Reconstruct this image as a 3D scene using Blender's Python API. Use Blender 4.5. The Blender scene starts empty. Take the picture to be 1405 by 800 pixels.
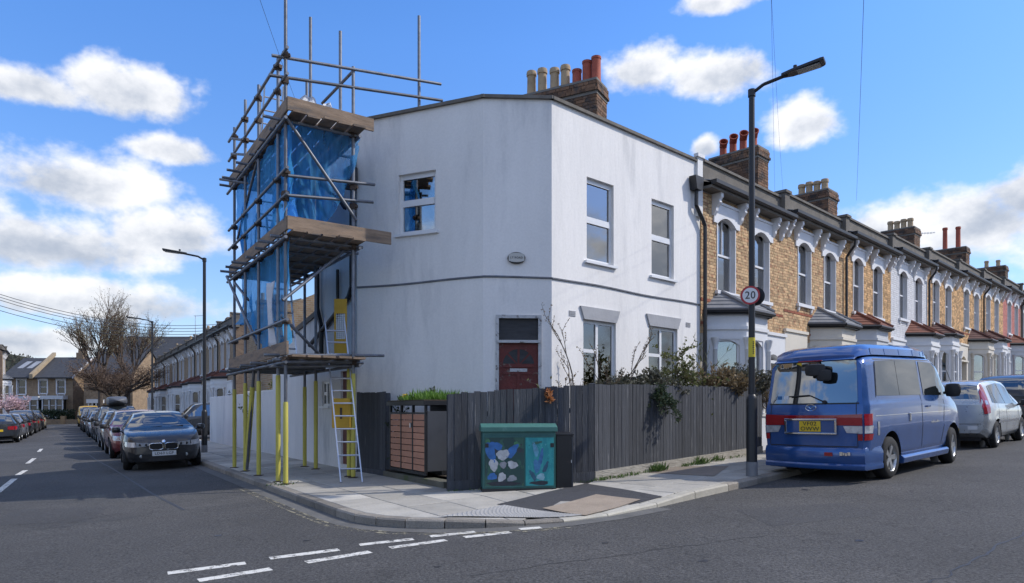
import bpy, bmesh, math, random
from mathutils import Vector, Matrix
random.seed(11)
R = math.radians
sc = bpy.context.scene
COL = sc.collection

# ------------------------------------------------------------------ camera
F = 966.0; CX = 702.5; HY = 565.0; EYE = 1.4
cam_d = bpy.data.cameras.new('camera'); cam = bpy.data.objects.new('camera', cam_d); COL.objects.link(cam)
cam.location = (0, 0, EYE); cam.rotation_euler = (math.pi/2, 0, 0)
cam_d.sensor_width = 36; cam_d.lens = 36*F/1405; cam_d.shift_y = (HY-400)/1405
cam_d.clip_start = .05; cam_d.clip_end = 3000
sc.camera = cam

# ------------------------------------------------------------------ light
SUN_AZ = R(3.5); SUN_EL = R(42)          # azimuth from +X towards +Y
SUN_DIR = Vector((math.cos(SUN_AZ)*math.cos(SUN_EL), math.sin(SUN_AZ)*math.cos(SUN_EL), math.sin(SUN_EL)))
sun_d = bpy.data.lights.new('sun', 'SUN'); sun_d.energy = 2.0; sun_d.angle = R(.53); sun_d.color = (1, .95, .875)
sun = bpy.data.objects.new('sun', sun_d); COL.objects.link(sun)
sun.rotation_euler = SUN_DIR.to_track_quat('Z', 'Y').to_euler(); sun.location = (20, 10, 40)

vs = sc.view_settings
vs.view_transform = 'Standard'; vs.look = 'None'; vs.gamma = 1; vs.exposure = 0.84
vs.use_curve_mapping = False

def build_world():
    w = bpy.data.worlds.new('World'); sc.world = w; w.use_nodes = True
    nt = w.node_tree; N = nt.nodes; L = nt.links; N.clear()
    def n(t, **k):
        x = N.new(t)
        for a, b in k.items(): setattr(x, a, b)
        return x
    def math_(op, a, b=None, c=None, clamp=False):
        m = n('ShaderNodeMath', operation=op); m.use_clamp = clamp
        for i, v in enumerate((a, b, c)):
            if v is None: continue
            if isinstance(v, (int, float)): m.inputs[i].default_value = v
            else: L.new(v, m.inputs[i])
        return m.outputs[0]
    out = n('ShaderNodeOutputWorld'); bg = n('ShaderNodeBackground'); L.new(bg.outputs[0], out.inputs[0])
    bg.inputs[1].default_value = .15
    sky = n('ShaderNodeTexSky', sky_type='NISHITA'); sky.sun_disc = False
    sky.sun_elevation = SUN_EL; sky.sun_rotation = math.pi/2-SUN_AZ
    sky.altitude = 20; sky.air_density = 1.0; sky.dust_density = .25; sky.ozone_density = 2.2
    tc = n('ShaderNodeTexCoord'); sep = n('ShaderNodeSeparateXYZ'); L.new(tc.outputs['Generated'], sep.inputs[0])
    az = math_('ARCTAN2', sep.outputs[0], sep.outputs[1])
    el = math_('ARCSINE', sep.outputs[2])
    # warp for billowy edges
    cmb = n('ShaderNodeCombineXYZ'); L.new(az, cmb.inputs[0]); L.new(math_('MULTIPLY', el, 1.35), cmb.inputs[1])
    def noise(scale, detail, rough, off=0.0):
        mp = n('ShaderNodeMapping'); mp.inputs['Location'].default_value = (off, off*.7, off*1.3)
        L.new(cmb.outputs[0], mp.inputs[0])
        x = n('ShaderNodeTexNoise'); x.inputs['Scale'].default_value = scale; x.inputs['Detail'].default_value = detail
        x.inputs['Roughness'].default_value = rough; L.new(mp.outputs[0], x.inputs['Vector'])
        return x.outputs[0]
    nA = noise(9, 7, .6); nB = noise(24, 3, .6, 3.1); nC = noise(4.2, 5, .55, 2.3)
    nz = math_('MULTIPLY_ADD', nB, .35, math_('MULTIPLY', nA, .75))       # ~0.55 mean
    def blob(px, py, rx, ry):
        a0 = math.atan2(px-CX, F); h = math.hypot(px-CX, F); e0 = math.atan2(HY-py, h)
        ra = rx/h*math.cos(a0); re = ry/math.hypot(h, HY-py)
        u = math_('MULTIPLY', math_('SUBTRACT', az, a0), 1/ra); v = math_('MULTIPLY', math_('SUBTRACT', el, e0), 1/re)
        # flat base: lower half falls off faster
        v2 = math_('MULTIPLY', math_('MINIMUM', v, 0), 1.35); v3 = math_('MAXIMUM', v, 0); vv = math_('ADD', v2, v3)
        d = math_('SUBTRACT', 1, math_('SQRT', math_('ADD', math_('MULTIPLY', u, u), math_('MULTIPLY', vv, vv))))
        return d, v
    clouds = [  # centre px, radii px, brightness bias
        (175,128,130,52), (30,118,130,36), (235,206,75,28), (110,252,158,56), (60,338,235,56), (235,326,110,54), (130,414,245,44), (20,470,165,36), (-80,295,140,115),
        (882,98,58,48), (985,104,100,42), (1103,172,62,42), (968,204,24,20), (985,2,70,24),
        (1330,310,150,72), (1215,320,90,56), (1420,270,110,70), (1180,350,120,40), (1530,330,160,120), (-180,130,110,40)]
    dens = None; num = None; den = None
    for c in clouds:
        d, v = blob(*c)
        d = math_('MAXIMUM', d, -1); wt = math_('POWER', math_('MAXIMUM', math_('ADD', d, .35), .001), 2)
        wv = math_('MULTIPLY', wt, math_('MAXIMUM', math_('MINIMUM', v, 1.5), -1.5))
        if dens is None: dens, num, den = d, wv, wt
        else: num = math_('ADD', num, wv); den = math_('ADD', den, wt); dens = math_('SMOOTH_MAX', dens, d, .18)
    hgt = math_('DIVIDE', num, den)
    # sky out of view: cloud cover added thicker, to raise the fill light
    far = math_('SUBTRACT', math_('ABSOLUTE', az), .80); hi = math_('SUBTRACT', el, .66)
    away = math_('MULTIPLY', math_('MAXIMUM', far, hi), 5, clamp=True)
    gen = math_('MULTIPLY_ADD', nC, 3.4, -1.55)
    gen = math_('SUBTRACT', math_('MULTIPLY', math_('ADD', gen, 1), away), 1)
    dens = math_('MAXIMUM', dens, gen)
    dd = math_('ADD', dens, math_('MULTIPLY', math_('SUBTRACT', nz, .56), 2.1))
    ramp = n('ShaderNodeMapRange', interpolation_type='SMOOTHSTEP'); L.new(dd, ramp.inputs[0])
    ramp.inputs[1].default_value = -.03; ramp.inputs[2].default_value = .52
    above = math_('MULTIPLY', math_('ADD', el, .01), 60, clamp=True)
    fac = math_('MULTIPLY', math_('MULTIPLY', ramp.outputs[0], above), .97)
    # light tops, grey undersides
    sh = math_('ADD', math_('MULTIPLY', hgt, .42), math_('ADD', math_('MULTIPLY', math_('SUBTRACT', nA, .5), 3.4), .60))
    thick = math_('MULTIPLY', math_('SUBTRACT', dd, .40), .62)
    shr = n('ShaderNodeMapRange', interpolation_type='SMOOTHSTEP'); L.new(math_('SUBTRACT', sh, thick), shr.inputs[0])
    shr.inputs[1].default_value = -.1; shr.inputs[2].default_value = 1.0
    cc = n('ShaderNodeMix', data_type='RGBA'); L.new(shr.outputs[0], cc.inputs[0])
    cc.inputs[6].default_value = (1.8, 2.03, 2.45, 1); cc.inputs[7].default_value = (4.0, 4.02, 4.1, 1)
    mix = n('ShaderNodeMix', data_type='RGBA'); L.new(fac, mix.inputs[0]); hs = n('ShaderNodeHueSaturation'); hs.inputs['Saturation'].default_value = 1.28; hs.inputs['Value'].default_value = .98; hs.inputs['Hue'].default_value = .5; tn = n('ShaderNodeVectorMath', operation='MULTIPLY'); tn.inputs[1].default_value = (1.0, .93, 1.0); L.new(sky.outputs[0], tn.inputs[0]); L.new(tn.outputs[0], hs.inputs['Color']); dm_ = n('ShaderNodeVectorMath', operation='SCALE'); L.new(hs.outputs[0], dm_.inputs[0]); L.new(math_('MINIMUM', math_('MULTIPLY_ADD', math_('MAXIMUM', el, 0), .8, .62), 1), dm_.inputs['Scale']); hz = n('ShaderNodeMix', data_type='RGBA'); L.new(math_('MULTIPLY', math_('POWER', 2.718, math_('MULTIPLY', math_('MAXIMUM', el, 0), -10)), .5), hz.inputs[0]); L.new(dm_.outputs[0], hz.inputs[6]); hz.inputs[7].default_value = (2.3, 3.05, 4.3, 1); L.new(hz.outputs[2], mix.inputs[6]); L.new(cc.outputs[2], mix.inputs[7])
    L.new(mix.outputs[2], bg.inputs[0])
build_world()
sc.world.cycles.sampling_method = 'MANUAL'; sc.world.cycles.sample_map_resolution = 256
cy = sc.cycles
cy.use_denoising = True; cy.max_bounces = 8; cy.diffuse_bounces = 3; cy.glossy_bounces = 4; cy.transparent_max_bounces = 24
cy.transmission_bounces = 6; cy.caustics_reflective = False; cy.caustics_refractive = False
cy.sample_clamp_indirect = 6

# ------------------------------------------------------------------ geometry of the place
GX, GY, GC = .03168, .02025, -.077
def zg(x, y): return GX*x+GY*y+GC
def gpt(px, py, h=0.0):
    t = (EYE-GC-h)/((py-HY)/F+GX*(px-CX)/F+GY)
    x = (px-CX)/F*t
    return Vector((x, t, zg(x, t)+h))
def at(px, py, Y): return Vector(((px-CX)/F*Y, Y, EYE+(HY-py)/F*Y))
UR = Vector((.7148, .6993)).normalized(); UL = Vector((-.5386, .8426)).normalized()
NR = Vector((UR.y, -UR.x)); NL = Vector((-UL.y, UL.x))      # outward, towards the road
def wallpt(px, py, P, u):
    k = (px-CX)/F
    a = (k*P[1]-P[0])/(u[0]-k*u[1]); Y = P[1]+a*u[1]
    return a, EYE+(HY-py)/F*Y
UP = Vector((GX, GY, 0)); GN = Vector((-GX, -GY, 1)).normalized()

# ------------------------------------------------------------------ mesh builder
class MB:
    def __init__(s): s.v = []; s.f = []; s.M = None; s.att = []; s.cur = 0.0
    def p(s, *c):
        q = Vector(c if len(c) == 3 else c[0])
        s.v.append(s.M @ q if s.M is not None else q); return len(s.v)-1
    def face(s, ids): s.f.append(tuple(ids)); s.att.append(s.cur)
    def poly(s, pts): s.face([s.p(*q) for q in pts])
    def box(s, x0, x1, y0, y1, z0, z1, skip=''):
        i = [s.p(x, y, z) for z in (z0, z1) for y in (y0, y1) for x in (x0, x1)]
        for k, fc in dict(b=(0,2,3,1), t=(4,5,7,6), f=(0,1,5,4), k=(2,6,7,3), l=(0,4,6,2), r=(1,3,7,5)).items():
            if k not in skip: s.face([i[j] for j in fc])
    def cbox(s, x0, x1, y0, y1, z0, z1, c):          # top edges chamfered
        b = [(x0,y0),(x1,y0),(x1,y1),(x0,y1)]; t = [(x0+c,y0+c),(x1-c,y0+c),(x1-c,y1-c),(x0+c,y1-c)]
        i0 = [s.p(x,y,z0) for x,y in b]; i1 = [s.p(x,y,z1-c) for x,y in b]; i2 = [s.p(x,y,z1) for x,y in t]
        for k in range(4):
            m = (k+1) % 4
            s.face((i0[k],i0[m],i1[m],i1[k])); s.face((i1[k],i1[m],i2[m],i2[k]))
        s.face(i2); s.face(i0[::-1])
    def prism(s, pts, d):                             # pts: list of 3D, d: extrusion vector
        d = Vector(d); a = [s.p(*q) for q in pts]; b = [s.p(*(Vector(q)+d)) for q in pts]; n = len(pts)
        s.face(a[::-1]); s.face(b)
        for k in range(n): s.face((a[k], a[(k+1) % n], b[(k+1) % n], b[k]))
    def tube(s, p, q, r, r2=None, n=8, cap=True):
        p = Vector(p); q = Vector(q); r2 = r if r2 is None else r2; d = (q-p)
        if d.length < 1e-6: return
        d.normalize(); a = d.orthogonal().normalized(); b = d.cross(a)
        ia = []; ib = []
        for k in range(n):
            t = 2*math.pi*k/n; o = a*math.cos(t)+b*math.sin(t)
            ia.append(s.p(*(p+o*r))); ib.append(s.p(*(q+o*r2)))
        for k in range(n): s.face((ia[k], ia[(k+1) % n], ib[(k+1) % n], ib[k]))
        if cap: s.face(ia[::-1]); s.face(ib)
    def path(s, pts, r, n=6):
        for a, b in zip(pts, pts[1:]): s.tube(a, b, r, n=n)
    def lathe(s, prof, n=16, M=None, closed=False):   # prof: (r,z)
        old = s.M
        if M is not None: s.M = (old @ M) if old is not None else M
        rings = []
        for r, z in prof: rings.append([s.p(r*math.cos(2*math.pi*k/n), r*math.sin(2*math.pi*k/n), z) for k in range(n)])
        s.M = old
        for A, B in zip(rings, rings[1:]):
            for k in range(n): s.face((A[k], A[(k+1) % n], B[(k+1) % n], B[k]))
        if closed: s.face(rings[0][::-1]); s.face(rings[-1])
    def mesh(s, name):
        me = bpy.data.meshes.new(name); me.from_pydata([tuple(q) for q in s.v], [], s.f)
        if any(s.att):
            at_ = me.attributes.new('rnd', 'FLOAT', 'FACE'); at_.data.foreach_set('value', s.att)
        me.update(); return me
    def build(s, name, mat, parent=None, smooth=False, sub=0, bevel=0):
        me = s.mesh(name); me.materials.append(mat)
        if smooth: shade(me)
        o = bpy.data.objects.new(name, me); COL.objects.link(o)
        if parent is not None: o.parent = parent
        if bevel:
            m = o.modifiers.new('bevel', 'BEVEL'); m.width = bevel; m.segments = 2; m.limit_method = 'ANGLE'
        if sub:
            m = o.modifiers.new('sub', 'SUBSURF'); m.levels = sub; m.render_levels = sub
        return o
def shade(me, ang=38):
    me.polygons.foreach_set('use_smooth', [True]*len(me.polygons))
    bm = bmesh.new(); bm.from_mesh(me); bmesh.ops.remove_doubles(bm, verts=bm.verts, dist=.0004); ca = R(ang)
    bmesh.ops.recalc_face_normals(bm, faces=bm.faces)
    for e in bm.edges:
        if len(e.link_faces) == 2 and e.calc_face_angle(0) > ca: e.smooth = False
    bm.to_mesh(me); bm.free()

def tag(o, label, cat, group=None):
    o['label'] = label; o['category'] = cat
    if group: o['group'] = group
    return o
def thing(name, label, cat, loc=(0,0,0), rz=0, group=None, matrix=None):
    o = bpy.data.objects.new(name, None); COL.objects.link(o); o.empty_display_size = .2
    if matrix is not None: o.matrix_world = matrix
    else: o.location = loc; o.rotation_euler = (0, 0, rz)
    return tag(o, label, cat, group)
def struct(o, kind='structure'): o['kind'] = kind; return o
def copy_tree(o, parent=None):
    c = o.copy(); COL.objects.link(c); c.parent = parent
    for ch in o.children: copy_tree(ch, c)
    return c
def text_part(name, s, size, mat, parent, M, ext=.001, align='CENTER'):
    cu = bpy.data.curves.new(name, 'FONT'); cu.body = s; cu.size = size; cu.align_x = align; cu.align_y = 'CENTER'; cu.extrude = ext; cu.resolution_u = 3; cu.offset = size*.008; cu.space_character = 1.08
    cu.materials.append(mat)
    tmp = bpy.data.objects.new('tmp', cu); me = bpy.data.meshes.new_from_object(tmp); bpy.data.objects.remove(tmp); bpy.data.curves.remove(cu)
    if not me.materials: me.materials.append(mat)
    o = bpy.data.objects.new(name, me); COL.objects.link(o); o.parent = parent; o.matrix_local = M
    return o
def frame(o, x, y, z=None):
    x = Vector(x).normalized(); y = Vector(y); y = (y-x*y.dot(x)).normalized(); z = x.cross(y)
    return Matrix(((x.x,y.x,z.x,o[0]),(x.y,y.y,z.y,o[1]),(x.z,y.z,z.z,o[2]),(0,0,0,1)))

# ------------------------------------------------------------------ materials
def new_mat(name):
    m = bpy.data.materials.new(name); m.use_nodes = True; nt = m.node_tree
    b = nt.nodes['Principled BSDF']; return m, nt, b
def rgb(c): return (c[0], c[1], c[2], 1)
def mat(name, col, rough=.75, var=.15, scale=6.0, stretch=(1,1,1), bump=0.0, bscale=None, metal=0.0, orand=0.0, spec=.5, col2=None, c2lo=.55, c2hi=.75, c2scale=None, fine=0.0, coat=0.0, frnd=0.0):
    """noise-varied colour; col2 = stain colour that breaks through in patches; orand = per-object value spread; frnd = per-face spread"""
    m, nt, b = new_mat(name); N = nt.nodes; L = nt.links
    tc = N.new('ShaderNodeTexCoord'); mp = N.new('ShaderNodeMapping'); mp.inputs['Scale'].default_value = stretch
    L.new(tc.outputs['Object'], mp.inputs[0])
    oi = N.new('ShaderNodeObjectInfo')
    ad = N.new('ShaderNodeVectorMath'); ad.operation = 'ADD'; L.new(mp.outputs[0], ad.inputs[0])
    if orand:
        ml = N.new('ShaderNodeMath'); ml.operation = 'MULTIPLY'; ml.inputs[1].default_value = 37.0; L.new(oi.outputs['Random'], ml.inputs[0]); L.new(ml.outputs[0], ad.inputs[1])
    n1 = N.new('ShaderNodeTexNoise'); n1.inputs['Scale'].default_value = scale; n1.inputs['Detail'].default_value = 6; n1.inputs['Roughness'].default_value = .62
    L.new(ad.outputs[0], n1.inputs['Vector'])
    mr = N.new('ShaderNodeMapRange'); L.new(n1.outputs[0], mr.inputs[0]); mr.inputs[1].default_value = .25; mr.inputs[2].default_value = .75
    mr.inputs[3].default_value = 1-var; mr.inputs[4].default_value = 1+var
    val = mr.outputs[0]
    def mul(a, bsock):
        q = N.new('ShaderNodeMath'); q.operation = 'MULTIPLY'; L.new(a, q.inputs[0]); L.new(bsock, q.inputs[1]); return q.outputs[0]
    if orand:
        m2 = N.new('ShaderNodeMapRange'); L.new(oi.outputs['Random'], m2.inputs[0]); m2.inputs[3].default_value = 1-orand; m2.inputs[4].default_value = 1+orand; val = mul(val, m2.outputs[0])
    if frnd:
        a = N.new('ShaderNodeAttribute'); a.attribute_name = 'rnd'
        m2 = N.new('ShaderNodeMapRange'); L.new(a.outputs['Fac'], m2.inputs[0]); m2.inputs[3].default_value = 1-frnd; m2.inputs[4].default_value = 1+frnd; val = mul(val, m2.outputs[0])
    if fine:
        n3 = N.new('ShaderNodeTexNoise'); n3.inputs['Scale'].default_value = scale*22; n3.inputs['Detail'].default_value = 2; L.new(tc.outputs['Object'], n3.inputs['Vector'])
        m3 = N.new('ShaderNodeMapRange'); L.new(n3.outputs[0], m3.inputs[0]); m3.inputs[1].default_value = .3; m3.inputs[2].default_value = .7; m3.inputs[3].default_value = 1-fine; m3.inputs[4].default_value = 1+fine; val = mul(val, m3.outputs[0])
    base = N.new('ShaderNodeRGB'); base.outputs[0].default_value = rgb(col); csock = base.outputs[0]
    if col2 is not None:
        n2 = N.new('ShaderNodeTexNoise'); n2.inputs['Scale'].default_value = c2scale or scale*.5; n2.inputs['Detail'].default_value = 8; n2.inputs['Roughness'].default_value = .65
        L.new(ad.outputs[0], n2.inputs['Vector'])
        r2 = N.new('ShaderNodeMapRange'); r2.interpolation_type = 'SMOOTHSTEP'; L.new(n2.outputs[0], r2.inputs[0]); r2.inputs[1].default_value = c2lo; r2.inputs[2].default_value = c2hi
        mx = N.new('ShaderNodeMix'); mx.data_type = 'RGBA'; L.new(r2.outputs[0], mx.inputs[0]); L.new(csock, mx.inputs[6]); mx.inputs[7].default_value = rgb(col2); csock = mx.outputs[2]
    vm = N.new('ShaderNodeVectorMath'); vm.operation = 'SCALE'; L.new(csock, vm.inputs[0]); L.new(val, vm.inputs['Scale'])
    L.new(vm.outputs[0], b.inputs['Base Color'])
    b.inputs['Roughness'].default_value = rough; b.inputs['Metallic'].default_value = metal; b.inputs['Specular IOR Level'].default_value = spec
    if coat: b.inputs['Coat Weight'].default_value = coat; b.inputs['Coat Roughness'].default_value = .04
    if bump:
        nb = N.new('ShaderNodeTexNoise'); nb.inputs['Scale'].default_value = bscale or scale*4; nb.inputs['Detail'].default_value = 5; L.new(ad.outputs[0], nb.inputs['Vector'])
        bp = N.new('ShaderNodeBump'); bp.inputs['Strength'].default_value = bump; bp.inputs['Distance'].default_value = .02; L.new(nb.outputs[0], bp.inputs['Height']); L.new(bp.outputs[0], b.inputs['Normal'])
    return m
def brick_mat(name, c1, c2, mortar, scale=1.0, dirt=.2, bump=.5):
    m, nt, b = new_mat(name); N = nt.nodes; L = nt.links
    tc = N.new('ShaderNodeTexCoord'); sp = N.new('ShaderNodeSeparateXYZ'); L.new(tc.outputs['Object'], sp.inputs[0])
    s = N.new('ShaderNodeMath'); s.operation = 'ADD'; L.new(sp.outputs[0], s.inputs[0]); L.new(sp.outputs[1], s.inputs[1])
    cb = N.new('ShaderNodeCombineXYZ'); L.new(s.outputs[0], cb.inputs[0]); L.new(sp.outputs[2], cb.inputs[1])
    br = N.new('ShaderNodeTexBrick'); L.new(cb.outputs[0], br.inputs['Vector']); br.inputs['Scale'].default_value = scale
    br.inputs['Brick Width'].default_value = .225; br.inputs['Row Height'].default_value = .075; br.inputs['Mortar Size'].default_value = .009; br.inputs['Mortar Smooth'].default_value = .2
    br.inputs['Color1'].default_value = rgb(c1); br.inputs['Color2'].default_value = rgb(c2); br.inputs['Mortar'].default_value = rgb(mortar); br.inputs['Bias'].default_value = 0
    n1 = N.new('ShaderNodeTexNoise'); n1.inputs['Scale'].default_value = 2.2; n1.inputs['Detail'].default_value = 8; L.new(tc.outputs['Object'], n1.inputs['Vector'])
    mr = N.new('ShaderNodeMapRange'); L.new(n1.outputs[0], mr.inputs[0]); mr.inputs[1].default_value = .3; mr.inputs[2].default_value = .7; mr.inputs[3].default_value = 1-dirt; mr.inputs[4].default_value = 1+dirt
    vm = N.new('ShaderNodeVectorMath'); vm.operation = 'SCALE'; L.new(br.outputs[0], vm.inputs[0]); L.new(mr.outputs[0], vm.inputs['Scale']); L.new(vm.outputs[0], b.inputs['Base Color'])
    b.inputs['Roughness'].default_value = .88
    bp = N.new('ShaderNodeBump'); bp.inputs['Strength'].default_value = bump; bp.inputs['Distance'].default_value = .012; bp.invert = True
    L.new(br.outputs['Fac'], bp.inputs['Height']); L.new(bp.outputs[0], b.inputs['Normal'])
    return m
def glass_mat(name, tint=(.02,.025,.03), rough=.02, clear=0.0, spec=1.0, wav=.02):
    """window glass: mirror-like by Fresnel; clear = share that is see-through"""
    m, nt, b = new_mat(name); N = nt.nodes; L = nt.links
    b.inputs['Base Color'].default_value = rgb(tint); b.inputs['Roughness'].default_value = rough; b.inputs['IOR'].default_value = 1.7; b.inputs['Specular IOR Level'].default_value = .5*spec
    if wav:
        tc = N.new('ShaderNodeTexCoord'); nb = N.new('ShaderNodeTexNoise'); nb.inputs['Scale'].default_value = 1.6; nb.inputs['Detail'].default_value = 1; L.new(tc.outputs['Object'], nb.inputs['Vector'])
        bp = N.new('ShaderNodeBump'); bp.inputs['Strength'].default_value = wav; bp.inputs['Distance'].default_value = .1; L.new(nb.outputs[0], bp.inputs['Height']); L.new(bp.outputs[0], b.inputs['Normal'])
    if clear:
        tr = N.new('ShaderNodeBsdfTransparent'); tr.inputs[0].default_value = (.82,.88,.87,1); gl = N.new('ShaderNodeBsdfGlossy'); gl.inputs['Roughness'].default_value = rough
        fr = N.new('ShaderNodeFresnel'); fr.inputs[0].default_value = 1.75
        ad = N.new('ShaderNodeMath'); ad.operation = 'MULTIPLY_ADD'; ad.use_clamp = True; L.new(fr.outputs[0], ad.inputs[0]); ad.inputs[1].default_value = 1.2; ad.inputs[2].default_value = 1-clear
        mx = N.new('ShaderNodeMixShader'); L.new(ad.outputs[0], mx.inputs[0]); L.new(tr.outputs[0], mx.inputs[1]); L.new(gl.outputs[0], mx.inputs[2])
        if wav: L.new(bp.outputs[0], gl.inputs['Normal'])
        L.new(mx.outputs[0], nt.nodes['Material Output'].inputs[0])
    return m
MT = {}
def asphalt_mat(name, c, patch, spk=.35):
    m = mat(name, c, rough=.9, var=.2, scale=.6, fine=0, bump=.5, bscale=140, col2=patch, c2lo=.45, c2hi=.7, c2scale=.22)
    nt = m.node_tree; N = nt.nodes; L = nt.links; b = N['Principled BSDF']
    old = b.inputs['Base Color'].links[0].from_socket
    tc = N.new('ShaderNodeTexCoord')
    v = N.new('ShaderNodeTexNoise'); v.inputs['Scale'].default_value = 42; v.inputs['Detail'].default_value = 4; v.inputs['Roughness'].default_value = .8; L.new(tc.outputs['Object'], v.inputs['Vector'])
    r = N.new('ShaderNodeMapRange'); L.new(v.outputs[0], r.inputs[0]); r.inputs[1].default_value = .32; r.inputs[2].default_value = .72; r.inputs[3].default_value = 1-spk; r.inputs[4].default_value = 1+spk*1.3
    # thin wandering cracks and seams
    w = N.new('ShaderNodeTexVoronoi'); w.feature = 'DISTANCE_TO_EDGE'; w.inputs['Scale'].default_value = .35
    nz = N.new('ShaderNodeTexNoise'); nz.inputs['Scale'].default_value = 1.3; nz.inputs['Detail'].default_value = 5; L.new(tc.outputs['Object'], nz.inputs['Vector'])
    ad = N.new('ShaderNodeVectorMath'); ad.operation = 'MULTIPLY_ADD'; L.new(nz.outputs['Color'], ad.inputs[0]); ad.inputs[1].default_value = (1.6,1.6,0); L.new(tc.outputs['Object'], ad.inputs[2]); L.new(ad.outputs[0], w.inputs['Vector'])
    cr = N.new('ShaderNodeMapRange'); L.new(w.outputs['Distance'], cr.inputs[0]); cr.inputs[1].default_value = .0; cr.inputs[2].default_value = .006; cr.inputs[3].default_value = .72; cr.inputs[4].default_value = 1
    q = N.new('ShaderNodeMath'); q.operation = 'MULTIPLY'; L.new(r.outputs[0], q.inputs[0]); L.new(cr.outputs[0], q.inputs[1])
    vm = N.new('ShaderNodeVectorMath'); vm.operation = 'SCALE'; L.new(old, vm.inputs[0]); L.new(q.outputs[0], vm.inputs['Scale']); L.new(vm.outputs[0], b.inputs['Base Color'])
    return m
MT['asphalt'] = asphalt_mat('asphalt', (.063,.061,.059), (.086,.082,.078), .95)
MT['asphalt_dark'] = asphalt_mat('asphalt_footway', (.052,.052,.056), (.065,.064,.066), .25)
MT['paver'] = mat('paving_concrete', (.41,.385,.335), .9, .2, 2.6, bump=.35, bscale=60, orand=.22, col2=(.235,.22,.19), c2lo=.48, c2hi=.72, fine=.12)
MT['bed'] = mat('joint_mortar', (.06,.055,.042), .95, .2, 8)
MT['kerb'] = mat('kerb_granite', (.24,.215,.18), .85, .28, 4, bump=.4, bscale=50, orand=.2, fine=.25, col2=(.10,.09,.08), c2lo=.5, c2hi=.8)
MT['kerb_pale'] = mat('kerb_concrete', (.44,.41,.34), .88, .15, 5, bump=.2, orand=.08, fine=.12)
MT['tactile'] = mat('tactile_paving', (.36,.35,.33), .9, .14, 3, bump=.2, fine=.1)
MT['beige'] = mat('beige_patch', (.33,.265,.20), .93, .18, 4, bump=.4, bscale=80, fine=.2)
def paint_mat(name, c, wear=.55):
    m = mat(name, c, .8, .08, 6, bump=.2, bscale=80)
    nt = m.node_tree; N = nt.nodes; L = nt.links; b = N['Principled BSDF']
    tc = N.new('ShaderNodeTexCoord'); nz = N.new('ShaderNodeTexNoise'); nz.inputs['Scale'].default_value = 9; nz.inputs['Detail'].default_value = 9; nz.inputs['Roughness'].default_value = .82; L.new(tc.outputs['Object'], nz.inputs['Vector'])
    r = N.new('ShaderNodeMapRange'); L.new(nz.outputs[0], r.inputs[0]); r.inputs[1].default_value = wear-.03; r.inputs[2].default_value = wear+.05; r.inputs[3].default_value = 1; r.inputs[4].default_value = 0
    L.new(r.outputs[0], b.inputs['Alpha']); return m
MT['roadpaint'] = paint_mat('road_marking_paint', (.66,.64,.58), .545)
MT['yellowpaint'] = paint_mat('faded_yellow_line', (.33,.30,.21), .46)
MT['soil'] = mat('garden_soil', (.06,.045,.03), .95, .3, 6, bump=.6)
MT['render'] = mat('white_render', (.79,.77,.74), .8, .08, 1.1, (1,1,.22), bump=.25, bscale=10, col2=(.62,.61,.595), c2lo=.5, c2hi=.75, c2scale=1.7, fine=.03)
MT['render2'] = mat('side_render', (.73,.72,.70), .85, .1, 1.3, (1,1,.3), bump=.3, bscale=12, col2=(.47,.475,.48), c2lo=.52, c2hi=.76, c2scale=1.2, fine=.03)
MT['grime'] = mat('dark_string_line', (.14,.15,.17), .9, .3, 5)
MT['coping'] = mat('coping_stone', (.16,.145,.125), .9, .3, 4, bump=.3, fine=.15)
MT['felt'] = mat('roof_felt', (.07,.07,.075), .9, .2, 3)
MT['upvc'] = mat('white_upvc', (.74,.745,.75), .35, .04, 3, spec=.5)
MT['glass'] = glass_mat('window_glass', clear=.74)
MT['glass_clear'] = glass_mat('clear_window_glass', clear=.93)
MT['glassd'] = glass_mat('dark_glass', (.012,.015,.018))
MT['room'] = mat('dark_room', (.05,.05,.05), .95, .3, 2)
MT['blind'] = mat('white_blind', (.74,.75,.74), .7, .06, 3)
MT['curtain'] = mat('net_curtain', (.62,.62,.60), .85, .18, 9, (3,1,.2))
MT['shade'] = mat('pale_roller_blind', (.45,.46,.40), .85, .1, 2)
MT['reddoor'] = mat('flaking_red_paint', (.12,.018,.014), .6, .25, 5, bump=.3, col2=(.17,.13,.11), c2lo=.58, c2hi=.66, c2scale=6)
MT['flaky'] = mat('flaking_white_paint', (.5,.5,.5), .8, .2, 8, bump=.4, col2=(.16,.14,.125), c2lo=.56, c2hi=.64, c2scale=7)
MT['board'] = mat('weathered_board', (.035,.036,.04), .7, .4, 4, (1,1,4))
MT['lintel'] = mat('grey_lintel', (.36,.365,.38), .85, .08, 4, bump=.2)
MT['blackpipe'] = mat('black_plastic', (.012,.012,.014), .45, .2, 5)
MT['black'] = mat('black_metal', (.014,.015,.018), .42, .15, 6, spec=.5)
MT['darkgrey'] = mat('dark_grey_panel', (.045,.05,.06), .55, .15, 3)
MT['fence'] = mat('weathered_fence_wood', (.054,.058,.067), .88, .28, 3.5, (6,6,.5), bump=.45, bscale=16, orand=.24, col2=(.17,.17,.172), c2lo=.58, c2hi=.72, c2scale=5, fine=.1)
MT['gravelboard'] = mat('gravel_board', (.34,.315,.27), .92, .3, 9, (.6,.6,3), bump=.9, bscale=18)
MT['terracotta'] = mat('terracotta_slat', (.43,.215,.14), .75, .12, 6, bump=.1, orand=.09)
MT['plaque'] = mat('pale_plaque', (.5,.49,.45), .6, .1, 6)

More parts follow.
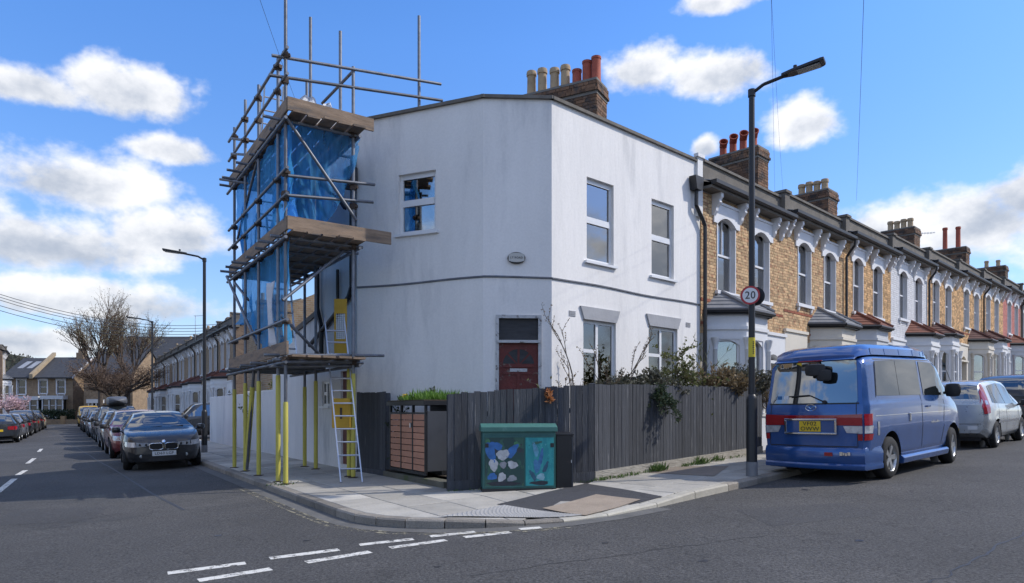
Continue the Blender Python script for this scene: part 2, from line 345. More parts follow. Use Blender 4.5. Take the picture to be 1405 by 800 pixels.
# ------------------------------------------------------------------ road
def pave_h(x, y):
    d = math.hypot(x-1.05, y-8.35); t = max(0, min(1, (d-.45)/1.5)); t = t*t*(3-2*t)
    return .03+.075*t
mb = MB()
xs = [-700,-160,-60,-30,-14,-7,-3,0,3,7,14,30,60,160,700]; ys = [-120,-40,-15,-6,0,4,8,12,18,30,50,90,160,900]
def zfar(x, y):
    cx_ = max(-90, min(60, x)); cy_ = max(-20, min(110, y)); return zg(cx_, cy_)
idx = {(i,j): mb.p(x, y, zfar(x,y)) for i,x in enumerate(xs) for j,y in enumerate(ys)}
for i in range(len(xs)-1):
    for j in range(len(ys)-1): mb.face((idx[i,j], idx[i+1,j], idx[i+1,j+1], idx[i,j+1]))
road = struct(mb.build('road', MT['asphalt']))

def strip_on_road(name, a, b, w, m, parent, h=.004):
    a = Vector(a); b = Vector(b); d = (b-a).normalized(); n_ = Vector((-d.y, d.x))*w/2; mb = MB()
    k = max(1, int((b-a).length/.6))
    for i in range(k):
        p = a+(b-a)*i/k; q = a+(b-a)*(i+1)/k
        mb.poly([(v.x, v.y, zg(v.x,v.y)+h) for v in (p-n_, q-n_, q+n_, p+n_)])
    return mb.build(name, m, parent)
def G2(px, py): v = gpt(px, py); return Vector((v.x, v.y))
for quad in [((230,787),(337,773),.13),((272,797),(372,781),.13),((370,766.5),(465,754.5),.13),((420,772),(508,757.5),.13),((493,748),(567,740),.12),((535,752),(612,741.5),.12),((590,736.5),(652,730),.12),((637,737.5),(700,730.5),.12),((713,726.5),(742,724),.12)]:
    strip_on_road('give_way_dash', G2(*quad[0]), G2(*quad[1]), quad[2], MT['roadpaint'], road)
for p, q in [((-4,676),(20,657)),((24,652),(35,645.5)),((38,636),(47,629)),((53,620),(57,616))]:
    strip_on_road('centre_line_dash', G2(*p), G2(*q), .12, MT['roadpaint'], road)

# repaired patches and tar seams in the carriageway
MT['patch_dark'] = asphalt_mat('asphalt_repair', (.058,.057,.057), (.068,.066,.065), .7)
MT['seam'] = mat('tar_seam', (.035,.035,.036), .6, .3, 6)
def road_poly(name, pts2, m, h):
    mb = MB(); mb.poly([(p.x,p.y,zg(p.x,p.y)+h) for p in pts2]); return mb.build(name, m, road)
def wobble(a, b, w, m, h=.0022, n=26, amp=.03, seed=1):
    rr = random.Random(seed); mb = MB(); d = (b-a).normalized(); q = Vector((-d.y,d.x)); pts = [a.lerp(b,i/n)+q*rr.uniform(-amp,amp) for i in range(n+1)]; wd = [w*rr.uniform(.35,1.2) for _ in pts]
    for i in range(n): mb.poly([(v.x,v.y,zg(v.x,v.y)+h) for v in (pts[i]-q*wd[i],pts[i+1]-q*wd[i+1],pts[i+1]+q*wd[i+1],pts[i]+q*wd[i])])
    return mb.build('tar_seam', m, road)
road_poly('asphalt_repair', [G2(118,606), G2(196,610), G2(232,634), G2(92,629)], MT['patch_dark'], .0018)
road_poly('asphalt_repair', [G2(20,700), G2(150,695), G2(120,716), G2(-20,722)], MT['patch_dark'], .0018)
road_poly('asphalt_repair', [G2(1010,700), G2(1150,690), G2(1215,706), G2(1060,722)], MT['patch_dark'], .0018)
wobble(G2(1280,800), G2(1420,722), .012, MT['seam'], seed=2); wobble(G2(60,588), G2(250,700), .02, MT['seam'], seed=3); wobble(G2(640,790), G2(1050,735), .006, MT['seam'], seed=4); wobble(G2(-10,735), G2(330,690), .008, MT['seam'], amp=.06, seed=5)
MT['oil'] = mat('oil_stain', (.03,.03,.032), .45, .3, 6)
rs = random.Random(8)
for px,py,r_ in ((830,745,.05),(600,778,.04),(965,770,.06),(1180,742,.05),(420,742,.04),(300,735,.05),(1105,672,.08)):
    c_ = G2(px,py); road_poly('oil_spot', [c_+Vector((math.cos(k*.7),math.sin(k*.7)))*r_*rs.uniform(.5,1.1) for k in range(9)], MT['oil'], .0026)

# ------------------------------------------------------------------ kerb line and pavement
KL = Vector((-2.29, 9.15)); KR = Vector((1.87, 9.07))
kcurve = [KL, Vector((-1.94,8.66)), Vector((-1.62,8.37)), Vector((-1.24,8.165)), Vector((-.77,8.035)), Vector((-.3,8.0)), Vector((.15,8.06)), Vector((.6,8.20)), Vector((1.16,8.50)), KR]
kline = [KL+UL*s for s in (95, 60, 40, 20)]+kcurve+[KR+UR*s for s in (20, 40, 75)]
def leftn(a, b): d = (b-a).normalized(); return Vector((-d.y, d.x))
def kerb_stone(a, b, na, nb, h0, h1, m, parent, w=.145):
    mb = MB(); r = .02
    def sec(p, n_, h):
        z = zg(p.x, p.y); q = p+n_*w
        return [(p.x,p.y,z-.05), (p.x,p.y,z+h-r), (p.x+n_.x*r,p.y+n_.y*r,z+h), (q.x,q.y,zg(q.x,q.y)+h), (q.x,q.y,z-.05)]
    A = sec(a, na, h0); B = sec(b, nb, h1); ia = [mb.p(*v) for v in A]; ib = [mb.p(*v) for v in B]
    for k in range(4): mb.face((ia[k], ib[k], ib[k+1], ia[k+1]))
    mb.face(ia); mb.face(ib[::-1])
    return mb.build('kerb_stone', m, parent)
mb = MB()
inner_line = [Vector((-4.49,16.24))+UL*70, Vector((-3.0,14.1)), Vector((-.9,10.8)), Vector((1.35,11.4)), Vector((1.35,11.4))+UR*75]
kin = []
for i, p in enumerate(kline):
    a = kline[max(0,i-1)]; b = kline[min(len(kline)-1,i+1)]; kin.append(p+leftn(a,b)*.13)
# footway bed: strips between the kerb and the frontages
def bed_quad(a, b, c, d):
    n = 6
    for i in range(n):
        for j in range(n):
            def P(s, t): v = (a*(1-s)+b*s)*(1-t)+(d*(1-s)+c*s)*t; return (v.x, v.y, zg(v.x,v.y)+pave_h(v.x,v.y)-.022)
            mb.poly([P(i/n,j/n), P((i+1)/n,j/n), P((i+1)/n,(j+1)/n), P(i/n,(j+1)/n)])
wl = lambda s: Vector((-3.05,14.0))+UL*s
fr = lambda s: Vector((1.31,11.3))+UR*s
bed_quad(kin[0], KL+UL*18+Vector((.11,.07)), wl(13.2), wl(90.5))
bed_quad(KL+UL*18+Vector((.11,.07)), kin[4], wl(-.9), wl(13.2))
fan = [kin[4], *kin[5:13], Vector((2.0,9.35))]
mid = [Vector((-2.4,13.0)), Vector((-1.7,11.95)), Vector((-1.2,11.1)), Vector((-.95,10.7)), Vector((-.4,10.85)), Vector((.2,11.0)), Vector((.8,11.15)), Vector((1.31,11.3)), Vector((1.31,11.3)), Vector((1.31,11.3))]
for i in range(len(fan)-1): bed_quad(fan[i], fan[i+1], mid[min(i+1,9)], mid[i])
bed_quad(Vector((1.98,9.33)), KR+UR*8+Vector((-.09,.09)), fr(7), fr(0))
bed_quad(KR+UR*8+Vector((-.09,.09)), kin[-1], fr(75), fr(7))
pavement = struct(mb.build('pavement', MT['bed']))

# kerb stones one by one near the corner, long runs beyond
def kh(p): return max(.035, pave_h(p.x, p.y)+.0)
pts = [KL+UL*(s*.92) for s in range(22,0,-1)]+kcurve+[KR+UR*(s*.92) for s in range(1,14)]
norms = []
for i, p in enumerate(pts):
    a = pts[max(0,i-1)]; b = pts[min(len(pts)-1,i+1)]; norms.append(leftn(a,b))
for i in range(len(pts)-1):
    a, b = pts[i], pts[i+1]; d = (b-a).normalized()*.007
    pale = .35 < a.x < 2.9
    kerb_stone(a+d, b-d, norms[i], norms[i+1], kh(a), kh(b), MT['kerb_pale'] if pale else MT['kerb'], pavement)
for a, b in ((pts[0]+UL*60, pts[0]), (pts[-1], pts[-1]+UR*60)): kerb_stone(a, b, leftn(a,b), leftn(a,b), .105, .105, MT['kerb'], pavement)

# paving slabs, clipped to the kerb curve
hp = []
full = [KL+UL*95]+kcurve+[KR+UR*75]
for a, b in zip(full, full[1:]): n_ = leftn(a,b); hp.append((a+n_*.15, n_))
def clip(poly, planes):
    for o, n_ in planes:
        out = []
        for i in range(len(poly)):
            p, q = poly[i], poly[(i+1) % len(poly)]; dp = (p-o).dot(n_); dq = (q-o).dot(n_)
            if dp >= 0: out.append(p)
            if (dp >= 0) != (dq >= 0): out.append(p+(q-p)*(dp/(dp-dq)))
        poly = out
        if len(poly) < 3: return []
    return poly
def area(p): return abs(sum(p[i].x*p[(i+1)%len(p)].y-p[(i+1)%len(p)].x*p[i].y for i in range(len(p))))/2
DIV_O = Vector((.05,8.0)); DIV_D = Vector((1.31-.05, 11.26-8.0)).normalized(); DIV_N = Vector((-DIV_D.y, DIV_D.x))   # left side
def slab(poly, parent, m, name='paving_slab', dz=0.0, tilt=.004):
    c = sum(poly, Vector((0,0)))/len(poly); mb = MB(); g = .013; tx, ty = random.uniform(-tilt,tilt), random.uniform(-tilt,tilt)
    def P(v, inset, dh):
        d = (c-v); v2 = v+d.normalized()*min(inset, d.length*.4); rel = v2-c
        return (v2.x, v2.y, zg(v2.x,v2.y)+pave_h(v2.x,v2.y)+dh+dz+tx*rel.x+ty*rel.y)
    b0 = [mb.p(*P(v, g, -.02)) for v in poly]; b1 = [mb.p(*P(v, g, -.004)) for v in poly]; b2 = [mb.p(*P(v, g+.008, 0)) for v in poly]; n_ = len(poly)
    for k in range(n_):
        q = (k+1) % n_; mb.face((b0[k],b0[q],b1[q],b1[k])); mb.face((b1[k],b1[q],b2[q],b2[k]))
    mb.face(b2)
    return mb.build(name, m, parent)
def slab_grid(o, u, wide, rows, s0, s1, side, keep):
    n_ = Vector((-u.y, u.x))*side
    for r in range(rows):
        s = s0+(r % 2)*.42
        while s < s1:
            ln = random.choice((.6, .75, .9, .9))
            q = [o+u*s+n_*(r*wide), o+u*(s+ln)+n_*(r*wide), o+u*(s+ln)+n_*((r+1)*wide), o+u*s+n_*((r+1)*wide)]
            s += ln
            p = clip(q, hp+keep)
            if p and area(p) > .05:
                c = sum(p, Vector((0,0)))/len(p)
                yield p, c
fence_in = lambda c: (c-Vector((-2.33,13.03))).dot(Vector((.87,.49))) > .25 and (c-Vector((-.97,10.58))).dot(Vector((-.286,.958))) > .2
cnt = 0
for p, c in slab_grid(KL+Vector((.12,.077))+UL*(-3.5), UL, .62, 8, 0, 19.5, -1, [(DIV_O, DIV_N)]):
    if fence_in(c) or (c-wl(0)).dot(-NL) > .1 and c.y > 12.5: continue
    slab(p, pavement, MT['paver']); cnt += 1
for p, c in slab_grid(KR+Vector((-.10,.10))+UR*(-1.6), UR, .62, 5, 0, 15.0, 1, [(DIV_O, -DIV_N)]):
    if (c-Vector((1.31,11.26))).dot(-NR) > .1: continue
    slab(p, pavement, MT['paver']); cnt += 1
mb = MB()
for i in range(40):     # plain footway beyond the slabs that can be told apart
    for (o, u, w, s0, st) in ((KL, UL, 1.85, 16, 1.9), (KR, UR, 2.2, 13.3, 1.4)):
        n_ = leftn(KR,KR+UR) if u is UR else -NL
        a = o+u*(s0+i*st)+n_*.14; b = o+u*(s0+(i+1)*st-.012)+n_*.14
        mb.poly([(v.x,v.y,zg(v.x,v.y)+.106) for v in (a,b,b+n_*w,a+n_*w)])
mb.build('distant_paving', MT['paver'], pavement)
def sheet(name, pts2, m, parent, h, n=8):
    a, b, c, d = pts2; mb = MB()
    for i in range(n):
        for j in range(n):
            def P(s,t): v = (a*(1-s)+b*s)*(1-t)+(d*(1-s)+c*s)*t; return (v.x,v.y,zg(v.x,v.y)+pave_h(v.x,v.y)+h)
            mb.poly([P(i/n,j/n),P((i+1)/n,j/n),P((i+1)/n,(j+1)/n),P(i/n,(j+1)/n)])
    return mb.build(name, m, parent)
def H2(px, py): v = gpt(px, py, .09); return Vector((v.x, v.y))
sheet('asphalt_patch', [Vector((.66,8.43)), Vector((2.02,9.42)), H2(803,665), H2(682,692)], MT['asphalt_dark'], pavement, .005)
sheet('beige_patch', [H2(803,702), H2(879,684), H2(818,679), H2(744,694)], MT['beige'], pavement, .017)
tq = [Vector((-.86,8.19)), Vector((.70,8.375)), H2(800,701), H2(692,693)]
tact = sheet('tactile_paving', tq, MT['tactile'], pavement, .014)
mb = MB()
nb = 26
for i in range(nb):
    for j in range(14):
        s, t = (i+.5)/nb, (j+.5)/14; v = (tq[0]*(1-s)+tq[1]*s)*(1-t)+(tq[3]*(1-s)+tq[2]*s)*t; z = zg(v.x,v.y)+pave_h(v.x,v.y)+.014
        r = .016; top = [(v.x+r*.55*math.cos(k*math.pi/3), v.y+r*.55*math.sin(k*math.pi/3), z+.006) for k in range(6)]; bot = [(v.x+r*math.cos(k*math.pi/3), v.y+r*math.sin(k*math.pi/3), z-.001) for k in range(6)]
        it = [mb.p(*q) for q in top]; ib = [mb.p(*q) for q in bot]; mb.face(it)
        for k in range(6): mb.face((ib[k], ib[(k+1)%6], it[(k+1)%6], it[k]))
struct(mb.build('blister', MT['tactile'], pavement), 'stuff')
sheet('brown_slab_patch', [H2(888,650), H2(980,655), H2(1000,641), H2(925,641)], mat('brown_patch', (.23,.19,.15), .93, .15, 5), pavement, .006)
# faded double yellow line round the corner
for off in (.26, .34):
    ln = [KL+UL*s for s in (4.2, 3, 2, 1)]+kcurve[:8]
    for i in range(len(ln)-1):
        a, b = ln[i], ln[i+1]; n_ = -leftn(a,b)*off; n2 = -leftn(ln[i], ln[min(i+2,len(ln)-1)])*off
        strip_on_road('yellow_line', a+n_, b+n2, .045, MT['yellowpaint'], road, .005)
# concrete gutter channel beside the kerb
mb = MB()
ln = [KL+UL*s for s in (30,20,12,7,4,3,2,1)]+kcurve
for i in range(len(ln)-1):
    a, b = ln[i], ln[i+1]; n1 = leftn(ln[max(0,i-1)], ln[i+1]); n2 = leftn(ln[i], ln[min(i+2,len(ln)-1)])
    mb.poly([(v.x,v.y,zg(v.x,v.y)+.0035) for v in (a+n1*.02, a-n1*.24, b-n2*.24, b+n2*.02)])
mb.build('gutter_channel', mat('gutter_concrete', (.12,.117,.11), .9, .25, 3, fine=.2), road)
# far side footways
LK = KL+NL*6.9
mb = MB()
for (o, u, n_, w, a0, a1) in ((LK, UL, NL, 2.0, -6, 92), (KR+NR*7.6, UR, NR, 2.2, -30, 70)):
    k = 30
    for i in range(k):
        p = o+u*(a0+(a1-a0)*i/k); q = o+u*(a0+(a1-a0)*(i+1)/k)
        mb.poly([(v.x,v.y,zg(v.x,v.y)+.11) for v in (p,q,q+n_*w,p+n_*w)]); mb.poly([(p.x,p.y,zg(p.x,p.y)),(q.x,q.y,zg(q.x,q.y)),(q.x,q.y,zg(q.x,q.y)+.11),(p.x,p.y,zg(p.x,p.y)+.11)])
pav2 = struct(mb.build('pavement_opposite', MT['paver']))

# ------------------------------------------------------------------ corner house
P0 = Vector((-.529,12.94)); P1 = Vector((.733,13.0)); P2 = Vector((4.36,16.34)); PM_ = Vector((-3.09,14.05)); PB = PM_+UL*2.55
ROOF = 7.16; STR = 3.876
B2 = P2+Vector((-.6993,.7148))*7.5
house = thing('corner_house', 'white rendered two-storey corner house with red door and flat parapet', 'house', (P0.x, P0.y, zg(P0.x,P0.y)))
HL = Matrix.Translation(-Vector((P0.x, P0.y, zg(P0.x,P0.y))))
def fmat(P, Q):      # x along the face (left to right as seen from outside), y inwards, z world height
    u = (Q-P).normalized(); return HL @ Matrix(((u.x,-u.y,0,P.x),(u.y,u.x,0,P.y),(0,0,1,0),(0,0,0,1)))
def wall_open(mb, x0, x1, z0, z1, ops, depth=.14, ztop=None):
    xs_ = sorted({x0, x1, *[o[0] for o in ops], *[o[1] for o in ops]}); zs_ = sorted({z0, z1, *[o[2] for o in ops], *[o[3] for o in ops]})
    for i in range(len(xs_)-1):
        for j in range(len(zs_)-1):
            cx_, cz_ = (xs_[i]+xs_[i+1])/2, (zs_[j]+zs_[j+1])/2
            if any(o[0] < cx_ < o[1] and o[2] < cz_ < o[3] for o in ops): continue
            mb.poly([(xs_[i],0,zs_[j]),(xs_[i+1],0,zs_[j]),(xs_[i+1],0,zs_[j+1]),(xs_[i],0,zs_[j+1])])
    for a, b, c, d in ops:
        mb.poly([(a,0,c),(a,0,d),(a,depth,d),(a,depth,c)]); mb.poly([(b,0,c),(b,depth,c),(b,depth,d),(b,0,d)])
        mb.poly([(a,0,d),(b,0,d),(b,depth,d),(a,depth,d)]); mb.poly([(a,0,c),(a,depth,c),(b,depth,c),(b,0,c)])
uW = (P2-P1).normalized(); uM = (P0-PM_).normalized(); uC = (P1-P0).normalized()
def rect(px0, py0, px1, py1, P, u):   # opening on a face from its left-top and right-bottom corners
    a0, zt = wallpt(px0, py0, P, u); a1, zb = wallpt(px1, py1, P, u); return [a0, a1, zb, zt]
w1 = rect(805,242,842,365.5,P1,uW); w2 = rect(894,272,924.5,384.5,P1,uW)
g1 = rect(800,438,845,545,P1,uW); g2 = rect(890,447,929.5,545,P1,uW); g1[2] = g2[2] = 1.05
wm = rect(547,240.5,598,316.5,PM_,uM); dr = rect(680,432,743,560,P0,uC); dr[2] = .45
lenW = (P2-P1).length; lenM = (P0-PM_).length; lenC = (P1-P0).length
for nm, P, Q, ops, ln in (('front_wall',P1,P2,[w1,w2,g1,g2],lenW),('splayed_wall',PM_,P0,[wm],lenM),('door_wall',P0,P1,[dr],lenC)):
    mb = MB(); mb.M = fmat(P,Q); wall_open(mb, 0, ln, -.4, ROOF, ops); mb.build(nm, MT['render'], house)
    # string line: a shallow bead with a dirty underside
    mb = MB(); mb.M = fmat(P,Q)
    k = 16
    for i in range(k):
        a, b = ln*i/k, ln*(i+1)/k; da, db = (.012*math.sin(a*2.1+ln), .012*math.sin(b*2.1+ln))
        mb.prism([(a,0,STR+da-.02),(a,-.025,STR+da-.012),(a,-.025,STR+da+.012),(a,0,STR+da+.022)], (b-a,0,db-da))
    mb.build('string_course', MT['grime'], house)
    mb = MB(); mb.M = fmat(P,Q); mb.box(-.04, ln+.04, -.055, .3, ROOF, ROOF+.06); mb.build('coping', MT['coping'], house)
mb = MB(); mb.M = HL
mb.poly([(q.x,q.y,ROOF-.1) for q in (PM_,P0,P1,P2,B2,PB)])
mb.build('flat_roof', MT['felt'], house)
mb = MB(); mb.M = HL
for a, b in ((P2,B2),(B2,PB)): mb.poly([(a.x,a.y,-.4),(b.x,b.y,-.4),(b.x,b.y,ROOF),(a.x,a.y,ROOF)])
mb.build('rear_wall', MT['render2'], house)
def casement(parent, M, r, names='window', inset=.07, gm='glass', split=.5, blind=None, mull=None, m=None, sill=True, fr_=.065):
    """two-light white frame in opening r=(x0,x1,z0,z1); panes and sill are its sub-parts"""
    m = m or MT['upvc']; x0,x1,z0,z1 = r; mb = MB(); mb.M = M; y0, y1 = inset, inset+.06
    zm = z0+(z1-z0)*split
    mb.box(x0, x0+fr_, y0, y1, z0, z1); mb.box(x1-fr_, x1, y0, y1, z0, z1); mb.box(x0+fr_, x1-fr_, y0+.001, y1, z1-fr_, z1); mb.box(x0+fr_, x1-fr_, y0+.001, y1, z0, z0+fr_)
    cells = []
    if mull is None:
        mb.box(x0+fr_, x1-fr_, y0-.014, y1, zm-.04, zm+.04); cells = [(x0+fr_,x1-fr_,z0+fr_,zm-.04),(x0+fr_,x1-fr_,zm+.04,z1-fr_)]
        mb.box(x0+fr_, x1-fr_, y0-.008, y0+.004, zm+.04, zm+.085); mb.box(x0+fr_, x1-fr_, y0-.008, y0+.004, z1-fr_-.03, z1-fr_)
    else:
        xm = x0+(x1-x0)*mull; mb.box(xm-.035, xm+.035, y0-.003, y1, z0+fr_, z1-fr_); zt = z0+(z1-z0)*split
        mb.box(x0+fr_, xm-.035, y0-.003, y1, zt-.035, zt+.035)
        cells = [(x0+fr_,xm-.035,z0+fr_,zt-.035),(x0+fr_,xm-.035,zt+.035,z1-fr_),(xm+.035,x1-fr_,z0+fr_,z1-fr_)]
    w = mb.build(names, m, parent)
    for a,b,c,d in cells:
        q = MB(); q.M = M; q.box(a, b, y0+.02, y0+.03, c, d); q.build('pane', MT[gm], w)
    if sill:
        q = MB(); q.M = M; q.box(x0-.07, x1+.07, -.06, y1, z0-.05, z0-.003); q.build('sill', m, w)
    q = MB(); q.M = M; q.poly([(x0-.6,1.4,z0-.4),(x1+.6,1.4,z0-.4),(x1+.6,1.4,z1+.3),(x0-.6,1.4,z1+.3)])
    for xx in (x0-.6, x1+.6): q.poly([(xx,.15,z0-.4),(xx,1.4,z0-.4),(xx,1.4,z1+.3),(xx,.15,z1+.3)])
    q.poly([(x0-.6,.15,z1+.3),(x1+.6,.15,z1+.3),(x1+.6,1.4,z1+.3),(x0-.6,1.4,z1+.3)]); q.poly([(x0-.6,.15,z0-.4),(x1+.6,.15,z0-.4),(x1+.6,1.4,z0-.4),(x0-.6,1.4,z0-.4)])
    q.build('room_behind', MT['room'], w)
    return w
def roller(w, M, r, lo, hi, m, y=.17):
    q = MB(); q.M = M; x0,x1,z0,z1 = r; n_ = 10
    for i in range(n_):
        a, b = x0+.02+(x1-x0-.04)*i/n_, x0+.02+(x1-x0-.04)*(i+1)/n_
        ya, yb = y+.012*math.sin(i*2.3), y+.012*math.sin((i+1)*2.3)
        q.poly([(a,ya,z0+(z1-z0)*lo),(b,yb,z0+(z1-z0)*lo),(b,yb,z0+(z1-z0)*hi),(a,ya,z0+(z1-z0)*hi)])
    q.build('blind', m, w)
def louvres(w, M, r, m, y=.2, pitch=.062):
    q = MB(); q.M = M; x0,x1,z0,z1 = r; z = z0+.03
    while z < z1-.05:
        q.prism([(x0+.03,y,z),(x0+.03,y+.014,z+.052),(x0+.03,y+.018,z+.050),(x0+.03,y+.004,z-.003)], (x1-x0-.06,0,0)); z += pitch
    struct(q.build('louvre_blind', m, w), 'stuff')
MW = fmat(P1,P2)
w = casement(house, MW, w1, split=.49); roller(w, MW, w1, .02, .97, MT['blind'])  # full-height blind also stands in for bright cloud mirrored in the pane
w = casement(house, MW, w2, split=.5); roller(w, MW, w2, .02, .5, MT['shade']); roller(w, MW, w2, .5, .97, MT['blind'])  # greenish lower blind also stands in for a mirrored building, white upper for cloud
for r in (g1, g2):
    w = casement(house, MW, r, split=.72, mull=.46, inset=.05, gm='glass_clear'); louvres(w, MW, r, MT['blind'], y=.13)
    q = MB(); q.M = MW; zt = r[3]; q.prism([(r[0]+.01,-.035,zt+.004),(r[1]-.01,-.035,zt+.004),(r[1]+.10,-.035,zt+.25),(r[0]-.10,-.035,zt+.25)], (0,.04,0)); q.build('lintel', MT['lintel'], house)
MM = fmat(PM_,P0); w = casement(house, MM, wm, split=.5); roller(w, MM, wm, 0, .2, MT['curtain'])
# red door with a half-round light
MC = fmat(P0,P1); x0,x1,z0,z1 = dr; zd = wallpt(700,470.5,P0,uC)[1]
q = MB(); q.M = MC
q.box(x0, x0+.06, -.02, .12, z0, z1); q.box(x1-.06, x1, -.02, .12, z0, z1); q.box(x0+.06, x1-.06, -.019, .12, z1-.06, z1); q.box(x0+.03, x1-.03, -.05, .12, zd, zd+.05)
frm = q.build('door_frame', MT['flaky'], house)
q = MB(); q.M = MC; q.box(x0+.06, x1-.06, .05, .07, zd+.05, z1-.06); q.build('transom_board', MT['board'], frm)
dx0, dx1 = x0+.06, x1-.06; q = MB(); q.M = MC; q.box(dx0, dx1, .03, .09, z0, zd)
door = q.build('red_door', MT['reddoor'], house)
cxd = (dx0+dx1)/2; zc = zd-.42; rr = .29
q = MB(); q.M = MC
for k in range(4):   # four glass segments of the fan
    t0, t1 = math.pi*(k+.09)/4, math.pi*(k+.91)/4
    q.poly([(cxd+.05*math.cos((t0+t1)/2),.026,zc+.04)]+[(cxd+rr*math.cos(t0+(t1-t0)*i/6),.026,zc+.02+rr*math.sin(t0+(t1-t0)*i/6)) for i in range(7)])
q.build('fan_light', MT['board'], door)
q = MB(); q.M = MC
for k in range(16):
    t0, t1 = math.pi*k/16, math.pi*(k+1)/16
    q.prism([(cxd+rr*math.cos(t0),.022,zc+.02+rr*math.sin(t0)),(cxd+(rr+.03)*math.cos(t0),.022,zc+.02+(rr+.03)*math.sin(t0)),(cxd+(rr+.03)*math.cos(t1),.022,zc+.02+(rr+.03)*math.sin(t1)),(cxd+rr*math.cos(t1),.022,zc+.02+rr*math.sin(t1))], (0,.01,0))
q.box(dx0+.07, dx1-.07, .012, .03, zc-.03, zc+.0)
q.box(cxd-.03, cxd+.03, .014, .03, zc-.9, zc-.1); q.box(dx0+.07, dx1-.07, .015, .03, zc-.16, zc-.12); q.box(dx0+.07, dx1-.07, .015, .03, zc-.5, zc-.46)
q.build('moulding', MT['reddoor'], door)
q = MB(); q.M = MC; q.box(cxd-.16, cxd+.16, .013, .03, zc-.11, zc-.05); q.build('letter_plate', MT['flaky'], door)
# oval plaque
pa, pz = wallpt(708.5,354.5,P0,uC); q = MB(); q.M = MC
ov = [(pa+.165*math.cos(2*math.pi*k/28), -.05, pz+.105*math.sin(2*math.pi*k/28)) for k in range(28)]; q.prism(ov, (0,.05,0)); pl = q.build('oval_plaque', MT['black'], house)
q = MB(); q.M = MC; pp = []
for k in range(40):
    t = 2*math.pi*k/40; xx = max(-.145, min(.145, .2*math.cos(t))); pp.append((pa+xx, -.062, pz+.085*math.sin(t)+.004))
q.prism(pp, (0,.014,0)); q.build('plaque_face', MT['plaque'], pl)
struct(text_part('plaque_lettering', 'LT ROAD', .052, MT['black'], pl, MC @ Matrix.Translation((pa,-.064,pz)) @ Matrix.Rotation(math.pi/2,4,'X')), 'stuff')
# air bricks
for px, py in ((785,430),(944,445.5),(773,479)):
    a, z = wallpt(px,py,P1,uW); q = MB(); q.M = MW
    for i in range(4): q.box(a-.09, a+.09, -.012, .0, z-.05+i*.027, z-.035+i*.027)
    if px != 773: q.build('air_brick', MT['lintel'], house)
# chimney stack
BR = {}
BR['stock'] = mat('stock_brick', (.55,.375,.205), .9, .12, 5, frnd=.30, bump=.3, bscale=40, col2=(.36,.17,.09), c2lo=.5, c2hi=.62, c2scale=9)
BR['sooty'] = mat('sooty_brick', (.17,.095,.055), .92, .2, 5, frnd=.45, bump=.3, bscale=40, col2=(.06,.05,.045), c2lo=.45, c2hi=.65, c2scale=3)
BR['orange'] = mat('orange_brick', (.55,.34,.165), .9, .12, 5, frnd=.42, bump=.3, bscale=40)
BR['whitebrick'] = mat('white_painted_brick', (.66,.66,.67), .8, .08, 5, frnd=.07, bump=.3, bscale=40)
BR['pinkbrick'] = mat('pink_painted_brick', (.50,.19,.16), .85, .1, 5, frnd=.15)
BR['mortar'] = mat('mortar', (.46,.42,.35), .95, .15, 8)
BR['mortar_dark'] = mat('grey_mortar', (.20,.185,.165), .95, .2, 8)
def brick_face(mb, x0, x1, z0, z1, ops=(), proud=.012, header=False, wob=.003):
    """flemish-bond bricks standing proud of y=0 (towards -y)"""
    z = z0; row = 0
    while z+.06 < z1:
        x = x0-(.0 if row % 2 == 0 else .056); k = row % 2
        while x < x1-.02:
            w_ = .215 if k % 2 == 0 else .1025
            a, b = max(x,x0), min(x+w_, x1)
            if b-a > .03:
                segs = [(a,b)]
                for o in ops:
                    if z+.065 > o[2]+.02 and z < o[3]-.02:
                        new = []
                        for s0_, s1_ in segs:
                            if s1_ <= o[0] or s0_ >= o[1]: new.append((s0_,s1_))
                            else:
                                if s0_ < o[0]-.03: new.append((s0_, o[0]))
                                if s1_ > o[1]+.03: new.append((o[1], s1_))
                        segs = new
                for s0_, s1_ in segs:
                    mb.cur = random.random(); mb.box(s0_, s1_, -proud-random.uniform(0,wob), .002, z, z+.065, skip='k')
            x += w_+.01; k += 1
        z += .075; row += 1
    mb.cur = 0.0
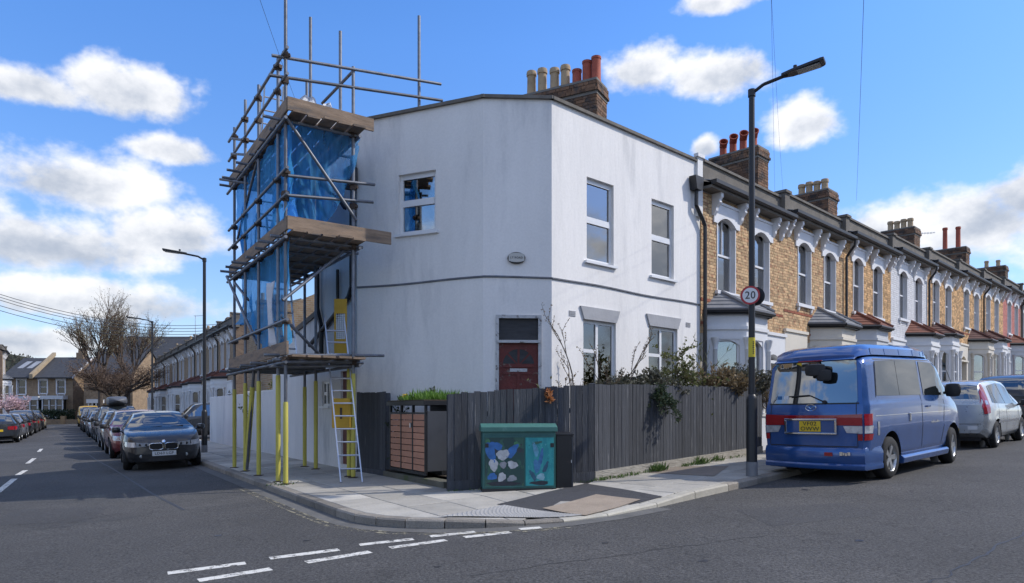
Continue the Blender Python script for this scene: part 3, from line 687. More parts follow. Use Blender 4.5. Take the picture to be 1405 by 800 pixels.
def stack(parent, M, lx, ly, z0, z1, pots, bm='sooty', corbel=True, name='chimney'):
    """lx along local x, ly along local y; origin at the near corner"""
    mb = MB(); mb.M = M; mb.box(.004, lx-.004, .004, ly-.004, z0, z1)
    if corbel: mb.box(-.05, lx+.05, -.05, ly+.05, z1-.23, z1-.17); mb.box(-.025, lx+.025, -.025, ly+.025, z1-.3, z1-.23)
    mb.box(-.02, lx+.02, -.02, ly+.02, z1, z1+.05)
    ch = mb.build(name, BR['mortar_dark'], parent)
    mb = MB()
    for MM_, ln in ((M,lx),(M @ Matrix.Translation((lx,0,0)) @ Matrix.Rotation(math.pi/2,4,'Z'),ly),(M @ Matrix.Translation((0,ly,0)) @ Matrix.Rotation(-math.pi/2,4,'Z'),ly),(M @ Matrix.Translation((lx,ly,0)) @ Matrix.Rotation(math.pi,4,'Z'),lx)):
        mb.M = MM_; top = z1
        brick_face(mb, 0, ln, z0, z1-(.16 if corbel else 0))
        if corbel:
            mb.M = MM_ @ Matrix.Translation((0,-.05,0)); brick_face(mb, -.05, ln+.05, z1-.235, z1-.16)
            mb.M = MM_ @ Matrix.Translation((0,-.03,0)); brick_face(mb, -.03, ln+.03, z1-.16, z1)
    struct(mb.build('brickwork', BR[bm], ch), 'stuff')
    for (x, y, h, r, m, style) in pots:
        mb = MB(); mb.M = M @ Matrix.Translation((x,y,z1+.04))
        if style == 'cowl':
            mb.lathe([(r*1.15,0),(r*1.05,.06),(r*.95,.1),(r*.9,h*.62)], 14)
            dz_ = (Vector((-.84,-.57,0))*.85+Vector((0,0,.53))).normalized(); mb.M = mb.M @ Matrix.Translation((0,0,h*.60)) @ dz_.to_track_quat('Z','Y').to_matrix().to_4x4()
            mb.lathe([(r*.8,-.06),(r*.98,.0),(r*1.0,h*.22),(r*1.15,h*.30),(r*1.15,h*.36),(r*.92,h*.36),(r*.85,h*.05),(.001,h*.03)], 16)
        elif style == 'roll':
            mb.lathe([(r*1.12,0),(r*1.12,.05),(r,.08),(r*.93,h-.12),(r*1.1,h-.11),(r*1.13,h-.05),(r*1.02,h),(r*.78,h),(r*.75,h-.2)], 14)
        else:
            mb.lathe([(r*1.15,0),(r*1.1,.06),(r,.08),(r*.96,h-.06),(r*1.06,h-.05),(r*1.06,h),(r*.8,h),(r*.78,h-.2)], 14)
        mb.build('chimney_pot', m, ch, smooth=True)
    return ch
MT['pot_buff'] = mat('buff_clay_pot', (.42,.31,.19), .85, .2, 6, col2=(.2,.15,.1), c2lo=.5, c2hi=.75)
MT['pot_red'] = mat('red_clay_pot', (.36,.085,.05), .8, .2, 6, col2=(.16,.05,.04), c2lo=.52, c2hi=.8)
cA = at(818,120,15.2); cB = at(713,120,16.1)
u = Vector((cA.x-cB.x, cA.y-cB.y)).normalized(); lx = (Vector((cA.x,cA.y))-Vector((cB.x,cB.y))).length
MS = HL @ Matrix(((u.x,-u.y,0,cB.x),(u.y,u.x,0,cB.y),(0,0,1,0),(0,0,0,1)))
ztop = EYE+(HY-112)/F*15.3
pots = []
for px, py, m, st in ((720,100,'pot_buff','roll'),(735,96.5,'pot_buff','roll'),(752,96,'pot_buff','roll'),(767,92,'pot_buff','roll'),(783,98,'pot_red','plain'),(797,86,'pot_red','plain'),(814,79,'pot_red','plain')):
    k = (px-CX)/F; a = (k*cB.y-cB.x)/(u.x-k*u.y); Y = cB.y+a*u.y+.3
    pots.append((max(.1,min(lx-.12,a+.02)), .3, max(.3, EYE+(HY-py)/F*Y-ztop-.04), .105, MT[m], st))
stack(house, MS, lx, .6, ROOF-.3, ztop, pots)
# side wall on the left street, lower rear addition and garden wall
sideW = MB(); sideW.M = fmat(PM_+UL*2.55, PM_)
MSd = fmat(PM_+UL*6.7, PM_); LSd = 6.7
def sd(t): return LSd-t
mb = MB(); mb.M = MSd
dop = [sd(.98), sd(.22), .3, 2.25]; sop = [sd(2.25), sd(1.72), 2.08-.55, 2.08]
wall_open(mb, sd(2.55), LSd, -.5, ROOF, [dop, sop], .1); mb.build('side_wall', MT['render2'], house)
mb = MB(); mb.M = MSd
mb.poly([(0,0,-.5),(sd(2.55),0,-.5),(sd(2.55),0,3.62),(0,0,3.05)]); mb.poly([(0,0,-.5),(0,0,3.05),(0,4,3.05),(0,4,-.5)]); mb.poly([(0,0,3.05),(sd(2.55),0,3.62),(sd(2.55),4,3.62),(0,4,3.05)])
mb.build('rear_addition', MT['render2'], house)
mb = MB(); mb.M = MSd; mb.prism([(0,-.05,3.05),(sd(2.55),-.05,3.62),(sd(2.55),-.05,3.74),(0,-.05,3.17)], (0,.4,0)); mb.build('verge', MT['coping'], house)
mb = MB(); mb.M = MSd; mb.box(sd(2.55)-.02, LSd+.04, -.055, .3, ROOF+.002, ROOF+.062); mb.build('coping', MT['coping'], house)
mb = MB(); mb.M = MSd; mb.box(dop[0], dop[1], .05, .09, dop[2], dop[3]); mb.build('side_door', mat('brown_red_door', (.13,.035,.025), .6, .2, 5), house)
w = casement(house, MSd, sop, inset=.03, split=.5, mull=.5, sill=True, fr_=.05)
# soil pipes on the side wall
for pts_, r in (([(sd(2.35),-.08,6.6),(sd(2.35),-.08,3.75),(sd(2.05),-.08,3.3),(sd(2.05),-.08,2.6)],.055), ([(sd(.12),-.07,5.4),(sd(.12),-.07,3.9),(sd(.3),-.07,3.72),(sd(1.9),-.07,3.25),(sd(2.9),-.09,2.95)],.05), ([(sd(1.0),-.06,4.4),(sd(1.0),-.06,3.62)],.035), ([(sd(.06),-.07,6.5),(sd(.06),-.07,5.2)],.05)):
    mb = MB(); mb.M = MSd; mb.path([Vector(q) for q in pts_], r, 8); mb.build('waste_pipe', MT['blackpipe'], house, smooth=True)
mb = MB(); mb.M = MSd; mb.box(sd(.2), sd(-.1), -.22, -.02, 5.85, 6.25); mb.build('rain_hopper', MT['blackpipe'], house, bevel=.02)
# rear brick wing glimpsed under the scaffold deck
rw = at(398,420,24.5)
MRW = HL @ Matrix(((.8426,.5386,0,rw.x-.6),(.5386,-.8426,0,rw.y),(0,0,1,0),(0,0,0,1)))
mb = MB(); mb.M = MRW; mb.prism([(0,0,-.3),(3,0,-.3),(3,0,6.4),(0,0,4.9)], (0,-4,0)); mb.build('rear_wing', brick_mat('wing_brick', (.32,.22,.12), (.22,.14,.075), (.3,.27,.22)), house)
# rainwater hopper and pipes at the party line with the brick terrace
a0 = wallpt(953,262,P1,uW)[0]; mb = MB(); mb.M = MW
mb.box(lenW-.18, lenW+.03, -.06, .02, 5.9, 7.3); mb.box(lenW-.22, lenW+.06, -.1, .02, 7.26, 7.34); mb.build('pilaster', MT['render2'], house)
mb = MB(); mb.M = MW; mb.prism([(lenW-.42,-.2,6.45),(lenW-.2,-.2,6.45),(lenW-.14,-.2,6.75),(lenW-.48,-.2,6.75)], (0,.18,0))
mb.path([Vector(q) for q in ((lenW-.3,-.1,6.5),(lenW-.3,-.1,6.1),(lenW-.05,-.1,5.85),(lenW+.06,-.1,5.7),(lenW+.06,-.1,.6))], .045, 8)
mb.build('downpipe', MT['blackpipe'], house)

# garden wall along the left street
gw0 = PM_+UL*6.72; gw = thing('garden_wall', 'white rendered garden wall along the side street pavement', 'wall', (gw0.x, gw0.y, zg(gw0.x,gw0.y)), math.atan2(UL.y,UL.x))
zb = zg(gw0.x,gw0.y)
mb = MB(); mb.box(0, 3.2, -.22, 0, -.4, 2.02-zb); mb.box(3.32, 9.9, -.22, 0, -.4, 1.98-zb); mb.build('wall_panel', MT['render2'], gw, bevel=.015)
mb = MB(); mb.box(3.16, 3.36, -.26, .03, -.4, 2.06-zb); mb.build('pier', MT['lintel'], gw)
mb = MB(); mb.box(9.6, 9.9, -4.2, -.22, -.4, 1.98-zb); mb.build('return_wall', MT['render2'], gw)

# ------------------------------------------------------------------ garden, fence, bin store
FC = Vector((1.31,11.26)); FL = Vector((-.97,10.58)); FB = Vector((-2.33,13.03)); FE = FC+UR*5.73
mb = MB(); zs = lambda v, h=.22: (v.x, v.y, zg(v.x,v.y)+h)
fcen = [PM_+Vector((.05,-.03)), FB, Vector((-2.2,12.7)), FL+Vector((.3,.5)), FC+Vector((-.03,.08)), FE+Vector((-.06,.06)), P2, P1, P0]
mb.poly([zs(v) for v in fcen]); struct(mb.build('garden_soil', MT['soil']))
PLANKS = []
for k in range(8):
    w_, t_ = .098, .018; mb = MB(); tl = random.uniform(-.006,.006); n_ = 5; bow = random.uniform(-.006,.006)
    for i in range(n_):   # slightly bowed board
        z0_, z1_ = i/n_, (i+1)/n_; b0 = bow*math.sin(math.pi*z0_); b1 = bow*math.sin(math.pi*z1_)
        mb.prism([(0,b0-t_-.001,z0_),(w_,b0-t_+.002,z0_),(w_,b0,z0_),(0,b0,z0_)], (tl/n_, b1-b0, z1_-z0_))
    me = mb.mesh('plank'); me.materials.append(MT['fence']); PLANKS.append(me)
def fence_run(parent, A, B, h_base, top_a, top_b, parentM):
    d = (B-A); ln = d.length; u = d.normalized(); ang = math.atan2(u.y,u.x); n_ = int(ln/.102)
    inv = parentM.inverted()
    for i in range(n_):
        s = i*ln/n_; p = A+u*s; z0_ = zg(p.x,p.y)+h_base; zt = top_a+(top_b-top_a)*s/ln+random.uniform(-.012,.012)
        o = bpy.data.objects.new('plank', PLANKS[random.randrange(8)]); COL.objects.link(o); o.parent = parent
        Mw = Matrix.Translation((p.x,p.y,z0_)) @ Matrix.Rotation(ang+random.uniform(-.01,.01),4,'Z') @ Matrix.Rotation(random.uniform(-.004,.004),4,'Y') @ Matrix.Diagonal((ln/n_/.102*1.0,1,zt-z0_,1))
        o.matrix_local = inv @ Mw
    # rails and posts behind
    def rail(name, m, y0, y1, za, zb_, relz=True):
        mb = MB(); mb.M = inv
        q = Vector((-u.y,u.x)); a0_, b0_ = A+q*y0, B+q*y0; a1_, b1_ = A+q*y1, B+q*y1
        zz = lambda v, h: zg(v.x,v.y)+h
        pts_ = [(a0_.x,a0_.y,zz(A,za)),(b0_.x,b0_.y,zz(B,za)),(b1_.x,b1_.y,zz(B,za)),(a1_.x,a1_.y,zz(A,za))]
        i0 = [mb.p(*v) for v in pts_]; i1 = [mb.p(v[0],v[1],v[2]+zb_-za) for v in pts_]
        mb.face(i0[::-1]); mb.face(i1)
        for k in range(4): mb.face((i0[k],i0[(k+1)%4],i1[(k+1)%4],i1[k]))
        return mb.build(name, m, parent)
    rail('rail', MT['fence'], .012, .05, .35, .43); rail('rail', MT['fence'], .012, .05, 1.2, 1.28)
    return rail
fence = thing('timber_fence', 'dark weathered close-board fence wrapping the corner garden', 'fence', (FC.x,FC.y,zg(FC.x,FC.y)))
FMx = Matrix.Translation((FC.x,FC.y,zg(FC.x,FC.y)))
rl = fence_run(fence, FC, FE, .24, 1.845, 1.93, FMx); rl('gravel_board', MT['gravelboard'], -.035, .02, .09, .255)
rl = fence_run(fence, FL, FC, .24, 1.672, 1.84, FMx); rl('gravel_board', MT['fence'], -.03, .02, .08, .25)
def post(P, top, parent, M, w=.09):
    mb = MB(); mb.M = M.inverted(); z = zg(P.x,P.y); mb.cbox(P.x-w/2, P.x+w/2, P.y-w/2, P.y+w/2, z, top, .01); mb.build('post', MT['fence'], parent)
for s in (.06, 1.9, 3.8, 5.6): post(FC+UR*s-NR*.09, 1.86+s*.013, fence, FMx)
post(FL+Vector((.03,.07)), 1.66, fence, FMx); post(Vector((.1,10.98)), 1.72, fence, FMx)
fence2 = thing('timber_fence', 'short dark fence panel between ladder and bin store', 'fence', (FB.x,FB.y,zg(FB.x,FB.y)))
FM2 = Matrix.Translation((FB.x,FB.y,zg(FB.x,FB.y)))
rl = fence_run(fence2, PM_+Vector((.02,-.06)), FB, .12, 1.78, 1.765, FM2); rl('gravel_board', MT['fence'], -.03, .02, .08, .2)
post(FB+Vector((.02,.06)), 1.75, fence2, FM2)
# concrete edging and bin store
ub = (Vector((-1.38,11.46))-Vector((-2.2,12.78))).normalized()
bo = Vector((-2.22,12.80)); bz = zg(-1.8,12.1)
bins = thing('bin_store', 'grey bin store with terracotta slats and planted roof', 'bin store', (bo.x,bo.y,bz), math.atan2(ub.y,ub.x))
bw, bd, b0, bh = 1.50, .85, .24, 1.42
mb = MB(); mb.box(-.25, bw+.75, -.03, .2, -.1, .2); mb.build('plinth', mat('mossy_concrete', (.12,.115,.09), .95, .3, 4, bump=.5, col2=(.06,.075,.03), c2lo=.5, c2hi=.7), bins)
mb = MB()
for x in (0, bw/3, 2*bw/3, bw): mb.box(x-.02, x+.02, 0, .04, b0, bh)
mb.box(-.02, bw+.02, .002, .04, b0, b0+.05); mb.box(-.02, bw+.02, .002, .04, bh-.17, bh-.14); mb.box(-.02, bw+.02, bd-.04, bd, b0, bh); mb.build('frame', MT['black'], bins)
for c in range(3):
    for r_ in range(9):
        z = b0+.065+r_*.106; mb = MB(); mb.box(c*bw/3+.024, (c+1)*bw/3-.024, .006, .026, z, z+.094); mb.build('slat', MT['terracotta'], bins)
mb = MB(); mb.box(bw-.0, bw+.022, .04, bd-.04, b0+.07, bh-.12); mb.build('side_panel', MT['darkgrey'], bins)
mb = MB(); mb.box(-.05, bw+.06, -.05, bd+.05, bh-.02, bh+.05); mb.build('roof_tray', MT['black'], bins)
mb = MB(); mb.box(-.02, bw+.02, .3, bd-.05, b0, b0+.9); mb.build('back_panel', MT['black'], bins)
mb = MB(); mb.box(-.03, bw+.04, -.03, bd+.03, bh+.05, bh+.07); mb.build('soil', MT['soil'], bins)
mb = MB(); mb.tube((2*bw/3-.05,-.02,1.1), (2*bw/3-.05,-.02,1.02), .012); mb.box(2*bw/3-.07, 2*bw/3-.03, -.012, .006, 1.03, 1.1); mb.build('padlock', mat('steel', (.5,.5,.5), .3, .1, 5, metal=1), bins)
BINS = (bo, ub, bw, bd, bz+bh+.07)
# ------------------------------------------------------------------ brick terrace
MT['white'] = mat('white_masonry_paint', (.70,.705,.71), .7, .07, 2, bump=.1, col2=(.55,.55,.54), c2lo=.55, c2hi=.8, fine=.03)
MT['whitetrim'] = mat('white_trim', (.72,.72,.73), .55, .05, 4)
MT['cream'] = mat('cream_masonry_paint', (.66,.61,.52), .75, .1, 2, bump=.1, col2=(.5,.46,.4), c2lo=.55, c2hi=.8)
MT['palegrey'] = mat('pale_grey_masonry_paint', (.56,.57,.58), .75, .08, 2, bump=.1, col2=(.45,.45,.44), c2lo=.55, c2hi=.8)
MT['slate'] = mat('slate_roof', (.05,.052,.058), .7, .3, 3, (1,1,1), bump=.3, fine=.2)
MT['upstand'] = mat('rendered_upstand', (.155,.14,.12), .92, .3, 2.5, bump=.3, fine=.12)
MT['lead'] = mat('lead_flashing', (.32,.33,.35), .5, .2, 3)
MT['baygrey'] = mat('grey_slate_bay', (.20,.205,.215), .75, .2, 5, fine=.15)
MT['bayred'] = mat('red_tile_bay', (.21,.075,.045), .8, .3, 5, fine=.2, col2=(.09,.04,.035), c2lo=.5, c2hi=.7)
MT['baybrown'] = mat('brown_tile_bay', (.115,.05,.04), .8, .3, 5, fine=.2)
MT['redbrick'] = mat('red_brick_band', (.30,.095,.05), .9, .2, 9, frnd=.25, bump=.3)
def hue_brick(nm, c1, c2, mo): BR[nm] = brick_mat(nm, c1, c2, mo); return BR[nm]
hue_brick('b_stock', (.50,.35,.18), (.36,.22,.11), (.42,.38,.30))
hue_brick('b_orange', (.52,.33,.14), (.44,.25,.10), (.42,.37,.28))
hue_brick('b_white', (.70,.70,.71), (.64,.64,.65), (.58,.58,.59))
hue_brick('b_pink', (.50,.20,.17), (.44,.16,.14), (.40,.26,.23))
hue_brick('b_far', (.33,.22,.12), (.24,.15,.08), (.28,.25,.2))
hue_brick('b_dark', (.20,.13,.08), (.14,.085,.055), (.18,.16,.13))

def arch_fill(mb, x0, x1, zs_, zc, zt, y0, y1, n=8):
    """white head piece: rectangle zs_..zt with a segmental arch (springing zs_, crown zc) cut out of it"""
    for i in range(n):
        a, b = x0+(x1-x0)*i/n, x0+(x1-x0)*(i+1)/n
        fz = lambda x: zs_+(zc-zs_)*(1-((x-(x0+x1)/2)/((x1-x0)/2))**2)
        mb.prism([(a,y0,fz(a)),(b,y0,fz(b)),(b,y0,zt),(a,y0,zt)], (0,y1-y0,0))
def bracket(mb, x, z1, w_=.11, h=.5, d=.26):
    pr = [(0,z1),(-d,z1),(-d,z1-.1),(-d*.8,z1-.16),(-d*.85,z1-.22),(-d*.5,z1-.32),(-d*.45,z1-.4),(-d*.2,z1-h),(0,z1-h)]
    mb.prism([(x-w_/2,y,z) for y,z in pr], (w_,0,0))
def sash(parent, M, r, y=.10, bar=False, curtain=None, name='window', rooms=True, sill=True, low=False):
    x0,x1,z0,z1 = r; mb = MB(); mb.M = M; f = .055; zm = (z0+z1)/2
    mb.box(x0,x0+f,y,y+.08,z0,z1); mb.box(x1-f,x1,y,y+.08,z0,z1); mb.box(x0+f,x1-f,y+.001,y+.08,z1-f,z1); mb.box(x0+f,x1-f,y+.001,y+.08,z0,z0+f*1.3); mb.box(x0+f,x1-f,y-.012,y+.06,zm-.025,zm+.025)
    if bar: mb.box((x0+x1)/2-.012,(x0+x1)/2+.012,y-.002,y+.05,zm+.025,z1-f)
    w = mb.build(name, MT['whitetrim'], parent)
    for c,d in ((z0+f,zm-.02),(zm+.02,z1-f)):
        q = MB(); q.M = M; q.box(x0+f,x1-f,y+.03,y+.038,c,d); q.build('pane', MT['glassd'] if low else MT['glass'], w)
    if sill:
        q = MB(); q.M = M; q.box(x0-.08,x1+.08,-.09,y,z0-.09,z0-.004)
        for s in (x0-.02,x1-.06): q.prism([(s,-.075,z0-.09),(s,-.01,z0-.09),(s,-.01,z0-.24),(s,-.05,z0-.2)], (.08,0,0))
        q.build('sill', MT['whitetrim'], w)
    if not low:
        q = MB(); q.M = M; q.poly([(x0,y+.5,z0),(x1,y+.5,z0),(x1,y+.5,z1),(x0,y+.5,z1)])
        for xx in (x0,x1): q.poly([(xx,y+.08,z0),(xx,y+.5,z0),(xx,y+.5,z1),(xx,y+.08,z1)])
        for zz in (z0,z1): q.poly([(x0,y+.08,zz),(x1,y+.08,zz),(x1,y+.5,zz),(x0,y+.5,zz)])
        q.build('room_behind', MT['room'], w)
        if curtain: roller(w, M, r, curtain[0], curtain[1], curtain[2], y+.12)
    return w
def colonnette(mb, x, y, z0, z1, r=.06):
    old = mb.M; T = Matrix.Translation((x,y,0)); 
    mb.lathe([(r*1.3,z0),(r*1.3,z0+.06),(r,z0+.1),(r*.92,z1-.3),(r*1.2,z1-.28),(r*1.0,z1-.25),(r*1.1,z1-.2),(r*1.7,z1-.05),(r*1.9,z1-.03),(r*1.9,z1)], 10, T)
def terrace_house(label, loc, rz, w=4.4, mirror=False, brick='b_stock', bayroof='baygrey', detail=2, group=None, chimney_pots='buff', near_brick=False, curtains=(None,None), stackpos=None, sm='whitetrim', dishes=False, roof_h=1.75, bay_m='white'):
    h = thing('terrace_house', label, 'house', loc, rz, group)
    Mi = Matrix.Identity(4)
    X = (lambda x: w-x) if mirror else (lambda x: x)
    def xr(a, b): return (min(X(a),X(b)), max(X(a),X(b)))
    EA = 6.1; low = detail < 2
    ups = [(*xr(.72,1.62),3.82,5.62), (*xr(2.55,3.45),3.82,5.62)]
    porch = (*xr(3.02,4.22),-.2,2.62)
    bay_o = (*xr(.28,2.6),-.2,3.2)
    mb = MB(); wall_open(mb, 0, w, -1.2, EA+.02, ups+[porch,bay_o], .16)
    wall = mb.build('wall', (BR['mortar'] if near_brick in ('stock','orange') else BR[brick]) if near_brick else BR[brick], h)
    if near_brick:
        mb = MB(); brick_face(mb, 0, w, 2.75, EA, ups+[porch,(bay_o[0],bay_o[1],-.2,3.42)]); struct(mb.build('brickwork', BR[near_brick], wall), 'stuff')
        mb = MB()
        for z in ((3.5, 2.95) if near_brick in ('stock','orange') else ()):
            x = 0
            while x < w-.05:
                a, b = x, min(x+.215, w)
                if not any(o[0]-.02 < (a+b)/2 < o[1]+.02 and o[2] < z+.04 < o[3] for o in ups+[porch,bay_o]): mb.cur = random.random(); mb.box(a, b, -.022, .0, z, z+.066, skip='k')
                x += .225
        mb.f and struct(mb.build('red_brick_band', MT['redbrick'], wall), 'stuff')
    elif detail == 2 and brick in ('b_stock','b_orange'):
        mb = MB(); mb.box(0, w, -.012, 0, 3.5, 3.57); mb.box(0,w,-.012,0,2.95,3.02); mb.build('red_brick_band', MT['redbrick'], wall)
    # gable / party sides and rear
    mb = MB()
    for x in (0.003, w-.003): mb.poly([(x,0,-1.2),(x,7.8,-1.2),(x,7.8,EA),(x,3.9,EA+roof_h),(x,0,EA)])
    mb.poly([(0,7.8,-1.2),(w,7.8,-1.2),(w,7.8,EA),(0,7.8,EA)]); mb.build('side_wall', BR['b_dark'] if low else BR['b_stock'], h)
    # windows and white stone heads
    for i, r in enumerate(ups):
        sash(h, Mi, r, bar=(i == 0 and near_brick), curtain=curtains[i % len(curtains)], low=low)
        mb = MB(); x0,x1 = r[0]-.17, r[1]+.17
        arch_fill(mb, r[0], r[1], r[3]-.2, r[3]-.02, r[3]+.26, -.05, .09); mb.box(x0, r[0], -.05, .0, r[3]-.2, r[3]+.26); mb.box(r[1], x1, -.05, .0, r[3]-.2, r[3]+.26)
        mb.box(r[0]-.006, r[0]+.025, -.03, .1, r[2], r[3]-.2); mb.box(r[1]-.025, r[1]+.006, -.03, .1, r[2], r[3]-.2)
        mb.box(x0, x1, -.075, 0, r[3]+.26, r[3]+.32)
        mb.build('window_head', MT[sm], h)
        if detail == 2 or True:
            for x in (x0-.0, x1): 
                mb = MB(); bracket(mb, x, EA-.03); mb.build('eaves_bracket', MT[sm], h)
    mb = MB(); bracket(mb, X(w-.22), EA-.03); mb.build('eaves_bracket', MT[sm], h)
    mb = MB(); mb.box(0, w, -.30, 0, EA-.03, EA+.03); mb.build('soffit', MT['upstand'] if detail == 2 else MT['slate'], h)
    mb = MB(); mb.prism([(0,-.42,EA+.14),(0,-.42,EA+.06),(0,-.37,EA+.032),(0,-.29,EA+.032),(0,-.28,EA+.14)], (w,0,0)); mb.build('gutter', MT['blackpipe'], h)
    mb = MB(); n_ = 14 if detail == 2 else 7
    for i in range(n_):       # overlapping slate courses
        y0, y1 = -.3+(3.9+.3)*i/n_, -.3+(3.9+.3)*(i+1)/n_; z0, z1 = EA+.06+(roof_h-.06)*i/n_, EA+.06+(roof_h-.06)*(i+1)/n_
        mb.poly([(0,y0,z0+.02),(w,y0,z0+.02),(w,y1+.05,z1+.01),(0,y1+.05,z1+.01)]); mb.poly([(0,y0,z0-.005),(w,y0,z0-.005),(w,y0,z0+.02),(0,y0,z0+.02)])
    mb.poly([(0,3.9,EA+roof_h),(w,3.9,EA+roof_h),(w,7.9,EA),(0,7.9,EA)])
    rf = mb.build('roof', MT['slate'], h)
    mb = MB(); mb.box(0, w, 3.8, 4.0, EA+roof_h-.02, EA+roof_h+.07); mb.build('ridge', MT['slate'], rf)
    if detail == 2: mb = MB(); mb.prism([(0,-.285,EA+.13),(0,-.1,EA+.185),(0,-.1,EA+.2),(0,-.285,EA+.145)], (w,0,0)); mb.build('flashing', MT['lead'], rf)
    # party wall upstand with a block at the eaves
    mb = MB(); sl = roof_h/3.9
    mb.prism([(w-.13,-.12,EA+.05),(w-.13,3.9,EA+roof_h+.0),(w-.13,3.9,EA+roof_h+.30),(w-.13,.25,EA+.75),(w-.13,.0,EA+.75)], (.26,0,0)); mb.build('party_upstand', MT['upstand'], rf)
    mb = MB(); mb.box(w-.14, w+.14, -.12, .30, EA+.03, EA+.80); mb.box(w-.18, w+.18, -.17, .34, EA+.80, EA+.87); mb.build('upstand_block', MT['upstand'], rf)
    mb = MB(); mb.box(.16, w-.16, .02, .26, EA+.1, EA+.66); pp = mb.build('parapet', MT['upstand'], rf); mb = MB(); mb.box(.16, w-.16, -.03, .31, EA+.66, EA+.72); mb.build('parapet_coping', MT['coping'], rf)
    # downpipe
    if mirror:
        mb = MB(); mb.path([Vector(q) for q in ((w-.02,-.36,EA+.05),(w-.02,-.34,EA-.12),(w-.02,-.09,EA-.45),(w-.02,-.09,0))], .04, 7); mb.build('downpipe', MT['blackpipe'], h)
    # canted bay
    a, b = bay_o[0], bay_o[1]; p = .68
    pts_ = [Vector((a,0)), Vector((a+p*.92,-p)), Vector((b-p*.92,-p)), Vector((b,0))]
    bay = None
    for i in range(3):
        A, B = pts_[i], pts_[i+1]; u = (B-A).normalized(); ln = (B-A).length
        MF = Matrix(((u.x,-u.y,0,A.x),(u.y,u.x,0,A.y),(0,0,1,0),(0,0,0,1)))
        wd = min(.62, ln-.24); r = [ln/2-wd/2, ln/2+wd/2, .95, 2.62]
        mb = MB(); mb.M = MF; wall_open(mb, 0, ln, -1.2, 3.2, [r], .1); arch_fill(mb, r[0], r[1], r[3]-.16, r[3]-.02, r[3], .02, .09)
        mb.box(-.01, ln+.01, -.035, 0, 2.84, 2.92); mb.box(-.01, ln+.01, -.03, 0, .8, .88)
        if bay is None: bay = mb.build('bay', MT[bay_m], h)
        else: mb.build('bay_side', MT[bay_m], bay)
        w_ = sash(bay, MF, r, y=.06, sill=False, low=low, curtain=(random.choice((0,.45)),1,MT[random.choice(('blind','curtain','shade'))]), name='bay_window')
    for q in pts_[1:3]: mb = MB(); colonnette(mb, q.x, q.y-.03, .88, 2.66, .055); mb.build('column', MT[bay_m], bay, smooth=True)
    for q in (pts_[0], pts_[3]): mb = MB(); colonnette(mb, q.x+(.12 if q is pts_[0] else -.12), -.16, .88, 2.66, .05); mb.build('column', MT[bay_m], bay, smooth=True)
    e = .13; ov = [Vector((a-.16,0)), Vector((a+p*.92-.08,-p-e)), Vector((b-p*.92+.08,-p-e)), Vector((b+.16,0))]; cA_, cB_ = Vector((a+.55,0)), Vector((b-.55,0))
    mb = MB(); zt, ze = 3.82, 3.32
    nn = 5
    def band(P, Q, S, T):    # tile courses with a small step each
        for k in range(nn):
            t0, t1 = k/nn, (k+1)/nn
            pa, pb = P.lerp(S,t0), Q.lerp(T,t0); pc, pd = P.lerp(S,t1), Q.lerp(T,t1); z0, z1 = ze+(zt-ze)*t0, ze+(zt-ze)*t1
            mb.poly([(pa.x,pa.y,z0+.022),(pb.x,pb.y,z0+.022),(pd.x,pd.y,z1),(pc.x,pc.y,z1)]); mb.poly([(pa.x,pa.y,z0-.004),(pb.x,pb.y,z0-.004),(pb.x,pb.y,z0+.022),(pa.x,pa.y,z0+.022)])
    band(ov[0], ov[1], cA_, cA_); band(ov[1], ov[2], cA_, cB_); band(ov[2], ov[3], cB_, cB_)
    br = mb.build('bay_roof', MT[bayroof], bay)
    for q, c in ((ov[1],cA_),(ov[2],cB_)): mb = MB(); mb.tube((q.x,q.y,ze+.04),(c.x,c.y,zt+.02),.045,n=6); mb.build('hip', MT[bayroof], br)
    mb = MB()
    for A, B in zip(ov, ov[1:]):
        mb.tube((A.x,A.y,ze-.045),(B.x,B.y,ze-.045),.05,n=8)
        d = (B-A).normalized(); n_ = Vector((-d.y,d.x)); 
        mb.prism([(A.x+n_.x*.05,A.y+n_.y*.05,ze-.13),(B.x+n_.x*.05,B.y+n_.y*.05,ze-.13),(B.x+n_.x*.05,B.y+n_.y*.05,ze),(A.x+n_.x*.05,A.y+n_.y*.05,ze)], (n_.x*.02,n_.y*.02,0))
    mb.build('bay_gutter', MT['blackpipe'], bay)
    # recessed porch with its own arch and door
    x0,x1 = porch[0], porch[1]
    mb = MB(); arch_fill(mb, x0+.1, x1-.1, 2.2, 2.45, 2.95, -.06, .12); mb.box(x0-.12, x0+.1, -.06, .12, -1.2, 2.95); mb.box(x1-.1, x1+.12, -.06, .12, -1.2, 2.95); mb.box(x0-.14, x1+.14, -.1, 0, 2.2, 2.28); mb.box(x0-.14,x1+.14,-.1,.0,2.95,3.03)
    po = mb.build('porch', MT[bay_m], h)
    mb = MB()
    for x in (x0,x1): mb.poly([(x,.16,-1),(x,1.1,-1),(x,1.1,2.62),(x,.16,2.62)])
    mb.poly([(x0,.16,2.62),(x1,.16,2.62),(x1,1.1,2.62),(x0,1.1,2.62)]); mb.build('porch_lining', MT[bay_m], po)
    mb = MB(); mb.box(x0,x1,1.1,1.16,-1,2.62); mb.build('front_door', mat('door_paint', random.choice(((.03,.05,.09),(.12,.03,.03),(.03,.06,.04),(.3,.3,.3))), .5, .1, 4), h)
    if detail == 2:
        mb = MB(); mb.box(0, w*.62 if not mirror else w, -2.0, -1.85, -1.2, .72); mb.box(0,w*.62 if not mirror else w,-2.03,-1.82,.72,.79); mb.build('front_wall', BR['b_stock'], h)
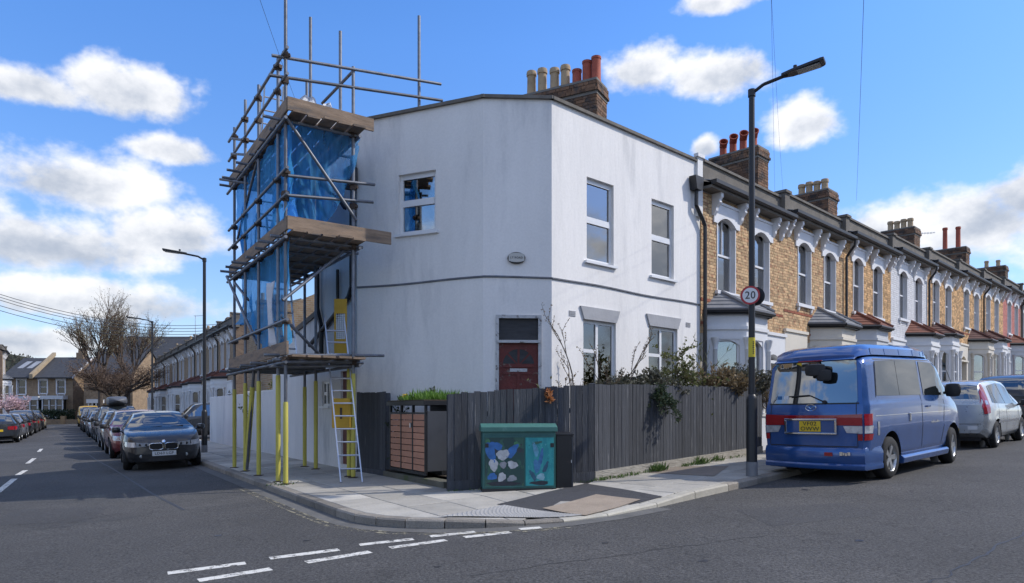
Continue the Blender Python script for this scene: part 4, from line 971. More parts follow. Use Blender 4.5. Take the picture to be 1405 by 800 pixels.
    if stackpos:
        kx, ky, lx_, ly_, zt_, n_, kind, sooty = stackpos
        sp = lx_/n_; pots_ = []
        for i in range(n_):
            hh = {'cowl':.62,'buff':.42,'tall':1.15}[kind]*random.uniform(.93,1.07)
            pots_.append((lx_/2 if ly_ > lx_ else sp*(i+.5), .12+(ly_-.24)/n_*(i+.5) if ly_ > lx_ else ly_/2, hh, .11, MT['pot_red' if kind != 'buff' else 'pot_buff'], 'cowl' if kind == 'cowl' else 'roll'))
        if low:
            mb = MB(); mb.box(kx, kx+lx_, ky, ky+ly_, EA, zt_); mb.box(kx-.05, kx+lx_+.05, ky-.05, ky+ly_+.05, zt_-.2, zt_-.06); ch = mb.build('chimney', BR['b_dark'], h)
            for (x,y,hh,r_,m_,st) in pots_:
                mb = MB(); mb.lathe([(r_*1.1,zt_),(r_,zt_+.08),(r_*.95,zt_+hh),(r_*.7,zt_+hh),(r_*.7,zt_+hh-.1)], 8, Matrix.Translation((kx+x,ky+y,0))); mb.build('chimney_pot', m_, ch)
        else: stack(h, Matrix.Translation((kx,ky,0)), lx_, ly_, EA+.2, zt_, pots_, sooty)
    return h

RZ = math.atan2(UR.y,UR.x)
edges = [0.02,4.34,8.68,13.05,17.42,21.9,26.4,30.9,35.4]
eav = lambda a: 6.5+(.0405*a if a < 9 else .365+.0475*(a-9))
specs = [
 ('yellow brick terrace house beside white corner house, grey slate bay roof', 'b_stock','baygrey','stock',((.0,.0,MT['curtain']),(.35,1,MT['curtain'])), 'cowl', False),
 ('yellow brick terrace house behind lamp post and blue van roof', 'b_stock','baygrey','stock',((0,1,MT['curtain']),(.3,1,MT['curtain'])), 'buff', True),
 ('orange brick terrace house with red bay roof next to black downpipe', 'b_orange','bayred','orange',((0,1,MT['curtain']),(0,1,MT['blind'])), None, False),
 ('terrace house with white painted brickwork and red bay roof', 'b_white','bayred','whitebrick',((.2,1,MT['curtain']),(0,1,MT['curtain'])), 'buff', True),
 ('yellow brick house with brown bay roof right of white painted one', 'b_orange','baybrown','orange',((0,1,MT['blind']),(.4,1,MT['curtain'])), None, False),
 ('brick terrace house with brown bay roof above silver car', 'b_orange','baybrown','orange',((0,1,MT['blind']),(.4,1,MT['curtain'])), 'tall', True),
 ('narrow-looking yellow brick terrace house left of the pink house', 'b_orange','baybrown','orange',((0,1,MT['curtain']),(.4,1,MT['blind'])), None, False),
 ('pink painted terrace house at right edge of the row', 'b_pink','bayred','pinkbrick',((.1,1,MT['curtain']),(0,1,MT['curtain'])), 'tall2', True)]
RH = []
for i, (lb, bk, br_, nb_, cu, st, mir) in enumerate(specs):
    a0, a1 = edges[i], edges[i+1]; p = P2+UR*a0; zb_ = eav((a0+a1)/2)-6.1
    sp = {'cowl':(a1-a0-.28,.6,.62,1.5,8.3,4,'cowl','sooty'), 'buff':(a1-a0-.25,.4,.75,1.25,7.85,4,'buff','sooty'), 'tall':(a1-a0-.4,.6,.7,1.4,8.1,2,'tall','sooty'), 'tall2':(a1-a0-.7,.6,.7,1.4,8.0,2,'buff','sooty'), None:None}[st]
    RH.append(terrace_house(lb, (p.x,p.y,zb_), RZ, a1-a0, mir, bk, br_, 2, 'brick terrace up the right-hand street', near_brick=nb_, curtains=cu, stackpos=sp, bay_m=('white','cream','palegrey','white','white','cream','white','palegrey')[i]))
p = P2+UR*35.45
terrace_house('dull grey-brown house past the pink one at frame edge', (p.x,p.y,eav(37)-6.1-.3), RZ, 4.6, False, 'b_dark', 'baybrown', 1, 'brick terrace up the right-hand street')

# left street terrace (right-hand side), seen end on
L0 = Vector((-16.3,41.3)); RZL = math.atan2(-UL.y,-UL.x)
lab = ['nearest white-bayed brick house in the left street terrace','second house from near end of left street terrace','third house from near end of left street terrace','fourth house from near end of left street terrace','fifth house from near end of left street terrace','sixth house from near end of left street terrace','seventh house from near end of left street terrace','eighth house from near end of left street terrace','farthest house of the left street terrace']
for i in range(9):
    p = L0+UL*(4.7*(i+1)); p2 = L0+UL*(4.7*(i+.5))
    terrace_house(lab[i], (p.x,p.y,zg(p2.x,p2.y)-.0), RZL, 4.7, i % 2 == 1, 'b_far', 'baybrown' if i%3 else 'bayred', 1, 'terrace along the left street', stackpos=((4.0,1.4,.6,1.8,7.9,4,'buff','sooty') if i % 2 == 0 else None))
# houses across the left street (only their mirror image shows in glass) and opposite the brick terrace
for i, s in enumerate((4, 8.6, 13.2)):
    p = LK+NL*5.2+UL*s
    terrace_house(['brick house across the left street, nearest the junction','brick house across the left street, second from junction','brick house across the left street, third from junction'][i], (p.x,p.y,zg(p.x,p.y)), math.atan2(UL.y,UL.x), 4.6, i % 2 == 1, 'b_stock', 'baygrey', 1, 'houses out of frame across the road', stackpos=(4.0,1.4,.6,1.8,7.9,4,'buff','sooty') if i==1 else None)
for i, s in enumerate((15, 10.4, 5.8, 1.2)):
    p = KR+NR*14+UR*(s+4.6)
    terrace_house(['brick house opposite the blue van','brick house opposite, one down from van','brick house opposite, two down from van','brick house opposite, beside junction'][i], (p.x,p.y,zg(p.x,p.y)), math.atan2(-UR.y,-UR.x), 4.6, i % 2 == 1, 'b_stock', 'baygrey', 1, 'houses out of frame across the road', stackpos=(4.0,1.4,.6,1.8,7.9,4,'buff','sooty') if i in (0,2) else None)

# ------------------------------------------------------------------ end of the left street
def far_house(label, Y, xs_, py_e, py_r, gable=None, sky_l=0, wins=(), bays=(), bm='b_far', roofm='slate', ground=580, rot=0.0, name='end_house', depth=8):
    """house facing down the street: xs_ = left/right pixel, eaves and ridge pixel rows"""
    c0, c1 = at(xs_[0],565,Y), at(xs_[1],565,Y); w = c1.x-c0.x; zb_ = zg(c0.x,Y)-.1
    h = thing(name, label, 'house', (c0.x,Y,zb_), rot)
    ze = EYE+(HY-py_e)/F*Y-zb_; zr = EYE+(HY-py_r)/F*(Y+depth/2)-zb_; S = Y/F
    X = lambda px: (px-xs_[0])*S; Z = lambda py: EYE+(HY-py)*S-zb_
    ops = [(X(a),X(b),Z(d),Z(c)) for a,c,b,d in wins]
    mb = MB(); wall_open(mb, 0, w, -1, ze, ops, .2); mb.poly([(0,0,-1),(0,depth,-1),(0,depth,ze),(0,depth/2,zr),(0,0,ze)]); mb.poly([(w,0,-1),(w,depth,-1),(w,depth,ze),(w,depth/2,zr),(w,0,ze)]); mb.poly([(0,depth,-1),(w,depth,-1),(w,depth,ze),(0,depth,ze)]); mb.build('wall', BR[bm], h)
    mb = MB(); mb.prism([(-.15,-.35,ze-.05),(-.15,depth/2,zr),(-.15,depth+.35,ze-.05),(-.15,depth+.35,ze+.06),(-.15,depth/2,zr+.12),(-.15,-.35,ze+.06)], (w+.3,0,0)); rf = mb.build('roof', MT[roofm], h)
    mb = MB(); mb.box(-.15,w+.15,-.45,-.35,ze-.1,ze+.02); mb.build('gutter', MT['blackpipe'], h)
    for r in ops:
        sash(h, Matrix.Identity(4), r, low=True); mb = MB(); mb.box(r[0]-.18,r[1]+.18,-.08,0,r[3],r[3]+.32); mb.box(r[0]-.14,r[0],-.05,0,r[2],r[3]); mb.box(r[1],r[1]+.14,-.05,0,r[2],r[3]); mb.build('window_head', MT['whitetrim'], h)
    for (a,c,b,d) in bays:
        x0,x1,z0,z1 = X(a),X(b),-.8,Z(c); mb = MB(); mb.box(x0-.1,x1+.1,-.95,0,z1-.45,z1); mb.box(x0,x1,-.8,0,z0,Z(d)+.3)
        for k in range(4): q = x0+(x1-x0-.14)*k/3; mb.box(q,q+.14,-.8,-.66,Z(d)+.3,z1-.45)
        bb = mb.build('bay', MT['white'], h)
        mb = MB(); mb.box(x0+.1,x1-.1,-.7,-.05,Z(d)+.3,z1-.45); mb.build('bay_glass', MT['glassd'], bb)
        mb = MB(); 
        for k in range(3): q = x0+.14+(x1-x0-.14)*k/3; mb.box(q+.1, q+(x1-x0)/3-.3, -.745,-.705, Z(d)+.85, Z(d)+.92)
        mb.build('glazing_bar', MT['whitetrim'], bb)
    return h, rf, w, ze, zr, X, Z
h,rf,w,ze,zr,X,Z = far_house('end-of-street brick house with three roof windows beside blossom tree', 88, (4,45.5), 518.5, 492.5, wins=((24,521,35,541),), bays=((25,544,58,566),))
for a in (11,24,42):   # roof windows lying in the slope
    t0, t1 = .45, .8; x0 = (a-4)*88/F; mb = MB(); P_ = lambda x,t: (x, -.35+(4.35)*t, ze+.10+(zr-ze+.06)*t); mb.poly([P_(x0,t0),P_(x0+.75,t0),P_(x0+1.0,t1),P_(x0+.25,t1)]); mb.poly([P_(x0,t0),P_(x0+.75,t0),(P_(x0+.75,t0)[0],P_(x0+.75,t0)[1],P_(x0+.75,t0)[2]-.2),(x0,P_(x0,t0)[1],P_(x0,t0)[2]-.2)]); mb.build('roof_window', MT['lead'], rf)
h,rf,w,ze,zr,X,Z = far_house('end-of-street brick house with two upper sash windows and pale bay', 88, (45.7,100), 518.5, 491.5, wins=((54,522,64.5,540),(78.5,522,89,540)), bays=((63,543,92,566),))
mb = MB(); mb.prism([(-.2,-.5,ze-.1),(-.2,4,zr+.3),(-.2,4,zr+.75),(-.2,-.5,ze+.45)], (.45,0,0)); mb.build('party_upstand', mat('buff_upstand', (.36,.28,.18), .9, .2, 3), rf)
mb = MB(); mb.box(X(80),X(90),3.6,4.4,zr-.3,zr+.7); ch = mb.build('chimney', BR['b_far'], h)
for k in range(3): mb = MB(); mb.lathe([(.15,zr+.7),(.12,zr+1.25),(.09,zr+1.25)], 8, Matrix.Translation((X(82+k*3.2),4,0))); mb.build('chimney_pot', MT['pot_buff'], ch)
mb = MB(); mb.prism([(w+.15,-.38,ze-.12),(w+.15,4,zr+.0),(w+.15,4,zr+.22),(w+.15,-.38,ze+.1)], (.06,0,0)); mb.build('bargeboard', MT['whitetrim'], rf)
far_house('dark brick infill building between the end houses', 93, (99,119), 521, 508, bm='b_dark', wins=((103,530,112,538),))
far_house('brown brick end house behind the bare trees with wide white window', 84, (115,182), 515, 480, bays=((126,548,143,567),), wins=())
far_house('tall dark tiled house behind the left street lamp', 92, (150,252), 500, 463, bm='b_dark', roofm='slate')
q = at(7.5,570,76); q = Vector((q.x,q.y))-UL*4.6
terrace_house('tall brick house side cut by the left frame edge', (q.x,q.y,1.5), math.atan2(UL.y,UL.x), 4.6, False, 'b_stock', 'baygrey', 1)
mb = MB(); g0 = at(40,570,84); gw_ = thing('garden_wall', 'low brick garden wall with hedge at the street end', 'wall', (at(22,570,83.5).x,83.5,zg(at(22,570,83.5).x,83.5)))
mb.box(0, 13.2, 0, .25, -.3, .75); mb.build('wall_panel', BR['b_far'], gw_)
mb = MB(); mb.box(5.3,5.8,-.06,.3,-.3,1.15); mb.build('pier', mat('buff_pier', (.36,.24,.13), .9, .2, 4), gw_)
# wooded ridge far beyond the roofs
mb = MB(); rr_ = random.Random(5)
for i in range(60):
    a, b = -420+i*14, -420+(i+1)*14; f_ = lambda x: 30+4*math.sin(x*.017+1)+2.5*math.sin(x*.06)
    mb.poly([(a,330,-8),(b,330,-8),(b,372,f_(b)),(a,372,f_(a))]); mb.poly([(a,372,f_(a)),(b,372,f_(b)),(b,460,f_(b)-4),(a,460,f_(a)-4)])
hill = struct(mb.build('hill', mat('wooded_ground', (.05,.055,.035), .95, .3, .05)))
mb = MB()
for i in range(9000):
    x = rr_.uniform(-420,60); t_ = rr_.random()**.5; y = 330+42*t_; z = -8+(f_(x)+8)*t_+rr_.uniform(-.8,2.2)*(.6+.4*math.sin(x*.31))
    s = rr_.uniform(.35,.9); a = rr_.uniform(0,6.3); mb.cur = rr_.random()
    mb.poly([(x-s*math.cos(a),y-s*math.sin(a),z-s*.5),(x+s*math.cos(a),y+s*math.sin(a),z-s*rr_.random()),(x+s*.3,y,z+s*1.4)])
hw = struct(mb.build('hillside_wood', mat('bare_wood_canopy', (.075,.07,.055), .95, .3, .1, frnd=.5)), 'stuff')
tag(hw, 'distant bare woodland on the ridge behind the rooftops', 'wood')
# ------------------------------------------------------------------ scaffold
MT['galv'] = mat('galvanised_tube', (.17,.18,.20), .5, .3, 8, metal=.55, orand=.25, col2=(.12,.10,.09), c2lo=.55, c2hi=.75)
MT['coupler'] = mat('rusty_coupler', (.085,.06,.045), .75, .3, 20, metal=.3)
MT['sleeve'] = mat('yellow_sleeve', (.56,.50,.10), .65, .2, 7, (1,1,.3), orand=.1, col2=(.33,.31,.06), c2lo=.5, c2hi=.8)
MT['scafboard'] = mat('scaffold_board', (.25,.18,.125), .9, .4, 4, (1,1,6), bump=.3, orand=.2, col2=(.10,.085,.075), c2lo=.48, c2hi=.68)
MT['plywood'] = mat('yellow_guard_board', (.52,.31,.03), .7, .15, 4)
MT['alu'] = mat('aluminium', (.55,.56,.58), .35, .1, 6, metal=.85)
MT['sack'] = mat('white_sack', (.62,.63,.65), .8, .12, 6)
def net_mat(lo=.52, hi=.86, nm='blue_debris_netting'):
    m, nt, b = new_mat(nm); N = nt.nodes; L = nt.links
    tc = N.new('ShaderNodeTexCoord'); nz = N.new('ShaderNodeTexNoise'); nz.inputs['Scale'].default_value = 2.6; nz.inputs['Detail'].default_value = 8; nz.inputs['Roughness'].default_value = .7; mpn = N.new('ShaderNodeMapping'); mpn.inputs['Scale'].default_value = (2.2,2.2,.5); L.new(tc.outputs['Object'], mpn.inputs[0]); L.new(mpn.outputs[0], nz.inputs['Vector'])
    df = N.new('ShaderNodeBsdfDiffuse'); df.inputs[0].default_value = (.13,.47,.90,1); tl = N.new('ShaderNodeBsdfTranslucent'); tl.inputs[0].default_value = (.10,.52,1,1)
    m1 = N.new('ShaderNodeMixShader'); m1.inputs[0].default_value = .5; L.new(df.outputs[0], m1.inputs[1]); L.new(tl.outputs[0], m1.inputs[2])
    tr = N.new('ShaderNodeBsdfTransparent'); tr.inputs[0].default_value = (.55,.78,1,1)
    mr = N.new('ShaderNodeMapRange'); L.new(nz.outputs[0], mr.inputs[0]); mr.inputs[1].default_value = .3; mr.inputs[2].default_value = .7; mr.inputs[3].default_value = lo; mr.inputs[4].default_value = hi
    m2 = N.new('ShaderNodeMixShader'); L.new(mr.outputs[0], m2.inputs[0]); L.new(tr.outputs[0], m2.inputs[1]); L.new(m1.outputs[0], m2.inputs[2])
    L.new(m2.outputs[0], N['Material Output'].inputs[0]); return m
MT['net'] = net_mat(); MT['net_thin'] = net_mat(.26, .56, 'thin_blue_netting')
SO = Vector((-3.90,12.13)); SI = Vector((-2.90,12.86))     # outer and inner front standards
so = Vector((SO.x,SO.y,zg(SO.x,SO.y)+.105))
scaf = thing('scaffold', 'galvanised tube scaffold with yellow sleeved feet and timber decks', 'scaffold', so)
SM = Matrix.Translation(-so)
TR = .03
def tube_part(name, p, q, r=TR, m=None, n=10):
    mb = MB(); mb.M = SM; mb.tube(p, q, r, n=n); return mb.build(name, m or MT['galv'], scaf, smooth=True)
def V3(v, z): return Vector((v.x, v.y, z))
gz = lambda v: zg(v.x,v.y)+.105
outer = [(SO,9.0),(SO+UL*.5,7.75),(SO+UL*1.97,7.8),(SO+UL*3.16,7.95),(SO+UL*4.27,7.75)]
inner = [(SI,7.7),(SI+UL*.22,2.3),(SI+UL*2.25,7.4),(SI+UL*3.05,7.6)]
def standard(v, zt, lean=0.0, sl=True, slh=1.85):
    st = tube_part('standard', V3(v, gz(v)+.02), V3(v, zt))
    mb = MB(); mb.M = SM; z = gz(v); mb.box(v.x-.075, v.x+.075, v.y-.075, v.y+.075, z, z+.012); mb.build('base_plate', MT['coupler'], st)
    if sl: mb = MB(); mb.M = SM; mb.lathe([(.04,gz(v)+.02),(.043,gz(v)+.05),(.042,gz(v)+slh*.5),(.045,gz(v)+slh*.52),(.042,gz(v)+slh-.03),(.038,gz(v)+slh)], 12, Matrix.Translation((v.x,v.y,0))); mb.build('yellow_sleeve', MT['sleeve'], st, smooth=True)
    return st
for i,(v,zt) in enumerate(outer): standard(v, zt, slh=(1.42,1.9,1.85,1.85,1.75)[i])
for i,(v,zt) in enumerate(inner): standard(v, zt, slh=(1.9,2.0,1.85,1.75)[i])
# a raking yellow-sleeved prop at the far end
pr = tube_part('raker', V3(SO+UL*3.0-NL*.0, gz(SO)+.05), V3(SO+UL*2.35, 2.35)); mb = MB(); mb.M = SM; mb.tube(V3(SO+UL*3.0,gz(SO)+.2), V3(SO+UL*2.5,1.9), .05, n=12); mb.build('yellow_sleeve', MT['sleeve'], pr, smooth=True)
# standards that rise through the roof deck and one on the roof
for px, Y, pt, pb in ((426,13.6,24,150),(467,13.2,43,155),(421,14.6,112,150),(356,14.3,118,240)):
    a, b = at(px,pb,Y), at(px,pt,Y); tube_part('standard', a, b)
a, b = at(575,22,13.7), at(575,150,13.7); b.z = ROOF-.1; tube_part('standard', b, a)
DK = (2.34, 4.46, 6.48)
cpl = []
def ledger(p, q, r=TR*.92): tube_part('ledger', p, q, r)
def clamp(v, z):
    cpl.append(Vector((v.x,v.y,z)))
for z in DK:
    ledger(V3(SO-UL*.25+NL*.06,z-.10), V3(SO+UL*4.75+NL*.06,z-.10)); ledger(V3(SI-UL*.2-NL*.06,z-.10), V3(SI+UL*4.4-NL*.06,z-.10))
    for s in (0,.5,1.1,1.97,2.6,3.16,3.7,4.27):
        o_ = SO+UL*(s+.05)+NL*random.uniform(.14,.42); i_ = SI+UL*(s-.03)-NL*random.uniform(.1,.35)
        tube_part('transom', V3(o_,z-.045), V3(i_,z-.045), TR*.9); clamp(SO+UL*s, z-.07)
for k, z in enumerate(DK):
    for dz in (.62,1.06):
        if k == 0 and dz > 1: continue
        ledger(V3(SO-UL*.3+NL*.05,z+dz), V3(SO+UL*4.65+NL*.05,z+dz))
        for s in (0,.5,1.97,3.16,4.27): clamp(SO+UL*s, z+dz)
uE = (SI-SO).normalized()
# front-end rails and braces
def pxtube(p0, Y0, p1, Y1, r=TR*.92, name='guard_rail'): tube_part(name, at(*p0,Y0), at(*p1,Y1), r)
pxtube((373,76),12.0,(605,115.5),13.85); pxtube((369,103),12.0,(607,138),13.9)
pxtube((395,241),12.08,(514,253.5),13.05); pxtube((395,268),12.08,(512,277.5),13.05)
pxtube((394,163),12.06,(489,302),12.8, name='brace'); pxtube((472,345),13.0,(388,412),12.06, name='brace')
pxtube((442,142),13.6,(487,95),12.85, name='brace')
pxtube((386,433),12.5,(438,486),13.4, name='brace')
pxtube((353,221),14.0,(326,328),15.6, name='brace'); pxtube((311,379),15.0,(353,473),14.0, name='brace'); pxtube((322,388),15.6,(341,412),14.8, name='brace')
pxtube((362,487),12.2,(527,488),13.2, name='ledger'); pxtube((370,503),12.3,(493,502),12.95, name='ledger'); pxtube((394,497),12.05,(493,495),12.9, name='ledger')
pxtube((302,246),15.4,(345,252),14.9, name='transom'); pxtube((317,190),15.5,(370,197),14.2, name='transom'); pxtube((318,211),15.5,(362,214),14.3, name='transom')
for v in (SO,SI): 
    for z in (2.3,4.4,5.15,5.5,6.45): clamp(v,z)
mb0 = MB()
for x0,x1,y0,y1,z0,z1 in ((-.045,.045,-.05,.05,-.05,.05),(.0,.075,-.035,.035,-.03,.03),(-.035,.035,-.08,0,-.025,.025)): mb0.box(x0,x1,y0,y1,z0,z1)
cme = mb0.mesh('coupler'); cme.materials.append(MT['coupler'])
for c in cpl:
    o = bpy.data.objects.new('coupler', cme); COL.objects.link(o); o.parent = scaf; o.matrix_local = SM @ Matrix.Translation(c) @ Matrix.Rotation(random.uniform(0,6),4,'Z')
# decks of separate boards
def board(p, u, ln, w_, t_, name='deck_board', up=True, m=None):
    mb = MB(); mb.M = SM @ Matrix(((u.x,-u.y,0,p[0]),(u.y,u.x,0,p[1]),(0,0,1,p[2]),(0,0,0,1)))
    if up: mb.box(0, ln, 0, w_, 0, t_)
    else: mb.box(0, ln, 0, t_, 0, w_)
    return mb.build(name, m or MT['scafboard'], scaf)
wid = (SI-SO).dot(-NL)
for z in DK:
    for k in range(5):
        p = SO-UL*(.22+random.uniform(0,.1))-NL*(.05+k*(wid+.1)/5); q = p
        board((p.x,p.y,z+random.uniform(0,.006)), UL, 2.3, -.225, .038); p2 = p+UL*2.31; board((p2.x,p2.y,z+random.uniform(0,.006)), UL, 2.45, -.225, .038)
for z, e in ((DK[1],1.93),(DK[2],1.58)):
    p = SO-UL*.2+NL*.03; board((p.x,p.y,z+.04), uE, e, .225, -.038, 'toe_board', False)
for z in DK:
    p = SO-UL*.2-NL*.0; board((p.x,p.y,z+.04), UL, 4.9, .225, .038, 'toe_board', False)
pp_ = at(425,230,12.9); board((pp_.x,pp_.y,4.5), Vector((1,0)), .1, 1.75, .04, 'upright_board', False)
# debris netting
def net(P, u, ln, ztop, zbot, nx=64, nz=30, amp=.075, seed=1, off=0.0, m='net'):
    rr = random.Random(seed); ph = [rr.uniform(0,6) for _ in range(8)]; mb = MB(); mb.M = SM; n_ = Vector((-u.y,u.x)); ids = {}
    for i in range(nx+1):
        for j in range(nz+1):
            s, t = i/nx, j/nz; zt = ztop; zb_ = zbot(s) if callable(zbot) else zbot
            sag = amp*(math.sin(s*9+ph[0]+t*2)+.6*math.sin(s*21+ph[1]-t*3)+.4*math.sin(t*7+ph[2]+s*4)+.45*math.sin(s*47+ph[5]+2*math.sin(t*5))+.25*math.sin(s*31-t*23+ph[6]))*(.3+.7*t)
            q = P+u*(s*ln+.03*math.sin(t*6+ph[3]))+n_*(sag+off); ids[i,j] = mb.p(q.x,q.y,zt+(zb_-zt)*t+.03*math.sin(s*14+ph[4])*t)
    for i in range(nx):
        for j in range(nz): mb.face((ids[i,j],ids[i+1,j],ids[i+1,j+1],ids[i,j+1]))
    o = mb.build('debris_netting', MT[m], None, smooth=True); o.matrix_world = Matrix.Translation(so)
    return o
tag(net(SO-UL*.05-NL*.08, UL, 4.3, DK[2]-.06, DK[1]+.25, seed=2), 'blue debris netting hung below the top scaffold deck, street side', 'netting', 'scaffold netting')
tag(net(SO-UL*.05-NL*.08, UL, 4.2, DK[1]-.06, lambda s: 2.62+.5*s-.25*math.sin(s*5), seed=3), 'blue debris netting under middle deck above yellow sleeves', 'netting', 'scaffold netting')
tag(net(SO-UL*.02+uE*.04, uE, wid+.1, DK[2]-.04, lambda s: 4.62+(max(0,s-.45)*2.6)**1.3, seed=4, off=.1, m='net_thin'), 'blue netting across scaffold front end, torn at right, worker behind', 'netting', 'scaffold netting')
tag(net(SI+UL*1.6-NL*(-.05), UL, 2.8, DK[2]-.06, DK[1]+.6, seed=6, amp=.03), 'inner blue netting sheet at back of top lift beside the wall', 'netting', 'scaffold netting')
# ladder from pavement to first deck
def ladder(name, label, a, b, side, ln_, m, rung=.25, w_=.36):
    a = Vector(a); b = Vector(b); side = Vector(side).normalized()*w_/2; d = (b-a).normalized()
    t = thing(name, label, 'ladder', a); 
    for s in (-1,1):
        mb = MB(); mb.M = Matrix.Translation(-a); y = d.cross(side).normalized()*.032; xx = side.normalized()*.011; p, q = a+side*s, b+side*s
        i0 = [mb.p(*(p+k)) for k in (-xx-y,xx-y,xx+y,-xx+y)]; i1 = [mb.p(*(q+k)) for k in (-xx-y,xx-y,xx+y,-xx+y)]
        for k in range(4): mb.face((i0[k],i0[(k+1)%4],i1[(k+1)%4],i1[k]))
        mb.face(i0); mb.face(i1); mb.build('stile', m, t)
    k = 1
    while k*rung < (b-a).length-.1:
        c = a+d*(k*rung); mb = MB(); mb.M = Matrix.Translation(-a); mb.tube(c-side, c+side, .016, n=8); mb.build('rung', m, t); k += 1
    return t
la = gpt(482.5,662,.105); lb_ = at(459,437,13.3)
ladder('ladder', 'aluminium ladder leaning from pavement to first scaffold deck', la, lb_, (1,.18,0), 3, MT['alu'])
ladder('ladder', 'upper ladder inside the scaffold behind blue netting', V3(SO+UL*2.9-NL*.3,DK[1]+.04), V3(SO+UL*2.0-NL*.3,7.9), (.84,.54,0), 3, MT['alu'])
ladder('ladder', 'middle ladder inside the scaffold between first and second decks', V3(SO+UL*1.4-NL*.4,DK[0]+.04), V3(SO+UL*2.3-NL*.4,5.4), (.84,.54,0), 3, MT['alu'])
# yellow ladder guard and hatch board
gA = at(468,567,12.75); gd = thing('ladder_guard', 'yellow box clipped round a sleeved post behind the ladder', 'guard', (gA.x,gA.y,gA.z)); mb = MB(); mb.box(-.17,.17,0,.16,-.27,.27); mb.build('guard_box', MT['plywood'], gd, bevel=.015)
mb = MB(); mb.box(-.02,.02,-.01,0,-.1,.1); mb.build('clip', MT['coupler'], gd)
gB = at(467,448,13.5); gd = thing('ladder_guard', 'tall yellow ladder gate with mesh middle on first deck', 'guard', (gB.x,gB.y,gB.z))
mb = MB(); mb.box(-.12,.12,0,.03,.25,.53); mb.box(-.12,.12,0,.03,-.53,-.24); mb.box(-.12,-.09,.001,.03,-.24,.25); mb.box(.09,.12,.001,.03,-.24,.25); mb.build('gate_frame', MT['plywood'], gd)
mb = MB()
for k in range(12): mb.box(-.09,.09,.012,.018,-.23+k*.04,-.225+k*.04)
for k in range(5): mb.box(-.075+k*.036,-.07+k*.036,.010,.016,-.24,.25)
mb.build('mesh', MT['alu'], gd)
# loose white sacks and dust sheet
def lump(name, label, cat, c, r, m, seed):
    rr = random.Random(seed); mb = MB(); n1, n2 = 10, 14; ids = {}
    for i in range(n1+1):
        for j in range(n2):
            t = math.pi*i/n1; f = 2*math.pi*j/n2; k = 1+.16*math.sin(3*f+t*4+seed)+.1*math.sin(7*f-t*5)+rr.uniform(-.04,.04)
            z = math.cos(t)*r[2]*k; z = max(z,-r[2]*.72); ids[i,j] = mb.p(math.sin(t)*math.cos(f)*r[0]*k, math.sin(t)*math.sin(f)*r[1]*k, z+r[2]*.72)
    for i in range(n1):
        for j in range(n2): mb.face((ids[i,j],ids[i+1,j],ids[i+1,(j+1)%n2],ids[i,(j+1)%n2]))
    o = mb.build(name, m, None, smooth=True); o.location = c; return tag(o, label, cat)
c = SO+UL*.35-NL*.5; lump('rubble_sack', 'white sack on top scaffold deck, nearer the corner post', 'sack', (c.x,c.y,DK[2]+.04), (.22,.2,.3), MT['sack'], 1)
c = SO+uE*.9+UL*.5; lump('rubble_sack', 'white sack on top scaffold deck near the parapet', 'sack', (c.x,c.y,DK[2]+.04), (.22,.22,.32), MT['sack'], 2)
c = SO+UL*.9-NL*.1; mb = MB(); n_ = 14; ids = {}
for i in range(9):
    for j in range(n_+1):
        s, t = i/8, j/n_; q = c+UL*(s*.5-.25)*(1-.3*math.sin(t*3))+NL*(.12+.04*math.sin(s*7+t*4)); ids[i,j] = mb.p(q.x-c.x,q.y-c.y,1.15*(1-t)-.03*math.sin(s*5))
for i in range(8):
    for j in range(n_): mb.face((ids[i,j],ids[i+1,j],ids[i+1,j+1],ids[i,j+1]))
ds = mb.build('dust_sheet', MT['sack'], None, smooth=True); m_ = ds.modifiers.new('thick','SOLIDIFY'); m_.thickness = .006; ds.location = (c.x,c.y,DK[0]+.27); tag(ds, 'white plastic sheet tied to scaffold rail above first deck', 'sheet')

